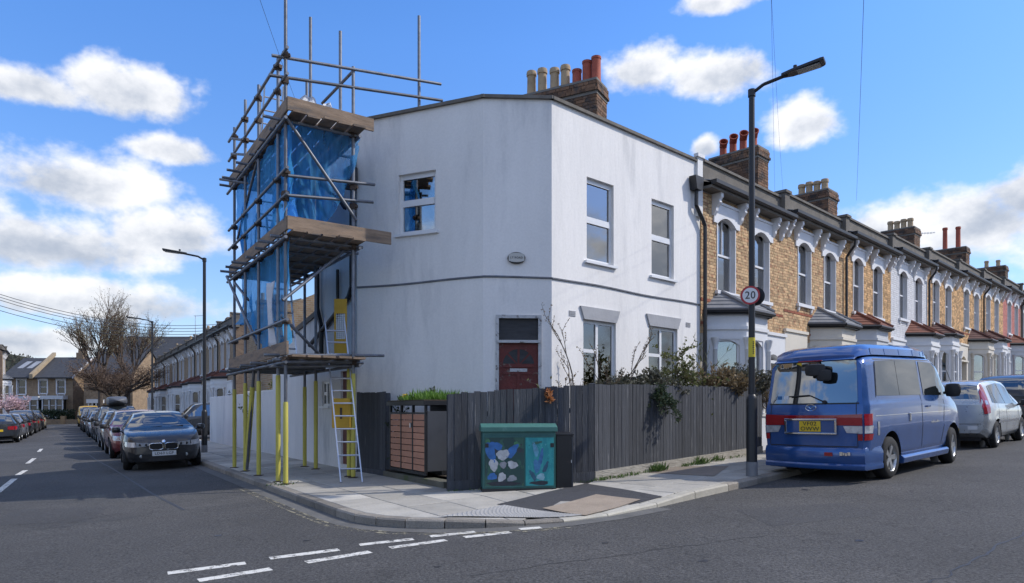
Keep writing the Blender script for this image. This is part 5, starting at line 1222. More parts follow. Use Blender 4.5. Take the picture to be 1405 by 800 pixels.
# ------------------------------------------------------------------ worker behind the netting
def person(label, loc, rz, J, col_top, col_leg, hair):
    """J: name -> (x,y,z,r). local x to the worker's right, y forward"""
    t = thing('person', label, 'person', loc, rz)
    names = list(J); bones = [('pelvis','spine'),('spine','chest'),('chest','neck'),('neck','head0'),('head0','head1'),('chest','shL'),('shL','elL'),('elL','wrL'),('wrL','haL'),('chest','shR'),('shR','elR'),('elR','wrR'),('wrR','haR'),('pelvis','hipL'),('hipL','knL'),('knL','anL'),('anL','toL'),('pelvis','hipR'),('hipR','knR'),('knR','anR'),('anR','toR')]
    for h in 'LR':
        for f in range(5): bones.append(('ha'+h, 'f%s%d' % (h,f)))
    me = bpy.data.meshes.new('body')
    for h in 'LR':
        hx = Vector(J['ha'+h][:3]); wx = Vector(J['wr'+h][:3]); d = (hx-wx).normalized(); sd_ = d.cross(Vector((0,1,.2))).normalized()
        for f in range(5):
            o_ = sd_*((f-1.5)*.02 if f else -.05); ln = (.055,.085,.092,.086,.07)[f]; e = hx+o_+d*ln; J['f%s%d' % (h,f)] = (e.x,e.y,e.z,.0085)
    names = list(J); me.from_pydata([J[n][:3] for n in names], [(names.index(a),names.index(b)) for a,b in bones], [])
    o = bpy.data.objects.new('body', me); COL.objects.link(o); o.parent = t
    sk = o.modifiers.new('skin','SKIN'); ly = me.skin_vertices[0] if me.skin_vertices else None
    if ly is None:
        bm = bmesh.new(); bm.from_mesh(me); bm.verts.layers.skin.verify(); bm.to_mesh(me); bm.free(); ly = me.skin_vertices[0]
    for i, n in enumerate(names): ly.data[i].radius = (J[n][3], J[n][3]); ly.data[i].use_root = (n == 'pelvis')
    o.modifiers.new('sub','SUBSURF').render_levels = 2
    m = mat('navy_workwear', col_top, .85, .2, 6, bump=.3); me.materials.append(m)
    hd = Vector(J['head0'][:3]).lerp(Vector(J['head1'][:3]), .5)
    mb = MB(); mb.M = Matrix.Translation(hd); mb.lathe([(.001,-.12),(.05,-.115),(.075,-.07),(.088,0),(.085,.05),(.06,.1),(.001,.122)], 14); hdo = mb.build('head', mat('skin', (.42,.25,.18), .6, .1, 8), t, smooth=True)
    mb = MB(); mb.M = Matrix.Translation(hd+Vector((0,-.012,.02))); mb.lathe([(.094,-.04),(.097,0),(.092,.05),(.066,.095),(.001,.118)], 14); mb.build('hair', mat('dark_hair', hair, .7, .3, 20), hdo, smooth=True)
    mb = MB()
    for s in (-1,1): mb.tube((hd.x+s*.085,hd.y,hd.z-.03),(hd.x+s*.1,hd.y-.005,hd.z+.02),.015,n=6)
    mb.tube((hd.x,hd.y+.085,hd.z-.01),(hd.x,hd.y+.108,hd.z-.035),.013,n=6); mb.build('face_features', hdo.data.materials[0], hdo, smooth=True)
    return t
J = dict(pelvis=(0,0,.84,.15), spine=(0,.10,1.0,.145), chest=(.0,.24,1.16,.165), neck=(0,.36,1.27,.06), head0=(0,.40,1.32,.055), head1=(0,.47,1.43,.05),
  shL=(-.2,.27,1.19,.075), elL=(-.27,.36,.95,.055), wrL=(-.2,.5,.78,.036), haL=(-.18,.53,.71,.034), shR=(.2,.27,1.19,.075), elR=(.32,.42,.98,.055), wrR=(.36,.6,.82,.036), haR=(.37,.65,.75,.034),
  hipL=(-.1,0,.8,.11), knL=(-.12,.1,.46,.075), anL=(-.12,-.02,.09,.05), toL=(-.13,.14,.04,.04), hipR=(.1,0,.8,.11), knR=(.13,.12,.46,.075), anR=(.13,.02,.09,.05), toR=(.14,.18,.04,.04))
pv = at(414,300,13.05); person('worker in dark clothes bending behind the blue netting', (pv.x,pv.y,DK[1]+.045), R(-50), J, (.015,.02,.035), (.02,.02,.03), (.02,.015,.012))

# ------------------------------------------------------------------ painted cabinet and its neighbour
def painted(name, base, cols, scale, seed):
    """abstract brush blotches, no figure"""
    m, nt, b = new_mat(name); N = nt.nodes; L = nt.links; tc = N.new('ShaderNodeTexCoord'); mp = N.new('ShaderNodeMapping'); mp.inputs['Location'].default_value = (seed,seed*.3,seed*.7); L.new(tc.outputs['Object'], mp.inputs[0])
    prev = N.new('ShaderNodeRGB'); prev.outputs[0].default_value = rgb(base); sock = prev.outputs[0]
    for i, (c, th, sc_, st) in enumerate(cols):
        m2 = N.new('ShaderNodeMapping'); m2.inputs['Scale'].default_value = st; m2.inputs['Location'].default_value = (i*3.1,i*1.7,i*2.3); L.new(mp.outputs[0], m2.inputs[0])
        n1 = N.new('ShaderNodeTexNoise'); n1.inputs['Scale'].default_value = sc_; n1.inputs['Detail'].default_value = 4; L.new(m2.outputs[0], n1.inputs['Vector'])
        r = N.new('ShaderNodeMapRange'); L.new(n1.outputs[0], r.inputs[0]); r.inputs[1].default_value = th; r.inputs[2].default_value = th+.025
        mx = N.new('ShaderNodeMix'); mx.data_type = 'RGBA'; L.new(r.outputs[0], mx.inputs[0]); L.new(sock, mx.inputs[6]); mx.inputs[7].default_value = rgb(c); sock = mx.outputs[2]
    L.new(sock, b.inputs['Base Color']); b.inputs['Roughness'].default_value = .5; return m
MT['teal'] = mat('teal_paint', (.028,.115,.105), .5, .2, 4, col2=(.03,.10,.10), c2lo=.5, c2hi=.75)
MT['tealtop'] = mat('sea_green_roof_paint', (.055,.165,.14), .5, .15, 4, bump=.1, col2=(.2,.34,.3), c2lo=.55, c2hi=.7)
ca, cb = Vector((-.43,10.30)), Vector((.645,10.42)); uc = (cb-ca).normalized(); cz = zg(.1,10.4)+.105
cabt = thing('street_cabinet', 'teal street cabinet with colourful painted doors in front of fence', 'cabinet', (ca.x,ca.y,cz-.02), math.atan2(uc.y,uc.x))
W_ = (cb-ca).length; Hc = .985
mb = MB(); mb.box(0,W_,0,.36,.0,Hc-.1); mb.build('body', MT['teal'], cabt, bevel=.008)
mb = MB(); mb.prism([(-.025,-.03,Hc-.10),(-.025,.39,Hc-.10),(-.025,.39,Hc-.03),(-.025,.16,Hc+.02),(-.025,-.03,Hc-.03)], (W_+.05,0,0)); mb.build('roof', MT['tealtop'], cabt, bevel=.006)
dm = [painted('mural_dark', (.016,.055,.052), [((.03,.10,.07),.52,4,(1,1,1)),((.05,.12,.06),.64,9,(2,1,.5)),((.03,.04,.05),.62,5,(1,1,1))], 1, 3.3),
      painted('mural_turquoise', (.02,.25,.27), [((.03,.31,.31),.5,7,(2,2,.6)),((.12,.40,.43),.66,24,(3,3,.8)),((.015,.17,.2),.63,5,(1,1,1))], 1, 8.1)]
SHAPES = [[], []]
def brush(lst, cx_, cz_, rx, rz, col, rot=0.0, wob=.06): lst.append((cx_,cz_,rx,rz,col,rot,wob))
B_, W2, G_, K_ = (.03,.13,.36), (.40,.42,.44), (.05,.17,.08), (.02,.025,.035)
for a in ((.10,.60,.07,.16,B_,.5),(.20,.68,.10,.05,B_,-.4),(.43,.60,.06,.13,B_,-.7),(.30,.55,.10,.075,W2,.3),(.44,.40,.075,.055,W2,-.3),(.16,.40,.065,.09,W2,.2),(.30,.40,.05,.05,(.24,.25,.28),0),(.14,.23,.07,.05,B_,.2),(.28,.22,.055,.07,W2,-.5),(.43,.20,.07,.045,(.25,.27,.3),.2),(.50,.69,.05,.05,G_,.3),(.07,.72,.04,.06,G_,0),(.30,.12,.24,.035,K_,0)): brush(SHAPES[0], *a)
for a in ((.78,.62,.035,.11,(.10,.30,.42),.25),(.86,.50,.03,.14,(.04,.15,.33),-.2),(.80,.38,.05,.10,(.05,.19,.36),.1),(.93,.36,.028,.09,(.03,.10,.16),-.4),(.74,.24,.03,.09,(.03,.10,.16),.5),(.86,.22,.06,.05,(.22,.40,.46),0),(.80,.72,.075,.02,(.04,.12,.09),.2),(.84,.13,.14,.03,K_,0)): brush(SHAPES[1], *a)
for (x0,x1,m_) in ((.035,.57*W_-.01,dm[0]),(.57*W_+.015,W_-.03,dm[1])):
    mb = MB(); mb.box(x0,x1,-.014,.0,.075,Hc-.17); d_ = mb.build('door', m_, cabt, bevel=.004)
    for (cx_,cz_,rx_,rz_,col_,rot_,wob_) in SHAPES[0 if x0 < .1 else 1]:     # loose brush marks, no figure
        mb = MB(); rr_b = random.Random(int(cx_*1000+cz_*77)); ph_ = rr_b.uniform(0,6)
        pts_ = []
        for k in range(22):
            t_ = 2*math.pi*k/22; q_ = 1+.12*math.sin(3*t_+ph_)+.07*math.sin(7*t_+2*ph_); ex, ez = rx_*q_*math.cos(t_), rz_*q_*math.sin(t_)
            pts_.append((max(x0+.004,min(x1-.004,cx_+ex*math.cos(rot_)-ez*math.sin(rot_))), -.0155-.0004*(len(SHAPES)+rr_b.random()), max(.095,min(Hc-.19,cz_+ex*math.sin(rot_)+ez*math.cos(rot_)))))
        mb.poly(pts_); mb.build('brush_mark', mat('brush_colour', col_, .55, .35, 14), d_)
    mb = MB(); xx = x0 if x0 < .1 else x1-.05; mb.box(xx,xx+.05,-.022,-.013,Hc-.33,Hc-.27); mb.build('hinge', MT['black'], d_)
    mb = MB(); mb.box(x0,x1,-.019,-.013,.075,.09); mb.box(x0,x1,-.019,-.013,Hc-.185,Hc-.17); mb.build('edge_strip', MT['teal'], d_)
mb = MB(); mb.box(-.01,W_+.01,-.008,.37,-.03,.05); mb.build('plinth', MT['black'], cabt)
ba = ca+uc*(W_+.012)+Vector((0,.06)); bx_ = thing('street_cabinet', 'small black cabinet tucked against right side of the painted one', 'cabinet', (ba.x,ba.y,cz-.02), math.atan2(uc.y,uc.x))
mb = MB(); mb.box(0,.26,0,.34,0,.83); mb.build('body', mat('glossy_black_paint', (.012,.012,.014), .35, .3, 3, col2=(.05,.03,.028), c2lo=.55, c2hi=.7), bx_, bevel=.006)
mb = MB(); mb.prism([(-.005,-.015,.83),(-.005,.36,.83),(-.005,.36,.87),(-.005,-.015,.845)], (.275,0,0)); mb.build('roof', MT['black'], bx_)
mb = MB(); mb.box(.235,.25,-.012,0,.05,.8); mb.build('door_edge', MT['darkgrey'], bx_); mb = MB(); mb.box(.225,.235,-.014,0,.42,.46); mb.build('lock', MT['alu'], bx_)

# ------------------------------------------------------------------ lamp columns
def lamp(label, base, h, arm, al, sign=False):
    t = thing('street_lamp', label, 'street lamp', base, math.atan2(arm.y,arm.x), 'street lamps')
    mb = MB(); mb.lathe([(.085,.12),(.085,1.22),(.075,1.27),(.052,1.3)], 16); mb.lathe([(.052,1.3),(.046,h)], 14); mb.build('column', MT['black'], t, smooth=True)
    mb = MB(); mb.lathe([(.09,-.05),(.09,.22),(.0865,.225)], 16); mb.build('base_collar', mat('grey_base_paint', (.16,.16,.165), .6, .2, 6), t, smooth=True)
    mb = MB(); mb.lathe([(.06,h-.05),(.06,h+.06),(.02,h+.075)], 12); mb.path([Vector((0,0,h)),Vector((.18,0,h+.10)),Vector((al*.5,0,h+.16))], .028, 8); mb.build('arm', MT['black'], t, smooth=True)
    mb = MB(); x0 = al*.42; x1 = al; z = h+.17
    mb.prism([(x0,-.05,z-.03),(x0+.16,-.1,z-.02),(x1-.04,-.12,z+.03),(x1,-.1,z+.045),(x1,.1,z+.045),(x1-.04,.12,z+.03),(x0+.16,.1,z-.02),(x0,.05,z-.03)], (0,0,.05)); hd = mb.build('lamp_head', MT['black'], t, bevel=.012)
    mb = MB(); mb.prism([(x0+.24,-.085,z-.012),(x1-.06,-.09,z+.02),(x1-.06,.09,z+.02),(x0+.24,.085,z-.012)], (0,0,-.006)); mb.build('lens', mat('led_lens', (.30,.30,.28), .2, .05, 4), hd)
    mb = MB(); mb.lathe([(.03,z+.05),(.03,z+.09),(.01,z+.1)], 10, Matrix.Translation((x0+.2,0,.015))); mb.build('photocell', MT['black'], hd)
    return t
lp = gpt(1031.5,653,.105); LAMP = lamp('tall black lamp column with speed limit sign beside blue van', lp, 6.1, Vector((.84,-.54)), 1.08)
def sign_disc(parent, label_r, M, front, back):
    mb = MB(); mb.M = M; mb.lathe([(.001,0),(.15,0),(.15,.006),(.001,.006)], 28); s = mb.build('sign_plate', MT['black'], parent)
    if front:
        mb = MB(); mb.M = M; mb.lathe([(.118,.0075),(.147,.0075)], 32); mb.build('red_ring', mat('sign_red', (.45,.03,.035), .5, .1, 4), s)
        mb = MB(); mb.M = M; mb.lathe([(.001,.0078),(.118,.0078)], 32); mb.build('sign_face', mat('sign_white', (.72,.72,.72), .5, .05, 4), s)
        text_part('numerals', '20', .155, MT['black'], s, M @ Matrix.Translation((0,-.004,.009)) @ Matrix.Diagonal((1,1.08,1,1)))
    return s
inv = LAMP.matrix_basis.inverted() if False else (Matrix.Translation(lp) @ Matrix.Rotation(math.atan2(-.54,.84),4,'Z')).inverted()
zc_ = EYE+(HY-406)/F*lp.y
c_ = Vector((lp.x-.045,lp.y-.06,zc_)); fd = Vector((-.30,-.95,0)).normalized(); sign_disc(LAMP, '', inv @ frame(c_, (-fd.y if False else .95,-.30,0), (0,0,1)), True, None)
c_ = Vector((lp.x+.075,lp.y+.06,zc_)); sign_disc(LAMP, '', inv @ frame(c_, (-.85,.5,0), (0,0,1)), True, None)
mb = MB(); zs0, zs1 = EYE+(HY-490)/F*lp.y, EYE+(HY-463.5)/F*lp.y
mb.lathe([(.0535,zs0-lp.z),(.0535,zs1-lp.z)], 20); st_ = mb.build('yellow_sticker', mat('yellow_sticker', (.62,.5,.03), .5, .05, 4), LAMP)
mb = MB(); mb.M = inv @ frame(Vector((lp.x+.006,lp.y-.0545,(zs0+zs1)/2)), (1,0,0), (0,0,1))
rr = random.Random(3)
for k in range(7): mb.box(-.012+rr.uniform(0,.004),.014,-.105+k*.03,-.09+k*.03+rr.uniform(0,.006),0,.001)
mb.build('sticker_print', MT['black'], st_)
b_ = Vector((-9.35,21.4)); lamp('black lamp column beyond the parked dark hatchback', (b_.x,b_.y,zg(b_.x,b_.y)+.1), 5.85, -Vector((.95,.31)), 1.15)
b_ = Vector((-18.6,36.4)); lamp('farther lamp column in front of the bare trees', (b_.x,b_.y,zg(b_.x,b_.y)+.1), 5.85, -Vector((.95,.31)), 1.2)

# ------------------------------------------------------------------ wires and aerials
def wire(label, a, b, sag, r=.008, n=18):
    a, b = Vector(a), Vector(b); mb = MB(); pts_ = [a.lerp(b,i/n)-Vector((0,0,sag*4*(i/n)*(1-i/n))) for i in range(n+1)]; mb.path(pts_, r, 5)
    return tag(mb.build('overhead_wire', MT['black'], None), label, 'wire', 'overhead wires')
wire('thin wire slanting down to the scaffold top', at(352,-14,9), at(410,150,14), .02, .003)
wire('overhead wire left of the lamp head dropping to the brick terrace', at(1058,-12,9.5), at(1063,262,20), .0, .0022)
wire('overhead wire crossing the lamp arm down to the brick roof', at(1058,-14,9.5), at(1075,268,21), .25, .0022)
wire('overhead wire falling to the dish on the terrace roof', at(1185.5,-12,10), at(1175,275,28), .15, .004)
for i,(y0,y1) in enumerate(((398,441),(402,445),(406,449),(414,452),(421,456))):
    wire(['topmost','second','third','fourth','lowest'][i]+' of the wires sagging in from the left frame edge', at(-30,y0-4,34), at(330,y1,46), .9, .016)
def aerial(label, base, h):
    t = thing('tv_aerial', label, 'aerial', base); mb = MB(); mb.tube((0,0,-.3),(0,0,h),.02,n=6); mb.build('mast', MT['alu'], t)
    mb = MB(); mb.tube((-.1,0,h-.05),(.9,-.2,h-.05),.012,n=5)
    for k in range(7): mb.tube((k*.13,-.2-.03*k,h-.05),(k*.13,.2-.03*k,h-.05),.008,n=4)
    mb.build('boom', MT['alu'], t); return t
q = P2+UR*23.5+Vector((-.7,.71))*2.2; aerial('television aerial above right-hand terrace ridge', (q.x,q.y,eav(23)+1.0), 1.6)
q = at(268,440,52); aerial('television aerial over the left street roofs', (q.x,q.y,q.z-1.2), 1.6)
q = P2+UR*8.9+Vector((-.7,.71))*1.0; dsh = thing('satellite_dish', 'grey satellite dish beside terrace chimney', 'dish', (q.x,q.y,eav(9)+1.0)); mb = MB(); mb.M = Matrix.Rotation(R(65),4,'X') @ Matrix.Rotation(.4,4,'Y'); mb.lathe([(.001,.06),(.15,.045),(.3,0),(.3,-.01),(.15,.035),(.001,.05)], 18); mb.build('dish', mat('dish_grey', (.3,.3,.31), .5, .1, 4), dsh, smooth=True)
mb = MB(); mb.tube((0,0,-.6),(0,0,0),.02); mb.build('mast', MT['alu'], dsh)
# ------------------------------------------------------------------ plants
def leaf_mat(name, c, var=.35, tr=.25):
    m = mat(name, c, .65, .2, 3, frnd=var); nt = m.node_tree; b = nt.nodes['Principled BSDF']
    t = nt.nodes.new('ShaderNodeBsdfTranslucent'); t.inputs[0].default_value = rgb([min(1,x*1.6) for x in c]); mx = nt.nodes.new('ShaderNodeMixShader'); mx.inputs[0].default_value = tr
    nt.links.new(b.outputs[0], mx.inputs[1]); nt.links.new(t.outputs[0], mx.inputs[2]); nt.links.new(mx.outputs[0], nt.nodes['Material Output'].inputs[0]); return m
MT['lav'] = leaf_mat('grey_green_leaf', (.085,.085,.06)); MT['green'] = leaf_mat('green_leaf', (.07,.12,.03)); MT['olive'] = leaf_mat('olive_leaf', (.10,.11,.035)); MT['grass'] = leaf_mat('bright_grass', (.10,.20,.025)); MT['dry'] = leaf_mat('dry_leaf', (.19,.14,.075)); MT['darkgreen'] = leaf_mat('dark_leaf', (.035,.055,.025))
MT['bark'] = mat('bark', (.085,.065,.05), .95, .3, 8, bump=.4); MT['twig'] = mat('twig', (.17,.115,.08), .9, .3, 5, frnd=.3); MT['yflower'] = mat('yellow_petal', (.75,.5,.02), .6, .1, 5); MT['pink'] = leaf_mat('pink_blossom', (.55,.40,.42), .3, .3)
def leaf(mb, c, d, s, w, rr):
    d = d.normalized(); sd_ = d.cross(Vector((rr.uniform(-1,1),rr.uniform(-1,1),rr.uniform(-1,1)))).normalized()*w; mb.cur = max(.01,rr.random())
    mb.poly([c, c+d*s*.5+sd_, c+d*s, c+d*s*.5-sd_])
def shrub(name, label, cat, base, h, rx, ry, stems, leaves, lm, ls=.05, lw=.012, seed=1, upright=.5, droop=0.0, group=None, stem_r=.006, twigs=3, bare=False):
    rr = random.Random(seed); t = thing(name, label, cat, base, 0, group); st = MB(); lf = MB(); tips = []
    for i in range(stems):
        a = rr.uniform(0,6.283); q = math.sqrt(rr.random()); e = Vector((math.cos(a)*rx*q, math.sin(a)*ry*q, h*rr.uniform(.6,1.0)*(1-.35*q))); p = Vector((e.x*.25,e.y*.25,0)); pts_ = [p]
        for k in range(1,6):
            f = k/5; v = p.lerp(e,f)+Vector((rr.uniform(-1,1),rr.uniform(-1,1),rr.uniform(-.5,.5)))*.03*h; v.z -= droop*f*f*q; pts_.append(v)
        for k in range(5): st.tube(pts_[k], pts_[k+1], stem_r*(1-.15*k), stem_r*(1-.15*(k+1)), n=4, cap=False)
        segs = list(zip(pts_[1:],pts_[2:]))
        for k in range(twigs):
            A, B = rr.choice(segs); o = A.lerp(B,rr.random()); d = Vector((rr.uniform(-1,1),rr.uniform(-1,1),rr.uniform(-.1,1))).normalized()*h*rr.uniform(.1,.25); st.tube(o, o+d, stem_r*.5, stem_r*.3, n=3, cap=False); segs.append((o,o+d))
        tips.append(segs)
    for i in range(leaves):
        A, B = rr.choice(rr.choice(tips)); c = A.lerp(B, rr.random()); d = (B-A).normalized()*upright+Vector((rr.uniform(-1,1),rr.uniform(-1,1),rr.uniform(-.6,1)))
        leaf(lf, c, d, ls*rr.uniform(.6,1.3), lw*rr.uniform(.7,1.3), rr)
    struct(st.build('stems', MT['twig'], t), 'stuff')
    if leaves: struct(lf.build('foliage', lm, t), 'stuff')
    return t
def gp(px, Y, h=.2): x = (px-CX)/F*Y; return Vector((x,Y,zg(x,Y)+h))
shrub('shrub', 'grey-green lavender bush spilling over fence top near corner', 'shrub', gp(852,12.7,1.15), .75, .62, .35, 80, 5200, MT['lav'], .075, .018, 1, group='garden shrubs')
shrub('shrub', 'lavender clump behind fence under the second ground window', 'shrub', gp(893,13.1,1.15), .85, .65, .35, 80, 5200, MT['lav'], .075, .018, 2, group='garden shrubs')
shrub('shrub', 'tall loose olive-green bush in front of right ground-floor window', 'shrub', gp(930,14.1,.5), 2.1, .5, .35, 60, 4600, MT['olive'], .075, .024, 3, stem_r=.009, group='garden shrubs', twigs=6)
ov_ = FC+UR*1.75-NR*.02; shrub('shrub', 'dark trailing plant hanging over the fence, right of its corner', 'shrub', (ov_.x,ov_.y,1.60), .48, .48, .32, 80, 4600, MT['darkgreen'], .06, .013, 4, droop=.6, group='garden shrubs')
shrub('shrub', 'grassy spiky tuft beside the downpipe above fence', 'shrub', gp(962,15.0), 2.75, .34, .3, 26, 1000, MT['olive'], .16, .008, 5, upright=1.6, group='garden shrubs')
shrub('shrub', 'brownish bush left of lamp column over fence', 'shrub', gp(985,14.6,1.2), .9, .75, .4, 80, 5000, MT['dry'], .07, .02, 6, group='garden shrubs')
shrub('shrub', 'bush behind lamp column above end of fence', 'shrub', gp(1022,15.3,1.2), .95, .75, .4, 80, 5000, MT['lav'], .07, .02, 7, group='garden shrubs')
shrub('shrub', 'dry brown growth behind blue van roof corner', 'shrub', gp(1062,16.8,1.0), 1.2, .9, .5, 60, 3000, MT['dry'], .055, .012, 8, group='garden shrubs')
# bare budding shrub in front of the left ground-floor window
def bare_plant(name, label, base, H, seed, spread, n0=3, mat_=None, r0=.014, depth=4, bud=True, group=None):
    rr = random.Random(seed); t = thing(name, label, 'shrub', base, 0, group); st = MB(); bd = MB()
    def grow(p, d, ln, r, lv):
        n_ = 4; q = p
        for k in range(n_):
            d = (d+Vector((rr.uniform(-1,1),rr.uniform(-1,1),rr.uniform(-.3,.8)))*.16).normalized(); e = q+d*ln/n_; st.tube(q, e, r*(1-.12*k), r*(1-.12*(k+1)), n=5, cap=False)
            if lv > 0 and k > 0 and rr.random() < .8: grow(e, (d+Vector((rr.uniform(-1,1),rr.uniform(-1,1),rr.uniform(-.1,.6)))*spread).normalized(), ln*rr.uniform(.4,.6), r*.6, lv-1)
            if bud and lv < 2:
                for _ in range(2): leaf(bd, e+Vector((rr.uniform(-.02,.02),)*3), Vector((rr.uniform(-1,1),rr.uniform(-1,1),rr.uniform(0,1))), .03, .012, rr)
            q = e
    for k in range(n0): grow(Vector((rr.uniform(-.05,.05),rr.uniform(-.05,.05),0)), Vector((rr.uniform(-.35,.35),rr.uniform(-.3,.3),1)), H*rr.uniform(.7,1), r0, depth)
    struct(st.build('stems', MT['bark'], t), 'stuff')
    if bud: struct(bd.build('buds', mat_ or MT['dry'], t), 'stuff')
    return t
bare_plant('shrub', 'bare budding shrub rising before the louvred window', gp(806,12.6), 1.75, 5, .55, 3, r0=.022, depth=3, group='garden shrubs')
bare_plant('shrub', 'low bare twigs left of the louvred window', gp(776,12.4), 1.15, 9, .7, 3, r0=.012, depth=3, group='garden shrubs')
shrub('shrub', 'thin leggy plant poking over fence in front of red door', 'shrub', gp(747,12.1), 2.05, .25, .2, 8, 160, MT['olive'], .09, .014, 12, group='garden shrubs', stem_r=.008)
cl = at(752,545,11.0); shrub('withered_plant', 'dry orange withered stalk hanging on fence below red door', 'plant', (cl.x,11.0-.02,cl.z-.1), .25, .05, .03, 5, 60, leaf_mat('orange_dead', (.42,.17,.06)), .08, .02, 3)
# planted roof of the bin store
bo, ub, bw, bd, btop = BINS; vb = Vector((-ub.y,ub.x)); bc = bo+ub*bw*.62+vb*bd*.5
g_ = MB(); rr = random.Random(4)
for i in range(1500):
    s, t_ = rr.uniform(.32,1.02), rr.uniform(0,1); p = bo+ub*bw*s+vb*bd*t_; c = Vector((p.x,p.y,btop-.01)); d = Vector((rr.uniform(-.6,.6),rr.uniform(-.6,.6),1)); leaf(g_, c, d, rr.uniform(.08,.24)*(.6+.5*math.sin(s*7)**2), .009, rr)
o = struct(g_.build('green_roof_grass', MT['grass']), 'stuff'); tag(o, 'bright green grass growing on the bin store roof', 'grass')
for i,(s,m_,lb) in enumerate(((.2,'yflower','small yellow flowers at left of the bin store roof'),)):
    p = bo+ub*bw*s+vb*bd*.3; t = thing('flower_clump', lb, 'flowers', (p.x,p.y,btop)); f_ = MB(); lf = MB()
    for k in range(22):
        c = Vector((rr.uniform(-.12,.12),rr.uniform(-.1,.1),rr.uniform(.02,.11)))
        for a in range(5): leaf(f_, c, Vector((math.cos(a*1.257),math.sin(a*1.257),.3)), .035, .014, rr)
    for k in range(160): leaf(lf, Vector((rr.uniform(-.2,.2),rr.uniform(-.15,.15),0)), Vector((rr.uniform(-1,1),rr.uniform(-1,1),1)), rr.uniform(.05,.13), .014, rr)
    struct(f_.build('petals', MT[m_], t), 'stuff'); struct(lf.build('leaves', MT['green'], t), 'stuff')
p = bo+ub*bw*.42+vb*bd*.6; shrub('shrub', 'dark twiggy plant in middle of bin store roof', 'shrub', (p.x,p.y,btop), .3, .12, .1, 10, 140, MT['darkgreen'], .05, .015, 21)
p = bo+ub*(-.1)+vb*.3; shrub('shrub', 'dark green bush left of bin store behind fence panel', 'shrub', (p.x,p.y,zg(p.x,p.y)+.2), 1.5, .2, .2, 20, 700, MT['darkgreen'], .06, .02, 22)
# weeds along the fence foot, moss in the joints
g_ = MB(); 
for i in range(34):
    s = rr.random()**1.4*5.0; p = FC+UR*s+NR*rr.uniform(.04,.10)
    for k in range(rr.randint(6,26)):
        q = p+Vector((rr.uniform(-.1,.1),rr.uniform(-.06,.06))); leaf(g_, Vector((q.x,q.y,zg(q.x,q.y)+.1)), Vector((rr.uniform(-1,1),rr.uniform(-1,1),1.2)), rr.uniform(.02,.10), .008, rr)
for (s,n_) in ((1.55,90),(1.7,90),(3.0,60),(3.1,50),(3.7,40)):
    p = FC+UR*s+NR*.09
    for k in range(n_):
        q = p+Vector((rr.uniform(-.13,.13),rr.uniform(-.08,.08))); leaf(g_, Vector((q.x,q.y,zg(q.x,q.y)+.1)), Vector((rr.uniform(-1,1),rr.uniform(-1,1),1.2)), rr.uniform(.05,.20), .012, rr)
for i in range(160):
    s = rr.random(); p = Vector((-.95,10.5)).lerp(Vector((1.28,11.15)),s); leaf(g_, Vector((p.x+rr.uniform(-.03,.03),p.y-rr.uniform(0,.06),zg(p.x,p.y)+.1)), Vector((rr.uniform(-1,1),rr.uniform(-1,1),.8)), rr.uniform(.02,.06), .008, rr)
for i in range(70):
    p = SO+Vector((rr.uniform(-.3,.15),rr.uniform(-.2,.3))); leaf(g_, Vector((p.x,p.y,zg(p.x,p.y)+.1)), Vector((rr.uniform(-1,1),rr.uniform(-1,1),.8)), rr.uniform(.02,.06), .008, rr)
o = struct(g_.build('pavement_weeds', MT['green']), 'stuff'); tag(o, 'green weeds sprouting along the foot of the fence', 'weeds')
q = PM_+UL*9.0+Vector((.6,.5)); shrub('shrub', 'ivy bush showing over the white garden wall', 'shrub', (q.x,q.y,zg(q.x,q.y)), 2.7, 1.3, .5, 60, 2400, MT['olive'], .09, .03, 31)
# hedge at the street end
hx = at(72,570,84.5); hb = MB()
for i in range(1700): leaf(hb, Vector((rr.uniform(-2.6,2.6),rr.uniform(-.4,.4),rr.uniform(.2,1.7))), Vector((rr.uniform(-1,1),rr.uniform(-1,1),rr.uniform(-1,1))), .28, .1, rr)
t = thing('hedge', 'dark clipped hedge in front of the end house bays', 'hedge', (hx.x,hx.y,zg(hx.x,hx.y))); struct(hb.build('foliage', MT['darkgreen'], t), 'stuff')

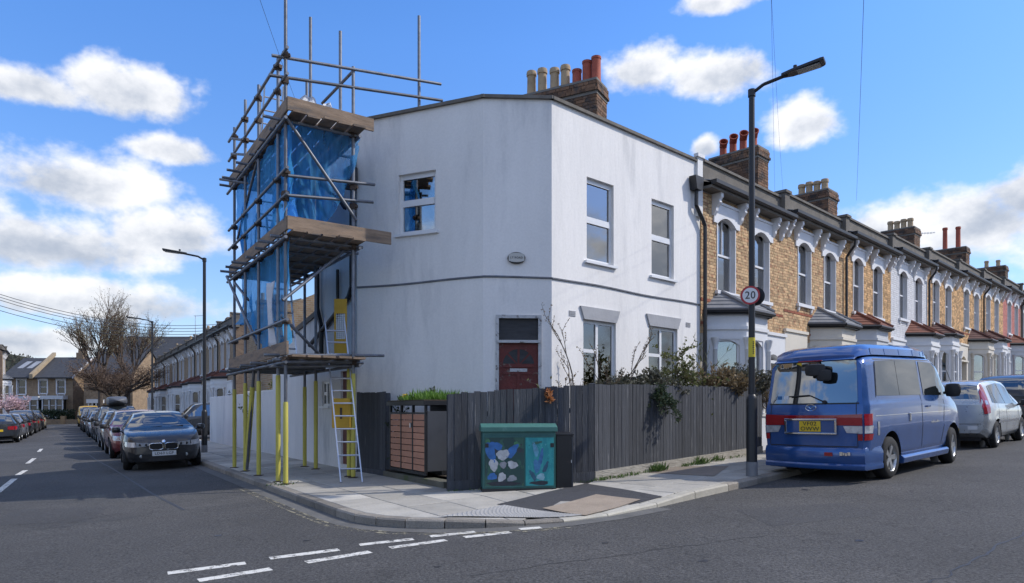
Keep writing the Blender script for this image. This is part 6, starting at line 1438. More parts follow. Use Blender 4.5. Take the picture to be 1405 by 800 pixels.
# ------------------------------------------------------------------ trees
def bare_tree(name, label, base, H, spread, seed, levels=5, r0=.22, n0=5, lean=(0,0), bud=None, budn=1, up=.5, trunk_h=.22, buds_size=.12, twig_m=None):
    rr = random.Random(seed); t = thing(name, label, 'tree', base); tk = MB(); cr = MB(); bd = MB()
    def grow(p, d, ln, r, lv):
        n_ = 3; q = p
        for k in range(n_):
            d = (d+Vector((rr.uniform(-1,1),rr.uniform(-1,1),rr.uniform(-.5,.7)))*.17).normalized(); e = q+d*ln/n_
            (tk if lv >= levels-2 else cr).tube(q, e, r*(1-.13*k), r*(1-.13*(k+1)), n=6 if lv >= levels-2 else 3, cap=False)
            if lv > 0 and (k > 0 or lv < levels-1):
                for _ in range(2 if lv > 2 or rr.random() < .25 else 1):
                    dd = (d*up+Vector((rr.uniform(-1,1),rr.uniform(-1,1),rr.uniform(-.35,.75)))*spread).normalized(); grow(e, dd, ln*rr.uniform(.55,.78), max(r*.55,.010), lv-1)
            if bud and lv <= 1 and rr.random() < .7:
                for _ in range(budn): bd.cur = rr.random(); leaf(bd, e+Vector((rr.uniform(-.2,.2),rr.uniform(-.2,.2),rr.uniform(-.2,.2))), Vector((rr.uniform(-1,1),rr.uniform(-1,1),rr.uniform(-.3,1))), buds_size, buds_size*.4, rr)
            q = e
    tr_ = trunk_h*H; top = Vector((lean[0],lean[1],tr_)); tk.tube((0,0,-.2), top, r0, r0*.8, n=9, cap=False)
    for k in range(n0):
        a = k*6.283/n0+rr.uniform(-.3,.3); grow(top, Vector((math.cos(a)*spread*.8,math.sin(a)*spread*.8,1)).normalized(), (H-tr_)*rr.uniform(.36,.46), r0*.5, levels-1)
    tk.build('trunk', MT['bark'], t); struct(cr.build('crown', twig_m or MT['twig'], t), 'stuff')
    if bud: struct(bd.build('buds', bud, t), 'stuff')
    return t
b_ = at(165,570,62); bare_tree('bare_tree', 'wide bare street tree with reddish twigs past the parked cars', (b_.x,b_.y,zg(b_.x,b_.y)), 7.4, 1.05, 3, 5, .26, 6, bud=leaf_mat('russet_bud', (.12,.075,.05)), budn=1, buds_size=.09)
b_ = at(138,570,74); bare_tree('bare_tree', 'taller budding tree rising behind the bare street tree, left crown', (b_.x,b_.y,zg(b_.x,b_.y)), 12.4, .42, 8, 5, .28, 4, bud=leaf_mat('pale_bud', (.26,.235,.15)), budn=1, up=.9, trunk_h=.3, buds_size=.12)
b_ = at(176,570,76); bare_tree('bare_tree', 'slimmer budding tree behind the far lamp, right crown', (b_.x,b_.y,zg(b_.x,b_.y)), 11.6, .36, 14, 5, .24, 4, bud=leaf_mat('pale_bud2', (.26,.235,.15)), budn=1, up=1.0, trunk_h=.32, buds_size=.12)
b_ = at(17,570,70); bare_tree('blossom_tree', 'small pink blossom tree at left street end', (b_.x,b_.y,zg(b_.x,b_.y)), 3.9, .75, 4, 4, .09, 5, bud=MT['pink'], budn=2, buds_size=.17)
# ------------------------------------------------------------------ vehicles
def pchip(pts):
    xs_ = [p[0] for p in pts]; ys_ = [p[1] for p in pts]; n = len(pts); h = [xs_[i+1]-xs_[i] for i in range(n-1)]; d = [(ys_[i+1]-ys_[i])/h[i] for i in range(n-1)]; m = [0.0]*n
    m[0] = d[0]; m[-1] = d[-1]
    for i in range(1,n-1):
        if d[i-1]*d[i] > 0: w1_, w2_ = 2*h[i]+h[i-1], h[i]+2*h[i-1]; m[i] = (w1_+w2_)/(w1_/d[i-1]+w2_/d[i])
    def f(x):
        if x <= xs_[0]: return ys_[0]
        if x >= xs_[-1]: return ys_[-1]
        i = max(k for k in range(n-1) if xs_[k] <= x); t = (x-xs_[i])/h[i]; a, b = ys_[i], ys_[i+1]
        return a*(1+2*t)*(1-t)**2+h[i]*m[i]*t*(1-t)**2+b*t*t*(3-2*t)+h[i]*m[i+1]*t*t*(t-1)
    return f
def lin(pts):
    def f(x):
        if x <= pts[0][0]: return pts[0][1]
        for (a,b),(c,d) in zip(pts,pts[1:]):
            if x <= c: return b+(d-b)*(x-a)/(c-a)
        return pts[-1][1]
    return f
class Car:
    def __init__(s, top, belt, hw, rw, sill, lean=None, flean=None, caprear=.05, capfront=.10):
        s.x0, s.x1 = top[0][0], top[-1][0]; s.top = lin(top) if False else pchip(top); s.belt = pchip(belt); s.hw = pchip(hw); s.rw = pchip(rw); s.sill = pchip(sill); s.lean = lean or (lambda z: 0); s.flean = flean or (lambda z: 0); s.cr = caprear; s.cf = capfront
        s.tp = top
    def ring(s, x):
        zt, w, r, zs_ = s.top(x), s.hw(x), s.rw(x), s.sill(x); zb_ = min(s.belt(x), zt-.035); k = min(1, (zt-zb_)/.4)
        r = min(r, w*.985); r = w*.955*(1-k)+r*k if k < 1 else r
        return [(0,zs_),(w*.88,zs_),(w*.965,zs_+.10),(w,zs_+(zb_-zs_)*.52),(w*.985,zb_-.10),(w*.955,zb_),(r,zt-.075*k-.012),(r*.93,zt-.028*k-.006),(r*.6,zt-.006*k),(0,zt)]
    def dx(s, x, z):
        L_ = s.x1-s.x0; a = max(0,1-(x-s.x0)/(.22*L_)); b = max(0,1-(s.x1-x)/(.22*L_)); return x+s.lean(z)*a*a*(3-2*a)+s.flean(z)*b*b*(3-2*b)
    def side_y(s, x, z):
        rg = s.ring(x)
        for (ya,za),(yb,zb_) in zip(rg[1:7], rg[2:8]):
            if za <= z <= zb_: return ya+(yb-ya)*(z-za)/max(1e-6,zb_-za)
        return rg[7][0] if z > rg[7][1] else rg[1][0]
    def body(s, arches, glass_x=(), step=.05):
        """returns body MB and a dict of top-glass MBs; arches: (x,z,R); glass_x: (name,xa,xb) spans whose upper ring is glass"""
        n = int((s.x1-s.x0)/step); cuts = sorted({s.x0+(s.x1-s.x0)*i/n for i in range(n+1)} | {q for g in glass_x for q in g[1:3]} | {p[0] for p in s.tp}); cuts = [c for i,c in enumerate(cuts) if i == 0 or c-cuts[i-1] > .008 or c in {q for g in glass_x for q in g[1:3]}]
        sub = [3,3,6,5,3,7,2,4,5]; rows = []; meta = []
        for x in cuts:
            rg = s.ring(x); pts_ = []
            for k, nn in enumerate(sub):
                for j in range(nn):
                    t = j/nn; pts_.append((rg[k][0]+(rg[k+1][0]-rg[k][0])*t, rg[k][1]+(rg[k+1][1]-rg[k][1])*t))
            pts_.append(rg[-1]); rows.append(pts_)
        acc = []
        for k, nn in enumerate(sub): acc += [k]*nn
        lo, hi = 3, 3+3+6+5+3+7
        mb = MB(); gl = {g[0]: MB() for g in glass_x}
        for sg in (1,-1):
            P = {}
            for i, x in enumerate(cuts):
                for j, (y,z) in enumerate(rows[i]): P[i,j] = [x, y*sg, z]
            faces = []
            for i in range(len(cuts)-1):
                for j in range(len(acc)):
                    ids = [(i,j),(i+1,j),(i+1,j+1),(i,j+1)]
                    if lo <= j < hi and any(all(math.hypot(P[q][0]-a[0], P[q][2]-a[1]) < a[2] for q in ids) for a in arches): continue
                    faces.append((ids, j, (cuts[i]+cuts[i+1])/2))
            used = {q for f_ in faces for q in f_[0]}
            for q in used:
                if lo <= q[1] <= hi:
                    for ax,az,ar in arches:
                        d = math.hypot(P[q][0]-ax, P[q][2]-az)
                        if 1e-4 < d < ar: P[q][0] = ax+(P[q][0]-ax)*ar/d; P[q][2] = az+(P[q][2]-az)*ar/d
            idm = {}
            for ids, j, xm in faces:
                tgt = mb; nm = None
                for g in glass_x:
                    if g[1] < xm < g[2] and acc[j] >= 7: tgt = gl[g[0]]; nm = g[0]
                v = []
                for q in ids:
                    if (nm,q) not in idm: x,y,z = P[q]; idm[nm,q] = tgt.p(s.dx(x,z), y, z)
                    v.append(idm[nm,q])
                tgt.face(v if sg == 1 else v[::-1])
        for end, x in ((0,s.x0),(1,s.x1)):       # bulged end caps
            rg = rows[0] if end == 0 else rows[-1]; N_ = 12
            for j in range(len(acc)):
                (ya,za),(yb,zb_) = rg[j], rg[j+1]
                for k in range(N_):
                    t0, t1 = -1+2*k/N_, -1+2*(k+1)/N_
                    def P2_(y, z, t): return (s.capx(end, t, z), y*t, z)
                    mb.poly([P2_(ya,za,t0),P2_(ya,za,t1),P2_(yb,zb_,t1),P2_(yb,zb_,t0)])
        return mb, gl
    def capx(s, end, t, z):
        b = (1-t*t)
        return s.dx(s.x0,z)-s.cr*b if end == 0 else s.dx(s.x1,z)+s.cf*b
    def strips(s, poly, lo, hi, step):
        out = []; x = lo
        while x < hi:
            p = clip([Vector(q) for q in poly], [(Vector((x,0)),Vector((1,0))),(Vector((x+step,0)),Vector((-1,0)))])
            if p: out.append(p)
            x += step
        return out
    def side_patch(s, poly, off, sg, mb=None):
        mb = mb or MB(); xs_ = [q[0] for q in poly]
        for p in s.strips(poly, min(xs_), max(xs_), .09):
            zs_ = [q.y for q in p]; z = min(zs_)
            while z < max(zs_):
                pp = clip(p, [(Vector((0,z)),Vector((0,1))),(Vector((0,z+.12)),Vector((0,-1)))])
                if pp: v = [(s.dx(q.x,q.y), (s.side_y(q.x,q.y)+off)*sg, q.y) for q in pp]; mb.poly(v if sg < 0 else v[::-1])
                z += .12
        return mb
    def end_patch(s, end, poly, off, mb=None):
        mb = mb or MB(); ys_ = [q[0] for q in poly]; sg = -1 if end == 0 else 1
        xr = s.x0 if end == 0 else s.x1
        for p in s.strips(poly, min(ys_), max(ys_), .09):
            def wat(z):
                rg = s.ring(xr); best = rg[3][0]
                for (ya,za),(yb,zb_) in zip(rg[1:8], rg[2:9]):
                    if za <= z <= zb_: return max(.2, ya+(yb-ya)*(z-za)/max(1e-6,zb_-za))
                return best
            zs_ = [q.y for q in p]; z = min(zs_)
            while z < max(zs_):
                pp = clip(p, [(Vector((0,z)),Vector((0,1))),(Vector((0,z+.12)),Vector((0,-1)))])
                if pp: mb.poly([(s.capx(end, max(-1,min(1,q.x/wat(q.y))), q.y)+sg*off, q.x, q.y) for q in pp])
                z += .12
        return mb
def paint(name, c, metal=.35, rough=.32):
    m, nt, b = new_mat(name); b.inputs['Base Color'].default_value = rgb(c); b.inputs['Metallic'].default_value = metal; b.inputs['Roughness'].default_value = rough; b.inputs['Coat Weight'].default_value = .8; b.inputs['Coat Roughness'].default_value = .06
    N = nt.nodes; L = nt.links; tc = N.new('ShaderNodeTexCoord'); nz = N.new('ShaderNodeTexNoise'); nz.inputs['Scale'].default_value = 3; nz.inputs['Detail'].default_value = 6; L.new(tc.outputs['Object'], nz.inputs['Vector'])
    r = N.new('ShaderNodeMapRange'); L.new(nz.outputs[0], r.inputs[0]); r.inputs[1].default_value = .3; r.inputs[2].default_value = .7; r.inputs[3].default_value = rough*.75; r.inputs[4].default_value = rough*1.35; L.new(r.outputs[0], b.inputs['Roughness'])
    mr = N.new('ShaderNodeMapRange'); L.new(nz.outputs[0], mr.inputs[0]); mr.inputs[1].default_value = .3; mr.inputs[2].default_value = .7; mr.inputs[3].default_value = .9; mr.inputs[4].default_value = 1.08
    vm = N.new('ShaderNodeVectorMath'); vm.operation = 'SCALE'; vm.inputs[0].default_value = c; L.new(mr.outputs[0], vm.inputs['Scale']); L.new(vm.outputs[0], b.inputs['Base Color'])
    return m
MT['carglass'] = glass_mat('car_glass', (.012,.016,.018), .02, wav=.004, spec=2.0); MT['carglass'].node_tree.nodes['Principled BSDF'].inputs['IOR'].default_value = 2.1
MT['rubber'] = mat('tyre_rubber', (.016,.016,.017), .85, .25, 9, bump=.2)
MT['rim'] = mat('alloy_rim', (.48,.49,.5), .35, .12, 6, metal=.8)
MT['dark_trim'] = mat('black_trim', (.017,.017,.019), .6, .2, 6)
MT['redlens'] = mat('red_lens', (.30,.006,.012), .18, .15, 6, coat=.6)
MT['clearlens'] = mat('clear_lens', (.34,.355,.37), .12, .2, 14, coat=.8, metal=.3)
MT['headlens'] = mat('headlamp_lens', (.55,.56,.58), .1, .35, 16, coat=.9, metal=.35)
MT['amber'] = mat('amber_lens', (.55,.2,.03), .25, .1, 6)
MT['chrome'] = mat('chrome', (.7,.71,.72), .12, .05, 5, metal=1)
MT['plate_y'] = mat('yellow_plate', (.70,.47,.02), .45, .05, 4); MT['plate_w'] = mat('white_plate', (.66,.67,.68), .45, .05, 4)
def wheel_meshes(r, w_, spokes=5, rimr=.64):
    t = MB(); t.lathe([(r*rimr,-w_/2),(r*.90,-w_/2),(r*.975,-w_/2+.025),(r,-w_/2+.06),(r,w_/2-.06),(r*.975,w_/2-.025),(r*.90,w_/2),(r*rimr,w_/2)], 36); tm = t.mesh('tyre'); shade(tm, 50); tm.materials.append(MT['rubber'])
    q = MB(); R0 = r*(rimr+.02); q.lathe([(R0,w_/2),(R0*.94,w_/2-.012),(R0*.9,w_/2-.06),(R0*.9,-w_/2+.03)], 32); q.lathe([(.001,w_/2-.03),(R0*.2,w_/2-.028),(R0*.22,w_/2-.06)], 14)
    for k in range(spokes):
        a = 2*math.pi*k/spokes; c, s_ = math.cos(a), math.sin(a); M_ = Matrix(((c,-s_,0,0),(s_,c,0,0),(0,0,1,0),(0,0,0,1))); q.M = M_
        q.prism([(R0*.12,-R0*.15,w_/2-.05),(R0*.94,-R0*.19,w_/2-.035),(R0*.94,R0*.19,w_/2-.035),(R0*.12,R0*.15,w_/2-.05)], (0,0,.022)); q.M = None
    rm = q.mesh('rim'); shade(rm, 40); rm.materials.append(MT['rim'])
    d = MB(); d.lathe([(.001,w_/2-.075),(R0*.92,w_/2-.075)], 20); dm = d.mesh('brake'); dm.materials.append(MT['dark_trim'])
    return tm, rm, dm
def add_wheel(parent, meshes, x, y, r, steer=0):
    tm, rm, dm = meshes; M_ = Matrix.Translation((x,y,r)) @ Matrix.Rotation(steer,4,'Z') @ Matrix.Rotation(-math.pi/2 if y > 0 else math.pi/2,4,'X')
    o = bpy.data.objects.new('wheel', tm); COL.objects.link(o); o.parent = parent; o.matrix_local = M_
    for nm, me in (('rim',rm),('brake_disc',dm)):
        c = bpy.data.objects.new(nm, me); COL.objects.link(c); c.parent = o
    return o
def on_ground(P, fwd, h=0.0):
    f = Vector((fwd[0],fwd[1],0)); f.z = GX*f.x+GY*f.y; f.normalize(); l = GN.cross(f).normalized(); u_ = f.cross(l)
    return Matrix(((f.x,l.x,u_.x,P[0]),(f.y,l.y,u_.y,P[1]),(f.z,l.z,u_.z,zg(P[0],P[1])+h),(0,0,0,1)))
def liners(car, arches, parent):
    for ax,az,ar in arches:
        for sg in (1,-1):
            mb = MB(); yo = car.side_y(ax, az+ar-.02)*sg-.012*sg; yi = yo-.3*sg
            for k in range(18):
                a0, a1 = math.pi*(k/18)*1.16-.25, math.pi*((k+1)/18)*1.16-.25; r_ = ar+.004
                mb.poly([(ax+r_*math.cos(a0),yo,az+r_*math.sin(a0)),(ax+r_*math.cos(a1),yo,az+r_*math.sin(a1)),(ax+r_*math.cos(a1),yi,az+r_*math.sin(a1)),(ax+r_*math.cos(a0),yi,az+r_*math.sin(a0))])
            mb.poly([(ax+(ar+.004)*math.cos(t*.2617),yi,az+(ar+.004)*math.sin(t*.2617)) for t in range(24)]); mb.build('wheel_arch', MT['dark_trim'], parent)
def mirror(parent, x, y, z, sg, m, sz=(.09,.10,.075)):
    mb = MB(); n_ = 8; pr = []
    mb.M = Matrix.Translation((x,y+sg*.13,z)) @ Matrix.Diagonal((sz[0],sz[1],sz[2],1)); mb.lathe([(.25,-1),(.8,-.9),(1,-.35),(1,.4),(.8,.9),(.3,1)], 12, closed=True); mb.M = None; mb.tube((x,y-.02*sg,z-.05),(x,y+sg*.08,z-.03),.025,n=6); mb.build('mirror', m, parent, smooth=True)
def line_patch(car, pts_, sg, parent, name='panel_gap', wd=.008, m=None):
    mb = MB()
    for (xa,za),(xb,zb_) in zip(pts_,pts_[1:]):
        n_ = max(1,int(math.hypot(xb-xa,zb_-za)/.07)); d = Vector((xb-xa,zb_-za)).normalized(); q = Vector((-d.y,d.x))*wd
        for k in range(n_):
            a = Vector((xa,za)).lerp(Vector((xb,zb_)),k/n_); b = Vector((xa,za)).lerp(Vector((xb,zb_)),(k+1)/n_)
            mb.poly([(car.dx(v.x,v.y),(car.side_y(v.x,v.y)+.003)*sg,v.y) for v in (a-q,b-q,b+q,a+q)])
    return mb.build(name, m or MT['dark_trim'], parent)

# ---- blue camper van -------------------------------------------------------
def build_van():
    vb = paint('metallic_blue', (.024,.085,.27), .25, .2)
    lean = pchip([(.2,-.02),(.55,.0),(1.0,.0),(1.15,.02),(1.9,.14),(2.1,.15)]); fl = pchip([(.2,-.02),(.6,.0),(1.2,-.0)])
    c = Car(top=[(-2.28,1.90),(-2.15,1.955),(-1.5,1.985),(.2,1.985),(.85,1.95),(1.05,1.86),(1.75,1.20),(1.95,1.12),(2.2,1.0),(2.28,.86)],
        belt=[(-2.28,1.27),(0,1.28),(1.1,1.2),(1.75,1.1),(2.2,.93),(2.28,.80)], hw=[(-2.28,.79),(-2.12,.838),(-1.4,.85),(1.2,.85),(1.9,.82),(2.2,.72),(2.28,.62)],
        rw=[(-2.28,.72),(-1.9,.735),(.8,.72),(1.75,.72),(2.28,.6)], sill=[(-2.28,.34),(-1.9,.30),(1.7,.28),(2.28,.36)], lean=lean, flean=fl, caprear=.05)
    arches = [(-1.36,.36,.40),(1.56,.36,.40)]
    u_ = Vector((.75,.6614)).normalized(); ra = Vector((6.0,11.2))+.79*Vector((-u_.y,u_.x)); o_ = ra+u_*1.36
    t = thing('camper_van', 'blue pop-top camper van parked at the kerb, rear towards us', 'van', matrix=on_ground(o_, u_))
    body, gl = c.body(arches, [('windscreen',1.08,1.72)]); body.build('body', vb, t, smooth=True); gl['windscreen'].build('windscreen', MT['carglass'], t, smooth=True); liners(c, arches, t)
    wm_ = wheel_meshes(.335,.22,5)
    for x in (-1.36,1.56):
        for y in (.725,-.725): add_wheel(t, wm_, x, y, .335, .12 if x > 0 else 0)
    # raised roof
    rf = MB(); secs = []
    for x, w0, z0, z1 in ((-2.16,.64,1.93,1.975),(-2.05,.69,1.95,2.09),(-1.7,.70,1.97,2.15),(.1,.70,1.97,2.17),(.62,.68,1.96,2.13),(.95,.62,1.90,1.97)):
        pts_ = [(-w0,z0),(-w0+.02,z0+(z1-z0)*.55),(-w0+.12,z1-.012),(-w0*.4,z1),(w0*.4,z1),(w0-.12,z1-.012),(w0-.02,z0+(z1-z0)*.55),(w0,z0)]; secs.append([rf.p(x,y,z) for y,z in pts_])
    for A, B in zip(secs,secs[1:]):
        for k in range(7): rf.face((A[k],B[k],B[k+1],A[k+1]))
    rf.face(secs[0][::-1]); rf.face(secs[-1]); pr = rf.build('pop_top_roof', vb, t, smooth=True)
    for sg in (1,-1):
        for x in (-1.75,-1.2,-.6,0,.5): mb = MB(); mb.prism([(x,sg*.695,1.975),(x+.035,sg*.695,1.975),(x+.035,sg*.677,2.07),(x,sg*.677,2.07)], (0,sg*.008,.004)); mb.build('roof_rib', vb, pr)
    # side glass
    for sg in (1,-1):
        for nm, poly in (('side_window',[(-1.86,1.33),(-1.80,1.87),(-.93,1.89),(-.93,1.315)]),('side_window',[(-.915,1.315),(-.915,1.89),(.02,1.89),(.02,1.305)]),('front_window',[(.14,1.30),(.14,1.88),(.72,1.86),(.93,1.78),(1.34,1.36),(1.30,1.27)])):
            c.side_patch(poly, .006, sg).build(nm, MT['carglass'], t, smooth=True)
        line_patch(c, [(-.02,.36),(-.02,1.22),(.06,1.95)], sg, t); line_patch(c, [(1.02,.80),(1.12,1.2)], sg, t); line_patch(c, [(.9,.36),(1.05,.75)], sg, t); line_patch(c, [(-1.85,1.25),(-.02,1.22),(1.05,1.2)], sg, t, 'waist_crease', .005, vb)
        line_patch(c, [(-1.88,1.305),(-1.84,1.9),(.74,1.9),(.97,1.80)], sg, t, 'window_seal', .009)
        line_patch(c, [(-1.95,1.02),(-.02,1.0),(1.4,.98)], sg, t, 'swage_line', .004, MT['chrome'])
        mb = MB(); mb.box(-.62,-.57,sg*.853-.012,sg*.853+.012,.88,1.02); mb.build('door_handle', MT['chrome'], t, bevel=.008); mb = MB(); mb.box(.18,.34,sg*.853-.014,sg*.853+.016,1.085,1.115); mb.build('door_handle', vb, t, bevel=.006)
        c.side_patch([(-1.90,.72),(-1.90,.93),(-1.83,.93),(-1.83,.72)], .006, sg).build('filler_flap', MT['clearlens'], t)
        mirror(t, 1.12, sg*.84, 1.36, sg, MT['dark_trim'], (.075,.13,.12))
        # wrap-round lamp clusters
        for nm, z0, z1, m_ in (('tail_light',.885,1.06,'redlens'),('reversing_light',.765,.878,'headlens'),('fog_light',.66,.755,'redlens')):
            mb = c.side_patch([(-2.27,z0),(-2.27,z1),(-2.06,z1),(-2.09,z0)], .010, sg); yy = [(sg*.55,z0+.01),(sg*.50,z1),(sg*.775,z1),(sg*.775,z0)]
            if nm == 'fog_light': yy = [(sg*.71,z0),(sg*.71,z1),(sg*.775,z1),(sg*.775,z0)]
            if nm == 'tail_light': yy = [(sg*.36,z1-.015),(sg*.42,z1-.17),(sg*.775,z1-.175),(sg*.775,z1)]
            yy = yy if sg > 0 else yy[::-1]; c.end_patch(0, yy, .010, mb); mb.build(nm, MT[m_], t)
        # lower skirts and bumper corners
        mb = MB(); mb.prism([(-.98,sg*.80,.20),(1.18,sg*.80,.20),(1.18,sg*.87,.24),(1.14,sg*.885,.31),(-.94,sg*.885,.31),(-.98,sg*.87,.24)], (0,0,.001)) if False else None
        q = MB()
        for k in range(2):
            x0_, x1_ = (-.97,1.16)
            q.prism([(x0_,sg*.70,.20),(x0_,sg*.868,.21),(x0_,sg*.885,.30),(x0_,sg*.845,.34),(x0_,sg*.70,.34)], (x1_-x0_,0,0)); break
        q.build('side_skirt', vb, t, bevel=.012)
    c.end_patch(0, [(-.40,.99),(.40,.99),(.40,1.045),(-.40,1.045)], .010).build('red_band', MT['redlens'], t)
    # rear screen, wiper, spoiler and mirror
    c.end_patch(0, [(-.68,1.235),(-.70,1.265),(-.65,1.87),(-.62,1.90),(.62,1.90),(.65,1.87),(.70,1.265),(.68,1.235)], .008).build('rear_window', MT['carglass'], t, smooth=True)
    mb = MB()
    for a,b,d_,e in ((-.72,1.215,.72,1.237),): c.end_patch(0, [(a,b),(d_,b),(d_,e),(a,e)], .006, mb)
    mb.build('window_seal', MT['dark_trim'], t)
    xr = lambda z, y=0: c.capx(0, y/.75, z)
    mb = MB(); mb.path([Vector((xr(1.26)-.03,-.22,1.25)),Vector((xr(1.36)-.035,.02,1.36)),Vector((xr(1.34)-.035,.35,1.345))], .011, 6); mb.lathe([(.03,-.02),(.03,.02)], 10, Matrix.Translation((xr(1.26)-.02,-.22,1.25)) @ Matrix.Rotation(math.pi/2,4,'Y'), closed=True); mb.build('wiper', MT['dark_trim'], t)
    mb = MB(); mb.prism([(xr(1.9)-.02,-.64,1.885),(xr(1.9)-.05,-.64,1.90),(xr(1.93)+.1,-.64,1.97),(xr(1.93)+.1,-.64,1.93)], (0,1.28,0)); mb.build('rear_spoiler', vb, t, bevel=.01)
    mb = MB(); mb.box(xr(1.9)-.065,xr(1.9)-.045,-.16,.22,1.893,1.91); mb.build('high_brake_light', MT['redlens'], t)
    mb = MB(); mb.tube((xr(1.9)-.02,-.1,1.9),(xr(1.85)-.15,-.1,1.80),.014,n=6)
    for y0,z0,s_ in ((-.1,1.755,(.05,.165,.095)),(-.235,1.665,(.05,.12,.09))): mb.M = Matrix.Translation((xr(1.8)-.15,y0,z0)) @ Matrix.Diagonal((s_[0],s_[1],s_[2],1)); mb.lathe([(.4,-1),(.9,-.85),(1,-.3),(1,.4),(.9,.85),(.4,1)], 12, closed=True); mb.M = None
    mb.build('parking_mirror', MT['dark_trim'], t, smooth=True)
    # number plate in chrome surround
    zc_ = .90; xp = xr(.9)-.01
    mb = MB(); 
    for a,b,d_,e in ((-.42,.745,.42,.775),(-.42,.965,.42,.995),(-.42,.775,-.385,.965),(.385,.775,.42,.965)): mb.box(xp-.028,xp+.02,a,d_,b,e)
    mb.build('plate_surround', MT['chrome'], t, bevel=.006)
    mb = MB(); mb.box(xp-.012,xp+.02,-.385,.385,.775,.965); mb.build('plate_recess', vb, t)
    mb = MB(); mb.box(xp-.024,xp-.013,-.17,.17,.79,.955); npl = mb.build('number_plate', MT['plate_y'], t)
    Mt = Matrix(((0,0,-1,xp-.026),(-1,0,0,0),(0,1,0,0),(0,0,0,1)))
    text_part('plate_text', 'VF02', .088, MT['black'], npl, Mt @ Matrix.Translation((0,.913,0)) @ Matrix.Diagonal((1.15,1,1,1))); text_part('plate_text', 'OWW', .088, MT['black'], npl, Mt @ Matrix.Translation((0,.832,0)) @ Matrix.Diagonal((1.15,1,1,1)))
    # badge outline: a winged oval
    xb = xr(1.17)-.006; mb = MB(); pts_ = [Vector((xb,.085*math.cos(2*math.pi*k/20),1.165+.05*math.sin(2*math.pi*k/20))) for k in range(21)]; mb.path(pts_, .006, 5); mb.path([Vector((xb,-.08,1.18)),Vector((xb,-.03,1.175)),Vector((xb,0,1.145)),Vector((xb,.03,1.175)),Vector((xb,.08,1.18))], .006, 5); mb.build('badge', MT['chrome'], t)
    # bumper and its details
    mb = MB(); q = []
    for k in range(13):
        y = -.80+1.6*k/12; x = c.capx(0, y/.84, .45)-.055+.06*(abs(y)/.8)**4; q.append((x,y))
    prof = [(.05,.20),(.004,.21),(-.012,.235),(-.010,.275),(.014,.30),(.004,.325),(-.012,.47),(.02,.54),(.06,.55)]
    rows = [[mb.p(x+px_, y, z) for px_,z in prof] for x,y in q]
    for A, B in zip(rows,rows[1:]):
        for k in range(len(prof)-1): mb.face((A[k],B[k],B[k+1],A[k+1]))
    for sg in (1,-1):
        yo = .80*sg; xo = q[0][0]; A = rows[0] if sg < 0 else rows[-1]; B = [mb.p(-1.78, sg*((.872 if z < .5 else .855)-max(0,px_)*.8), z) for px_,z in prof]
        for k in range(len(prof)-1): mb.face((A[k],B[k],B[k+1],A[k+1]))
    mb.build('rear_bumper', vb, t, smooth=True)
    bx0 = c.capx(0,.3,.45)-.075
    for y0,y1,z0,z1,m_,nm in ((-.36,-.24,.42,.475,'redlens','reflector'),(-.62,-.47,.43,.49,'clearlens','badge_lettering')):
        if nm == 'reflector': mb = MB(); mb.box(bx0-.004,bx0+.02,y0,y1,z0,z1); mb.build(nm, MT[m_], t)
        else:
            for k,(a,b) in enumerate(((0,.045),(.05,.075),(.085,.11),(.12,.16))): mb = MB(); mb.box(bx0+.006,bx0+.03,-.47-b,-.47-a,.43+.008*(k%2),.485-.006*(k%3)); mb.build(nm, MT['chrome'], t)
    line = MB(); 
    for a,b,d_,e in ((-.70,.555,.70,.57),): c.end_patch(0, [(a,b),(d_,b),(d_,e),(a,e)], .004, line)
    for sg in (1,-1): c.end_patch(0, [(sg*.70,.57),(sg*.71,.57),(sg*.685,1.25),(sg*.675,1.25)] if sg > 0 else [(-.675,1.25),(-.685,1.25),(-.71,.57),(-.70,.57)], .004, line)
    line.build('tailgate_gap', MT['dark_trim'], t)
    # underside, exhaust and spare
    mb = MB(); mb.box(-2.1,2.0,-.6,.6,.22,.34); mb.build('underside', MT['dark_trim'], t); mb = MB(); mb.tube((-2.2,.35,.24),(-1.3,.3,.27),.035,n=10); mb.build('exhaust', MT['dark_trim'], t)
    mb = MB(); mb.lathe([(.001,.04),(.27,.04),(.30,.0),(.30,-.12),(.001,-.12)], 20, Matrix.Translation((-1.75,0,.32))); mb.build('spare_wheel', MT['rubber'], t, smooth=True)
    # side sticker swoosh
    mb = MB()
    for k in range(6): c.side_patch([(.40+k*.07,.80),(.36+k*.07,.83),(.42+k*.07,.835+.02*math.sin(k*1.9)),(.46+k*.07,.815)], .004, -1, mb)
    mb.build('side_decal', MT['chrome'], t)
    # items on the rear shelf seen through the screen
    for y, z, r_, m_ in ((.42,1.30,.045,'sack'),(.5,1.30,.05,'chrome')): pass
    for y0, m_ in ((.55,mat('blue_sticker',(.02,.12,.3),.5,.1,5)),(.43,MT['plate_w'])):
        c.end_patch(0, [(y0-.05,1.30),(y0+.03,1.30),(y0+.03,1.355),(y0-.05,1.355)], .011).build('window_sticker', m_, t)
    return t
build_van()

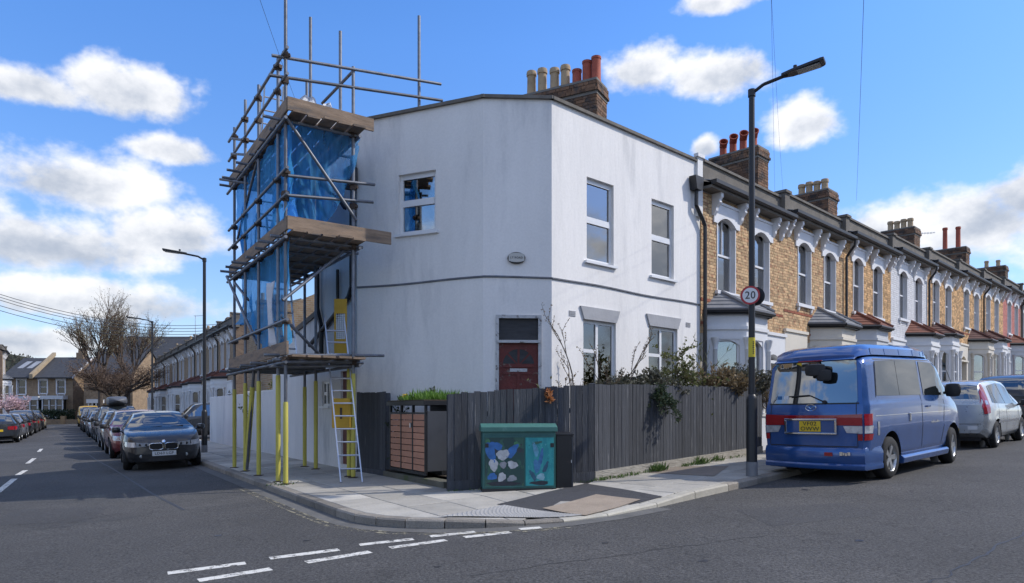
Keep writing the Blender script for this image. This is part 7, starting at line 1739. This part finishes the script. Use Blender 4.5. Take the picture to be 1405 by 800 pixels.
# ---- hatchbacks, SUVs ------------------------------------------------------
def build_car(kind, label, M_, pm, group=None, front='', rear='', detail=True, name='parked_car'):
    if kind == 'mpv':       # tall compact with lamp-filled rear pillars
        c = Car(top=[(-1.90,1.02),(-1.86,1.08),(-1.70,1.42),(-1.45,1.51),(-.4,1.545),(.35,1.50),(1.15,1.02),(1.6,.86),(1.86,.70),(1.93,.58)], belt=[(-1.90,.94),(-1.2,.98),(0,.93),(1.1,.88),(1.6,.78),(1.93,.5)],
            hw=[(-1.90,.72),(-1.75,.80),(-1.2,.845),(1.0,.845),(1.5,.81),(1.8,.70),(1.93,.55)], rw=[(-1.9,.62),(-1.5,.60),(0,.60),(1.1,.66),(1.93,.5)], sill=[(-1.9,.36),(-1.6,.24),(1.6,.22),(1.93,.3)], caprear=.07, capfront=.10)
        ar = [(-1.22,.31,.35),(1.28,.31,.35)]; wr = .305; gx = [('windscreen',.42,1.12),('rear_window',-1.84,-1.66)]
        sw = [[(-1.42,1.03),(-1.22,1.40),(-1.17,1.40),(-1.12,1.0)],[(-1.08,1.0),(-1.10,1.41),(-.42,1.455),(-.37,.975)],[(-.31,.97),(-.36,1.455),(.12,1.44),(.36,1.36),(.98,.94)]]; doors = [-.34]; axle = 2
    elif kind == 'suv':
        c = Car(top=[(-2.15,1.10),(-2.10,1.2),(-1.85,1.58),(-1.5,1.655),(-.3,1.69),(.45,1.64),(1.1,1.14),(1.7,1.05),(2.05,.92),(2.15,.74)], belt=[(-2.15,1.02),(-1.2,1.08),(1.0,1.02),(1.7,.96),(2.15,.66)],
            hw=[(-2.15,.76),(-1.95,.85),(-1.2,.90),(1.2,.90),(1.75,.86),(2.05,.75),(2.15,.6)], rw=[(-2.15,.66),(-1.6,.66),(.2,.66),(1.1,.7),(2.15,.55)], sill=[(-2.15,.42),(-1.8,.30),(1.8,.28),(2.15,.36)], caprear=.06, capfront=.1)
        ar = [(-1.32,.36,.41),(1.36,.36,.41)]; wr = .35; gx = [('windscreen',.50,1.08),('rear_window',-2.07,-1.83)]
        sw = [[(-1.72,1.13),(-1.55,1.50),(-1.02,1.56),(-.98,1.12)],[(-.94,1.12),(-.98,1.565),(-.22,1.59),(-.18,1.09)],[(-.12,1.09),(-.16,1.59),(.25,1.575),(.95,1.06)]]; doors = [-.15,-.96]
    elif kind == 'estate':
        c = Car(top=[(-2.25,.98),(-2.2,1.05),(-1.95,1.38),(-1.5,1.45),(-.3,1.475),(.35,1.43),(1.05,1.0),(1.6,.93),(2.1,.80),(2.25,.62)], belt=[(-2.25,.92),(-1.2,.98),(1.0,.9),(1.7,.84),(2.25,.55)],
            hw=[(-2.25,.72),(-2.05,.82),(-1.2,.885),(1.2,.885),(1.75,.84),(2.1,.72),(2.25,.55)], rw=[(-2.25,.6),(-1.6,.6),(.2,.6),(1.1,.68),(2.25,.5)], sill=[(-2.25,.36),(-1.8,.22),(1.8,.2),(2.25,.28)], caprear=.06, capfront=.12)
        ar = [(-1.35,.32,.36),(1.42,.32,.36)]; wr = .315; gx = [('windscreen',.40,1.02),('rear_window',-2.17,-1.93)]
        sw = [[(-1.85,1.02),(-1.65,1.33),(-1.10,1.36),(-1.06,1.0)],[(-1.02,1.0),(-1.06,1.365),(-.30,1.385),(-.25,.97)],[(-.19,.965),(-.24,1.385),(.12,1.37),(.88,.93)]]; doors = [-.22,-1.04]
    else:                   # hatch, the dark car in front
        c = Car(top=[(-2.10,.95),(-2.06,1.02),(-1.80,1.34),(-1.4,1.405),(-.4,1.425),(.25,1.38),(.95,1.005),(1.5,.925),(1.95,.80),(2.10,.66)], belt=[(-2.10,.88),(-1.2,.96),(.95,.90),(1.5,.83),(1.95,.70),(2.10,.56)],
            hw=[(-2.10,.70),(-1.9,.82),(-1.2,.88),(1.1,.882),(1.6,.86),(1.93,.76),(2.10,.60)], rw=[(-2.1,.58),(-1.5,.585),(.2,.585),(.95,.68),(1.5,.74),(2.10,.55)], sill=[(-2.10,.36),(-1.75,.22),(1.75,.20),(2.10,.22)], caprear=.06, capfront=.13)
        ar = [(-1.28,.31,.355),(1.38,.31,.355)]; wr = .31; gx = [('windscreen',.30,.92),('rear_window',-2.03,-1.78)]
        sw = [[(-1.45,1.0),(-1.32,1.26),(-1.06,1.32),(-1.02,.985)],[(-.98,.985),(-1.02,1.325),(-.36,1.345),(-.30,.965)],[(-.24,.96),(-.30,1.345),(.02,1.33),(.82,.925)]]; doors = [-.27,-1.0]
    t = thing(name, label, 'car', matrix=M_, group=group)
    body, gl = c.body(ar, gx, .05 if detail else .085); body.build('body', pm, t, smooth=True)
    for k in gl: gl[k].build(k, MT['carglass'], t, smooth=True)
    liners(c, ar, t)
    wm_ = wheel_meshes(wr, .2, 5 if kind != 'mpv' else 7)
    w0 = c.hw(0)
    for x in (ar[0][0], ar[1][0]):
        for y in (w0-.115,-w0+.115): add_wheel(t, wm_, x, y, wr)
    for sg in (1,-1):
        for p in sw: c.side_patch(p, .005, sg).build('side_window', MT['carglass'], t, smooth=True)
        for d_ in doors: line_patch(c, [(d_,.30),(d_-.02,.6),(d_-.01,c.belt(d_))], sg, t)
        line_patch(c, [(ar[1][0]-.42,.32),(ar[1][0]-.40,.75),(ar[1][0]-.36,c.belt(ar[1][0]-.36)-.02)], sg, t)
        for d_ in doors: mb = MB(); y = c.side_y(d_+.18,c.belt(d_)-.1)*sg; mb.box(d_+.08,d_+.26,y-.012,y+.018,c.belt(d_)-.12,c.belt(d_)-.095); mb.build('door_handle', pm, t, bevel=.006)
        xm_ = gx[0][2]-.12; mirror(t, xm_, sg*(c.side_y(xm_,c.belt(xm_)-.02)), c.belt(xm_)+.07, sg, pm if kind == 'hatch' else MT['dark_trim'])
        # headlight wraps round the nose
        zl = c.top(c.x1-.12)-.10; z0, z1 = (zl-.14, zl) if kind != 'hatch' else (.565,.68)
        wr_ = c.hw(c.x1)
        mb = c.side_patch([(c.x1-.02,z0),(c.x1-.02,z1),(c.x1-.42,z1+.03),(c.x1-.28,z0+.02)] if sg < 0 else [(c.x1-.28,z0+.02),(c.x1-.42,z1+.03),(c.x1-.02,z1),(c.x1-.02,z0)], .008, sg)
        pl_ = [(sg*wr_*.52,z0+.03),(sg*wr_*.98,z0),(sg*wr_*.98,z1),(sg*wr_*.52,z1-.02)]; c.end_patch(1, pl_ if sg > 0 else pl_[::-1], .008, mb)
        hl = mb.build('headlight', MT['headlens'], t, smooth=True)
        if detail:
            mb = MB()
            for k in (.62,.84):
                y = sg*wr_*k; x = c.capx(1,k,(z0+z1)/2)+.006; mb.lathe([(.001,.004),(.02,.003),(.032,.0)], 14, Matrix.Translation((x,y,(z0+z1)/2)) @ Matrix.Rotation(math.pi/2,4,'Y'))
            mb.build('lamp_projector', MT['dark_trim'], hl, smooth=True)
        # tail lights
        wr0 = c.hw(c.x0)
        if kind == 'mpv':
            mb = c.side_patch([(-1.885,.78),(-1.70,.80),(-1.62,1.05),(-1.56,1.25),(-1.52,1.44),(-1.60,1.45),(-1.76,1.28),(-1.90,1.0)], .012, sg); mb.build('tail_light', MT['redlens'], t)
            c.side_patch([(-1.80,.99),(-1.70,.99),(-1.67,1.08),(-1.77,1.08)], .016, sg).build('indicator_lens', MT['clearlens'], t)
        else:
            za = c.top(c.x0)-.32; mb = c.side_patch([(c.x0+.02,za),(c.x0+.24,za+.03),(c.x0+.26,za+.17),(c.x0+.02,za+.19)], .008, sg); pl_ = [(sg*wr0*.62,za+.02),(sg*wr0*.98,za),(sg*wr0*.98,za+.19),(sg*wr0*.62,za+.17)]; c.end_patch(0, pl_ if sg > 0 else pl_[::-1], .008, mb); mb.build('tail_light', MT['redlens'], t)
    # plates
    for end, txt, m_ in ((1,front,'plate_w'),(0,rear,'plate_y')):
        if end == 0 and kind == 'mpv': z = .42
        else: z = {'hatch':.405,'mpv':.40,'suv':.56,'estate':.45}[kind] if end else c.top(c.x0)-.34
        x = c.capx(end, 0, z); sg = 1 if end else -1; mb = MB(); mb.box(min(x,x+sg*.02),max(x,x+sg*.02),-.26,.26,z-.055,z+.055); npl = mb.build('number_plate', MT[m_], t)
        if txt:
            Mt = Matrix(((0,0,sg,x+sg*.022),(sg,0,0,0),(0,1,0,z),(0,0,0,1))); text_part('plate_text', txt, .088, MT['black'], npl, Mt @ Matrix.Diagonal((1.05,1,1,1)))
    # grille and lower intakes
    if kind == 'hatch' and detail:
        for sg in (1,-1):
            y0 = sg*.165; ov_ = [(y0+.145*max(-1,min(1,1.15*math.cos(2*math.pi*k/24))), .575+.078*max(-1,min(1,1.2*math.sin(2*math.pi*k/24)))) for k in range(24)]
            c.end_patch(1, ov_, .010).build('kidney_grille', mat('grille_black', (.004,.004,.005), .6, .1, 4), t)
            mb = MB(); mb.path([Vector((c.capx(1,y/.66,z)+.014,y,z)) for y,z in ov_+ov_[:1]], .009, 6); mb.build('grille_rim', MT['chrome'], t, smooth=True)
            lo_ = [(sg*.34,.29),(sg*.57,.31),(sg*.57,.38),(sg*.34,.345)]; c.end_patch(1, lo_ if sg > 0 else lo_[::-1], .006).build('side_intake', MT['dark_trim'], t)
            mb = MB(); mb.lathe([(.001,.004),(.04,.0)], 14, Matrix.Translation((c.capx(1,.85,.35)+.008,sg*.49,.345)) @ Matrix.Rotation(math.pi/2,4,'Y')); mb.build('fog_light', MT['clearlens'], t)
        c.end_patch(1, [(-.36,.23),(.36,.23),(.32,.335),(-.32,.335)], .006).build('lower_intake', MT['dark_trim'], t)
        mb = MB(); mb.lathe([(.001,.006),(.03,.005),(.04,0)], 16, Matrix.Translation((c.capx(1,0,.69)-.015,0,.69)) @ Matrix.Rotation(R(70),4,'Y')); mb.build('badge', MT['chrome'], t)
        mb = MB(); xw = .93
        for y0,y1 in ((-.5,.05),(.0,.55)): mb.path([Vector((xw+.02,y0,.985)),Vector((xw-.05,y1,1.03))], .008, 5)
        mb.build('wiper', MT['dark_trim'], t)
    else:
        zf = c.top(c.x1-.1); c.end_patch(1, [(-.3,zf-.26),(.3,zf-.26),(.34,zf-.14),(-.34,zf-.14)], .006).build('grille', MT['dark_trim'], t)
        c.end_patch(1, [(-.42,c.sill(c.x1)+.02),(.42,c.sill(c.x1)+.02),(.38,c.sill(c.x1)+.12),(-.38,c.sill(c.x1)+.12)], .006).build('lower_intake', MT['dark_trim'], t)
    if kind == 'mpv':
        line = MB(); c.end_patch(0, [(-.66,.56),(.66,.56),(.66,.572),(-.66,.572)], .004, line); line.build('tailgate_gap', MT['dark_trim'], t)
        c.end_patch(0, [(-.60,.44),(-.42,.44),(-.42,.52),(-.60,.52)], .004).build('towing_cover', MT['plate_w'], t)
        for sg in (1,-1): line_patch(c, [(-1.15,.58),(.9,.56)], sg, t, 'rubbing_strip', .022, MT['clearlens'])
        line_patch(c, [(-1.18,.34),(-1.10,.6),(-1.05,.98)], -1, t); line_patch(c, [(-1.18,.34),(-1.10,.6),(-1.05,.98)], 1, t)
        mb = MB(); mb.tube((-1.5,0,1.5),(-1.85,0,1.78),.006,n=5); mb.build('roof_antenna', MT['dark_trim'], t)
    mb = MB(); mb.box(c.x0+.25,c.x1-.3,-.6,.6,.17,.3); mb.build('underside', MT['dark_trim'], t)
    return t, c
u_ = Vector((.722,.692)).normalized(); ra = Vector((10.89,15.95))+.73*Vector((-u_.y,u_.x))
build_car('mpv', 'silver tall hatchback with red pillar lamps parked ahead of van', on_ground(ra+u_*1.22, u_), paint('metallic_silver', (.52,.55,.56), .55, .3), 'cars parked on the right street')
nx = ra+u_*1.22+u_*5.6; build_car('suv', 'dark car ahead of the silver hatchback at frame edge', on_ground(nx, u_), paint('dark_grey_paint', (.02,.022,.026), .3, .3), 'cars parked on the right street', detail=False)
bf = Vector((-8.33,17.1)); bd_ = Vector((.5386,-.8426)); bm_ = on_ground(bf+UL*2.12, Vector((.50,-.866)))
build_car('hatch', 'dark blue-grey hatchback with twin grille facing us, nearest in left street', bm_, paint('graphite_grey', (.024,.026,.030), .4, .3), 'cars parked along the left street', front='LD63 LGF')
# the rest of the rows: prototypes per kind, then copies with their own paint
PC = {k: paint('paint_'+k, v, .3, .3) for k, v in dict(red=(.18,.025,.03), grey=(.22,.23,.25), black=(.015,.016,.018), silver=(.4,.42,.44), blue=(.04,.075,.16), white=(.6,.61,.62), dark=(.03,.034,.04), brown=(.06,.045,.04), gold=(.45,.40,.28)).items()}
protos = {}
def place_car(kind, label, P, fwd, colr):
    if kind not in protos:
        t, c = build_car(kind, label, on_ground(P, fwd), PC[colr], 'cars parked along the left street', detail=False); protos[kind] = (t, colr); return t
    src, _ = protos[kind]; t = copy_tree(src); t.matrix_world = on_ground(P, fwd); t['label'] = label
    base = PC[protos[kind][1]]
    for ch in t.children:
        for i, sl in enumerate(ch.material_slots):
            if sl.material == base: sl.link = 'OBJECT'; sl.material = PC[colr]
    return t
row0 = bf+UL*2.12
for i,(k,cl_,lb) in enumerate((('estate','red','dark red car directly behind the nearest hatchback'),('estate','grey','grey estate car third in the right-hand row'),('suv','dark','dark car carrying a roof box in the left street'),('hatch2','black','black hatchback behind the roof box car'),('estate','silver','silver car midway along the right-hand row'),('suv','blue','dark blue car before the tree in right-hand row'),('estate','black','black estate beside the bare street tree'),('suv','grey','grey car just short of the yellow van'),('estate','dark','charcoal car next to the yellow van'))):
    P = row0+UL*(5.35*(i+1))+NL*random.uniform(-.05,.1); kk = 'estate' if k == 'hatch2' else k
    t = place_car(kk, lb, P, -UL, cl_)
    if i == 2: RB = P.copy()
# roof box
rbm = on_ground(RB, -UL); t = thing('roof_box', 'long grey roof box strapped on a parked car', 'roof box', matrix=rbm @ Matrix.Translation((-.3,0,1.72)))
mb = MB(); mb.M = Matrix.Diagonal((1.0,.42,.2,1)); n_ = 16; ids = []
for i in range(9):
    x = -1+2*i/8; s_ = (1-abs(x)**3.5)**.4 if abs(x) < 1 else .05; ring_ = []
    for k in range(n_):
        a = 2*math.pi*k/n_; cc_, ss_ = math.cos(a), math.sin(a); ring_.append(mb.p(x, s_*math.copysign(abs(cc_)**.5,cc_), .9+s_*math.copysign(abs(ss_)**.5,ss_)))
    ids.append(ring_)
for A, B in zip(ids,ids[1:]):
    for k in range(n_): mb.face((A[k],B[k],B[(k+1)%n_],A[(k+1)%n_]))
mb.face(ids[0]); mb.face(ids[-1]); mb.build('shell', mat('grey_roof_box', (.10,.105,.115), .4, .1, 4), t, smooth=True)
for x in (-.45,.45): mb = MB(); mb.box(x-.03,x+.03,-.6,.6,-.06,-.01); mb.build('roof_bar', MT['dark_trim'], t)
# yellow van at the far end of the row
P = row0+UL*58.5; yv = thing('yellow_van', 'yellow van parked at far end of the left street', 'van', matrix=on_ground(P,-UL))
cv = Car(top=[(-2.3,1.85),(-2.2,1.95),(.9,1.97),(1.2,1.85),(1.75,1.2),(2.2,1.0),(2.3,.8)], belt=[(-2.3,1.2),(1.1,1.15),(2.3,.72)], hw=[(-2.3,.86),(-2.1,.92),(1.8,.92),(2.3,.7)], rw=[(-2.3,.76),(1.2,.76),(2.3,.6)], sill=[(-2.3,.3),(2.3,.3)])
bdy, gl = cv.body([(-1.4,.34,.38),(1.45,.34,.38)], [('windscreen',1.2,1.73)], .1); bdy.build('body', paint('yellow_paint', (.55,.33,.03), .0, .35), yv, smooth=True); gl['windscreen'].build('windscreen', MT['carglass'], yv)
wm_ = wheel_meshes(.33,.2)
for x in (-1.4,1.45):
    for y in (.8,-.8): add_wheel(yv, wm_, x, y, .33)
for sg in (1,-1): pl_ = [(sg*.4,.72),(sg*.66,.70),(sg*.66,.86),(sg*.4,.86)]; cv.end_patch(1, pl_ if sg > 0 else pl_[::-1], .01).build('headlight', MT['clearlens'], yv)
cv.end_patch(1, [(-.35,.6),(.35,.6),(.35,.8),(-.35,.8)], .01).build('grille', MT['dark_trim'], yv)
# far kerb row, tails towards us
lrow = LK-NL*.98
for i,(k,cl_,lb) in enumerate((('estate','dark','dark car cut by left frame edge'),('estate','grey','grey car second in the left-hand row'),('estate','black','black car with red tail lamps in left-hand row'),('suv','dark','dark grey car fourth in the left-hand row'),('estate','brown','brownish car fifth in the left-hand row'),('suv','black','black car sixth in the left-hand row'),('estate','gold','pale gold car at far end of left-hand row'))):
    P = lrow+UL*(36+5.6*i)-NL*(.25+.1*i); place_car(k, lb, P, UL, cl_)
P = Vector((-20.2,47)); 
P = row0+UL*14.5-NL*5.2; place_car('suv', 'dark car standing past the end of the white garden wall', Vector((-14.6,33.6)), NL, 'dark')
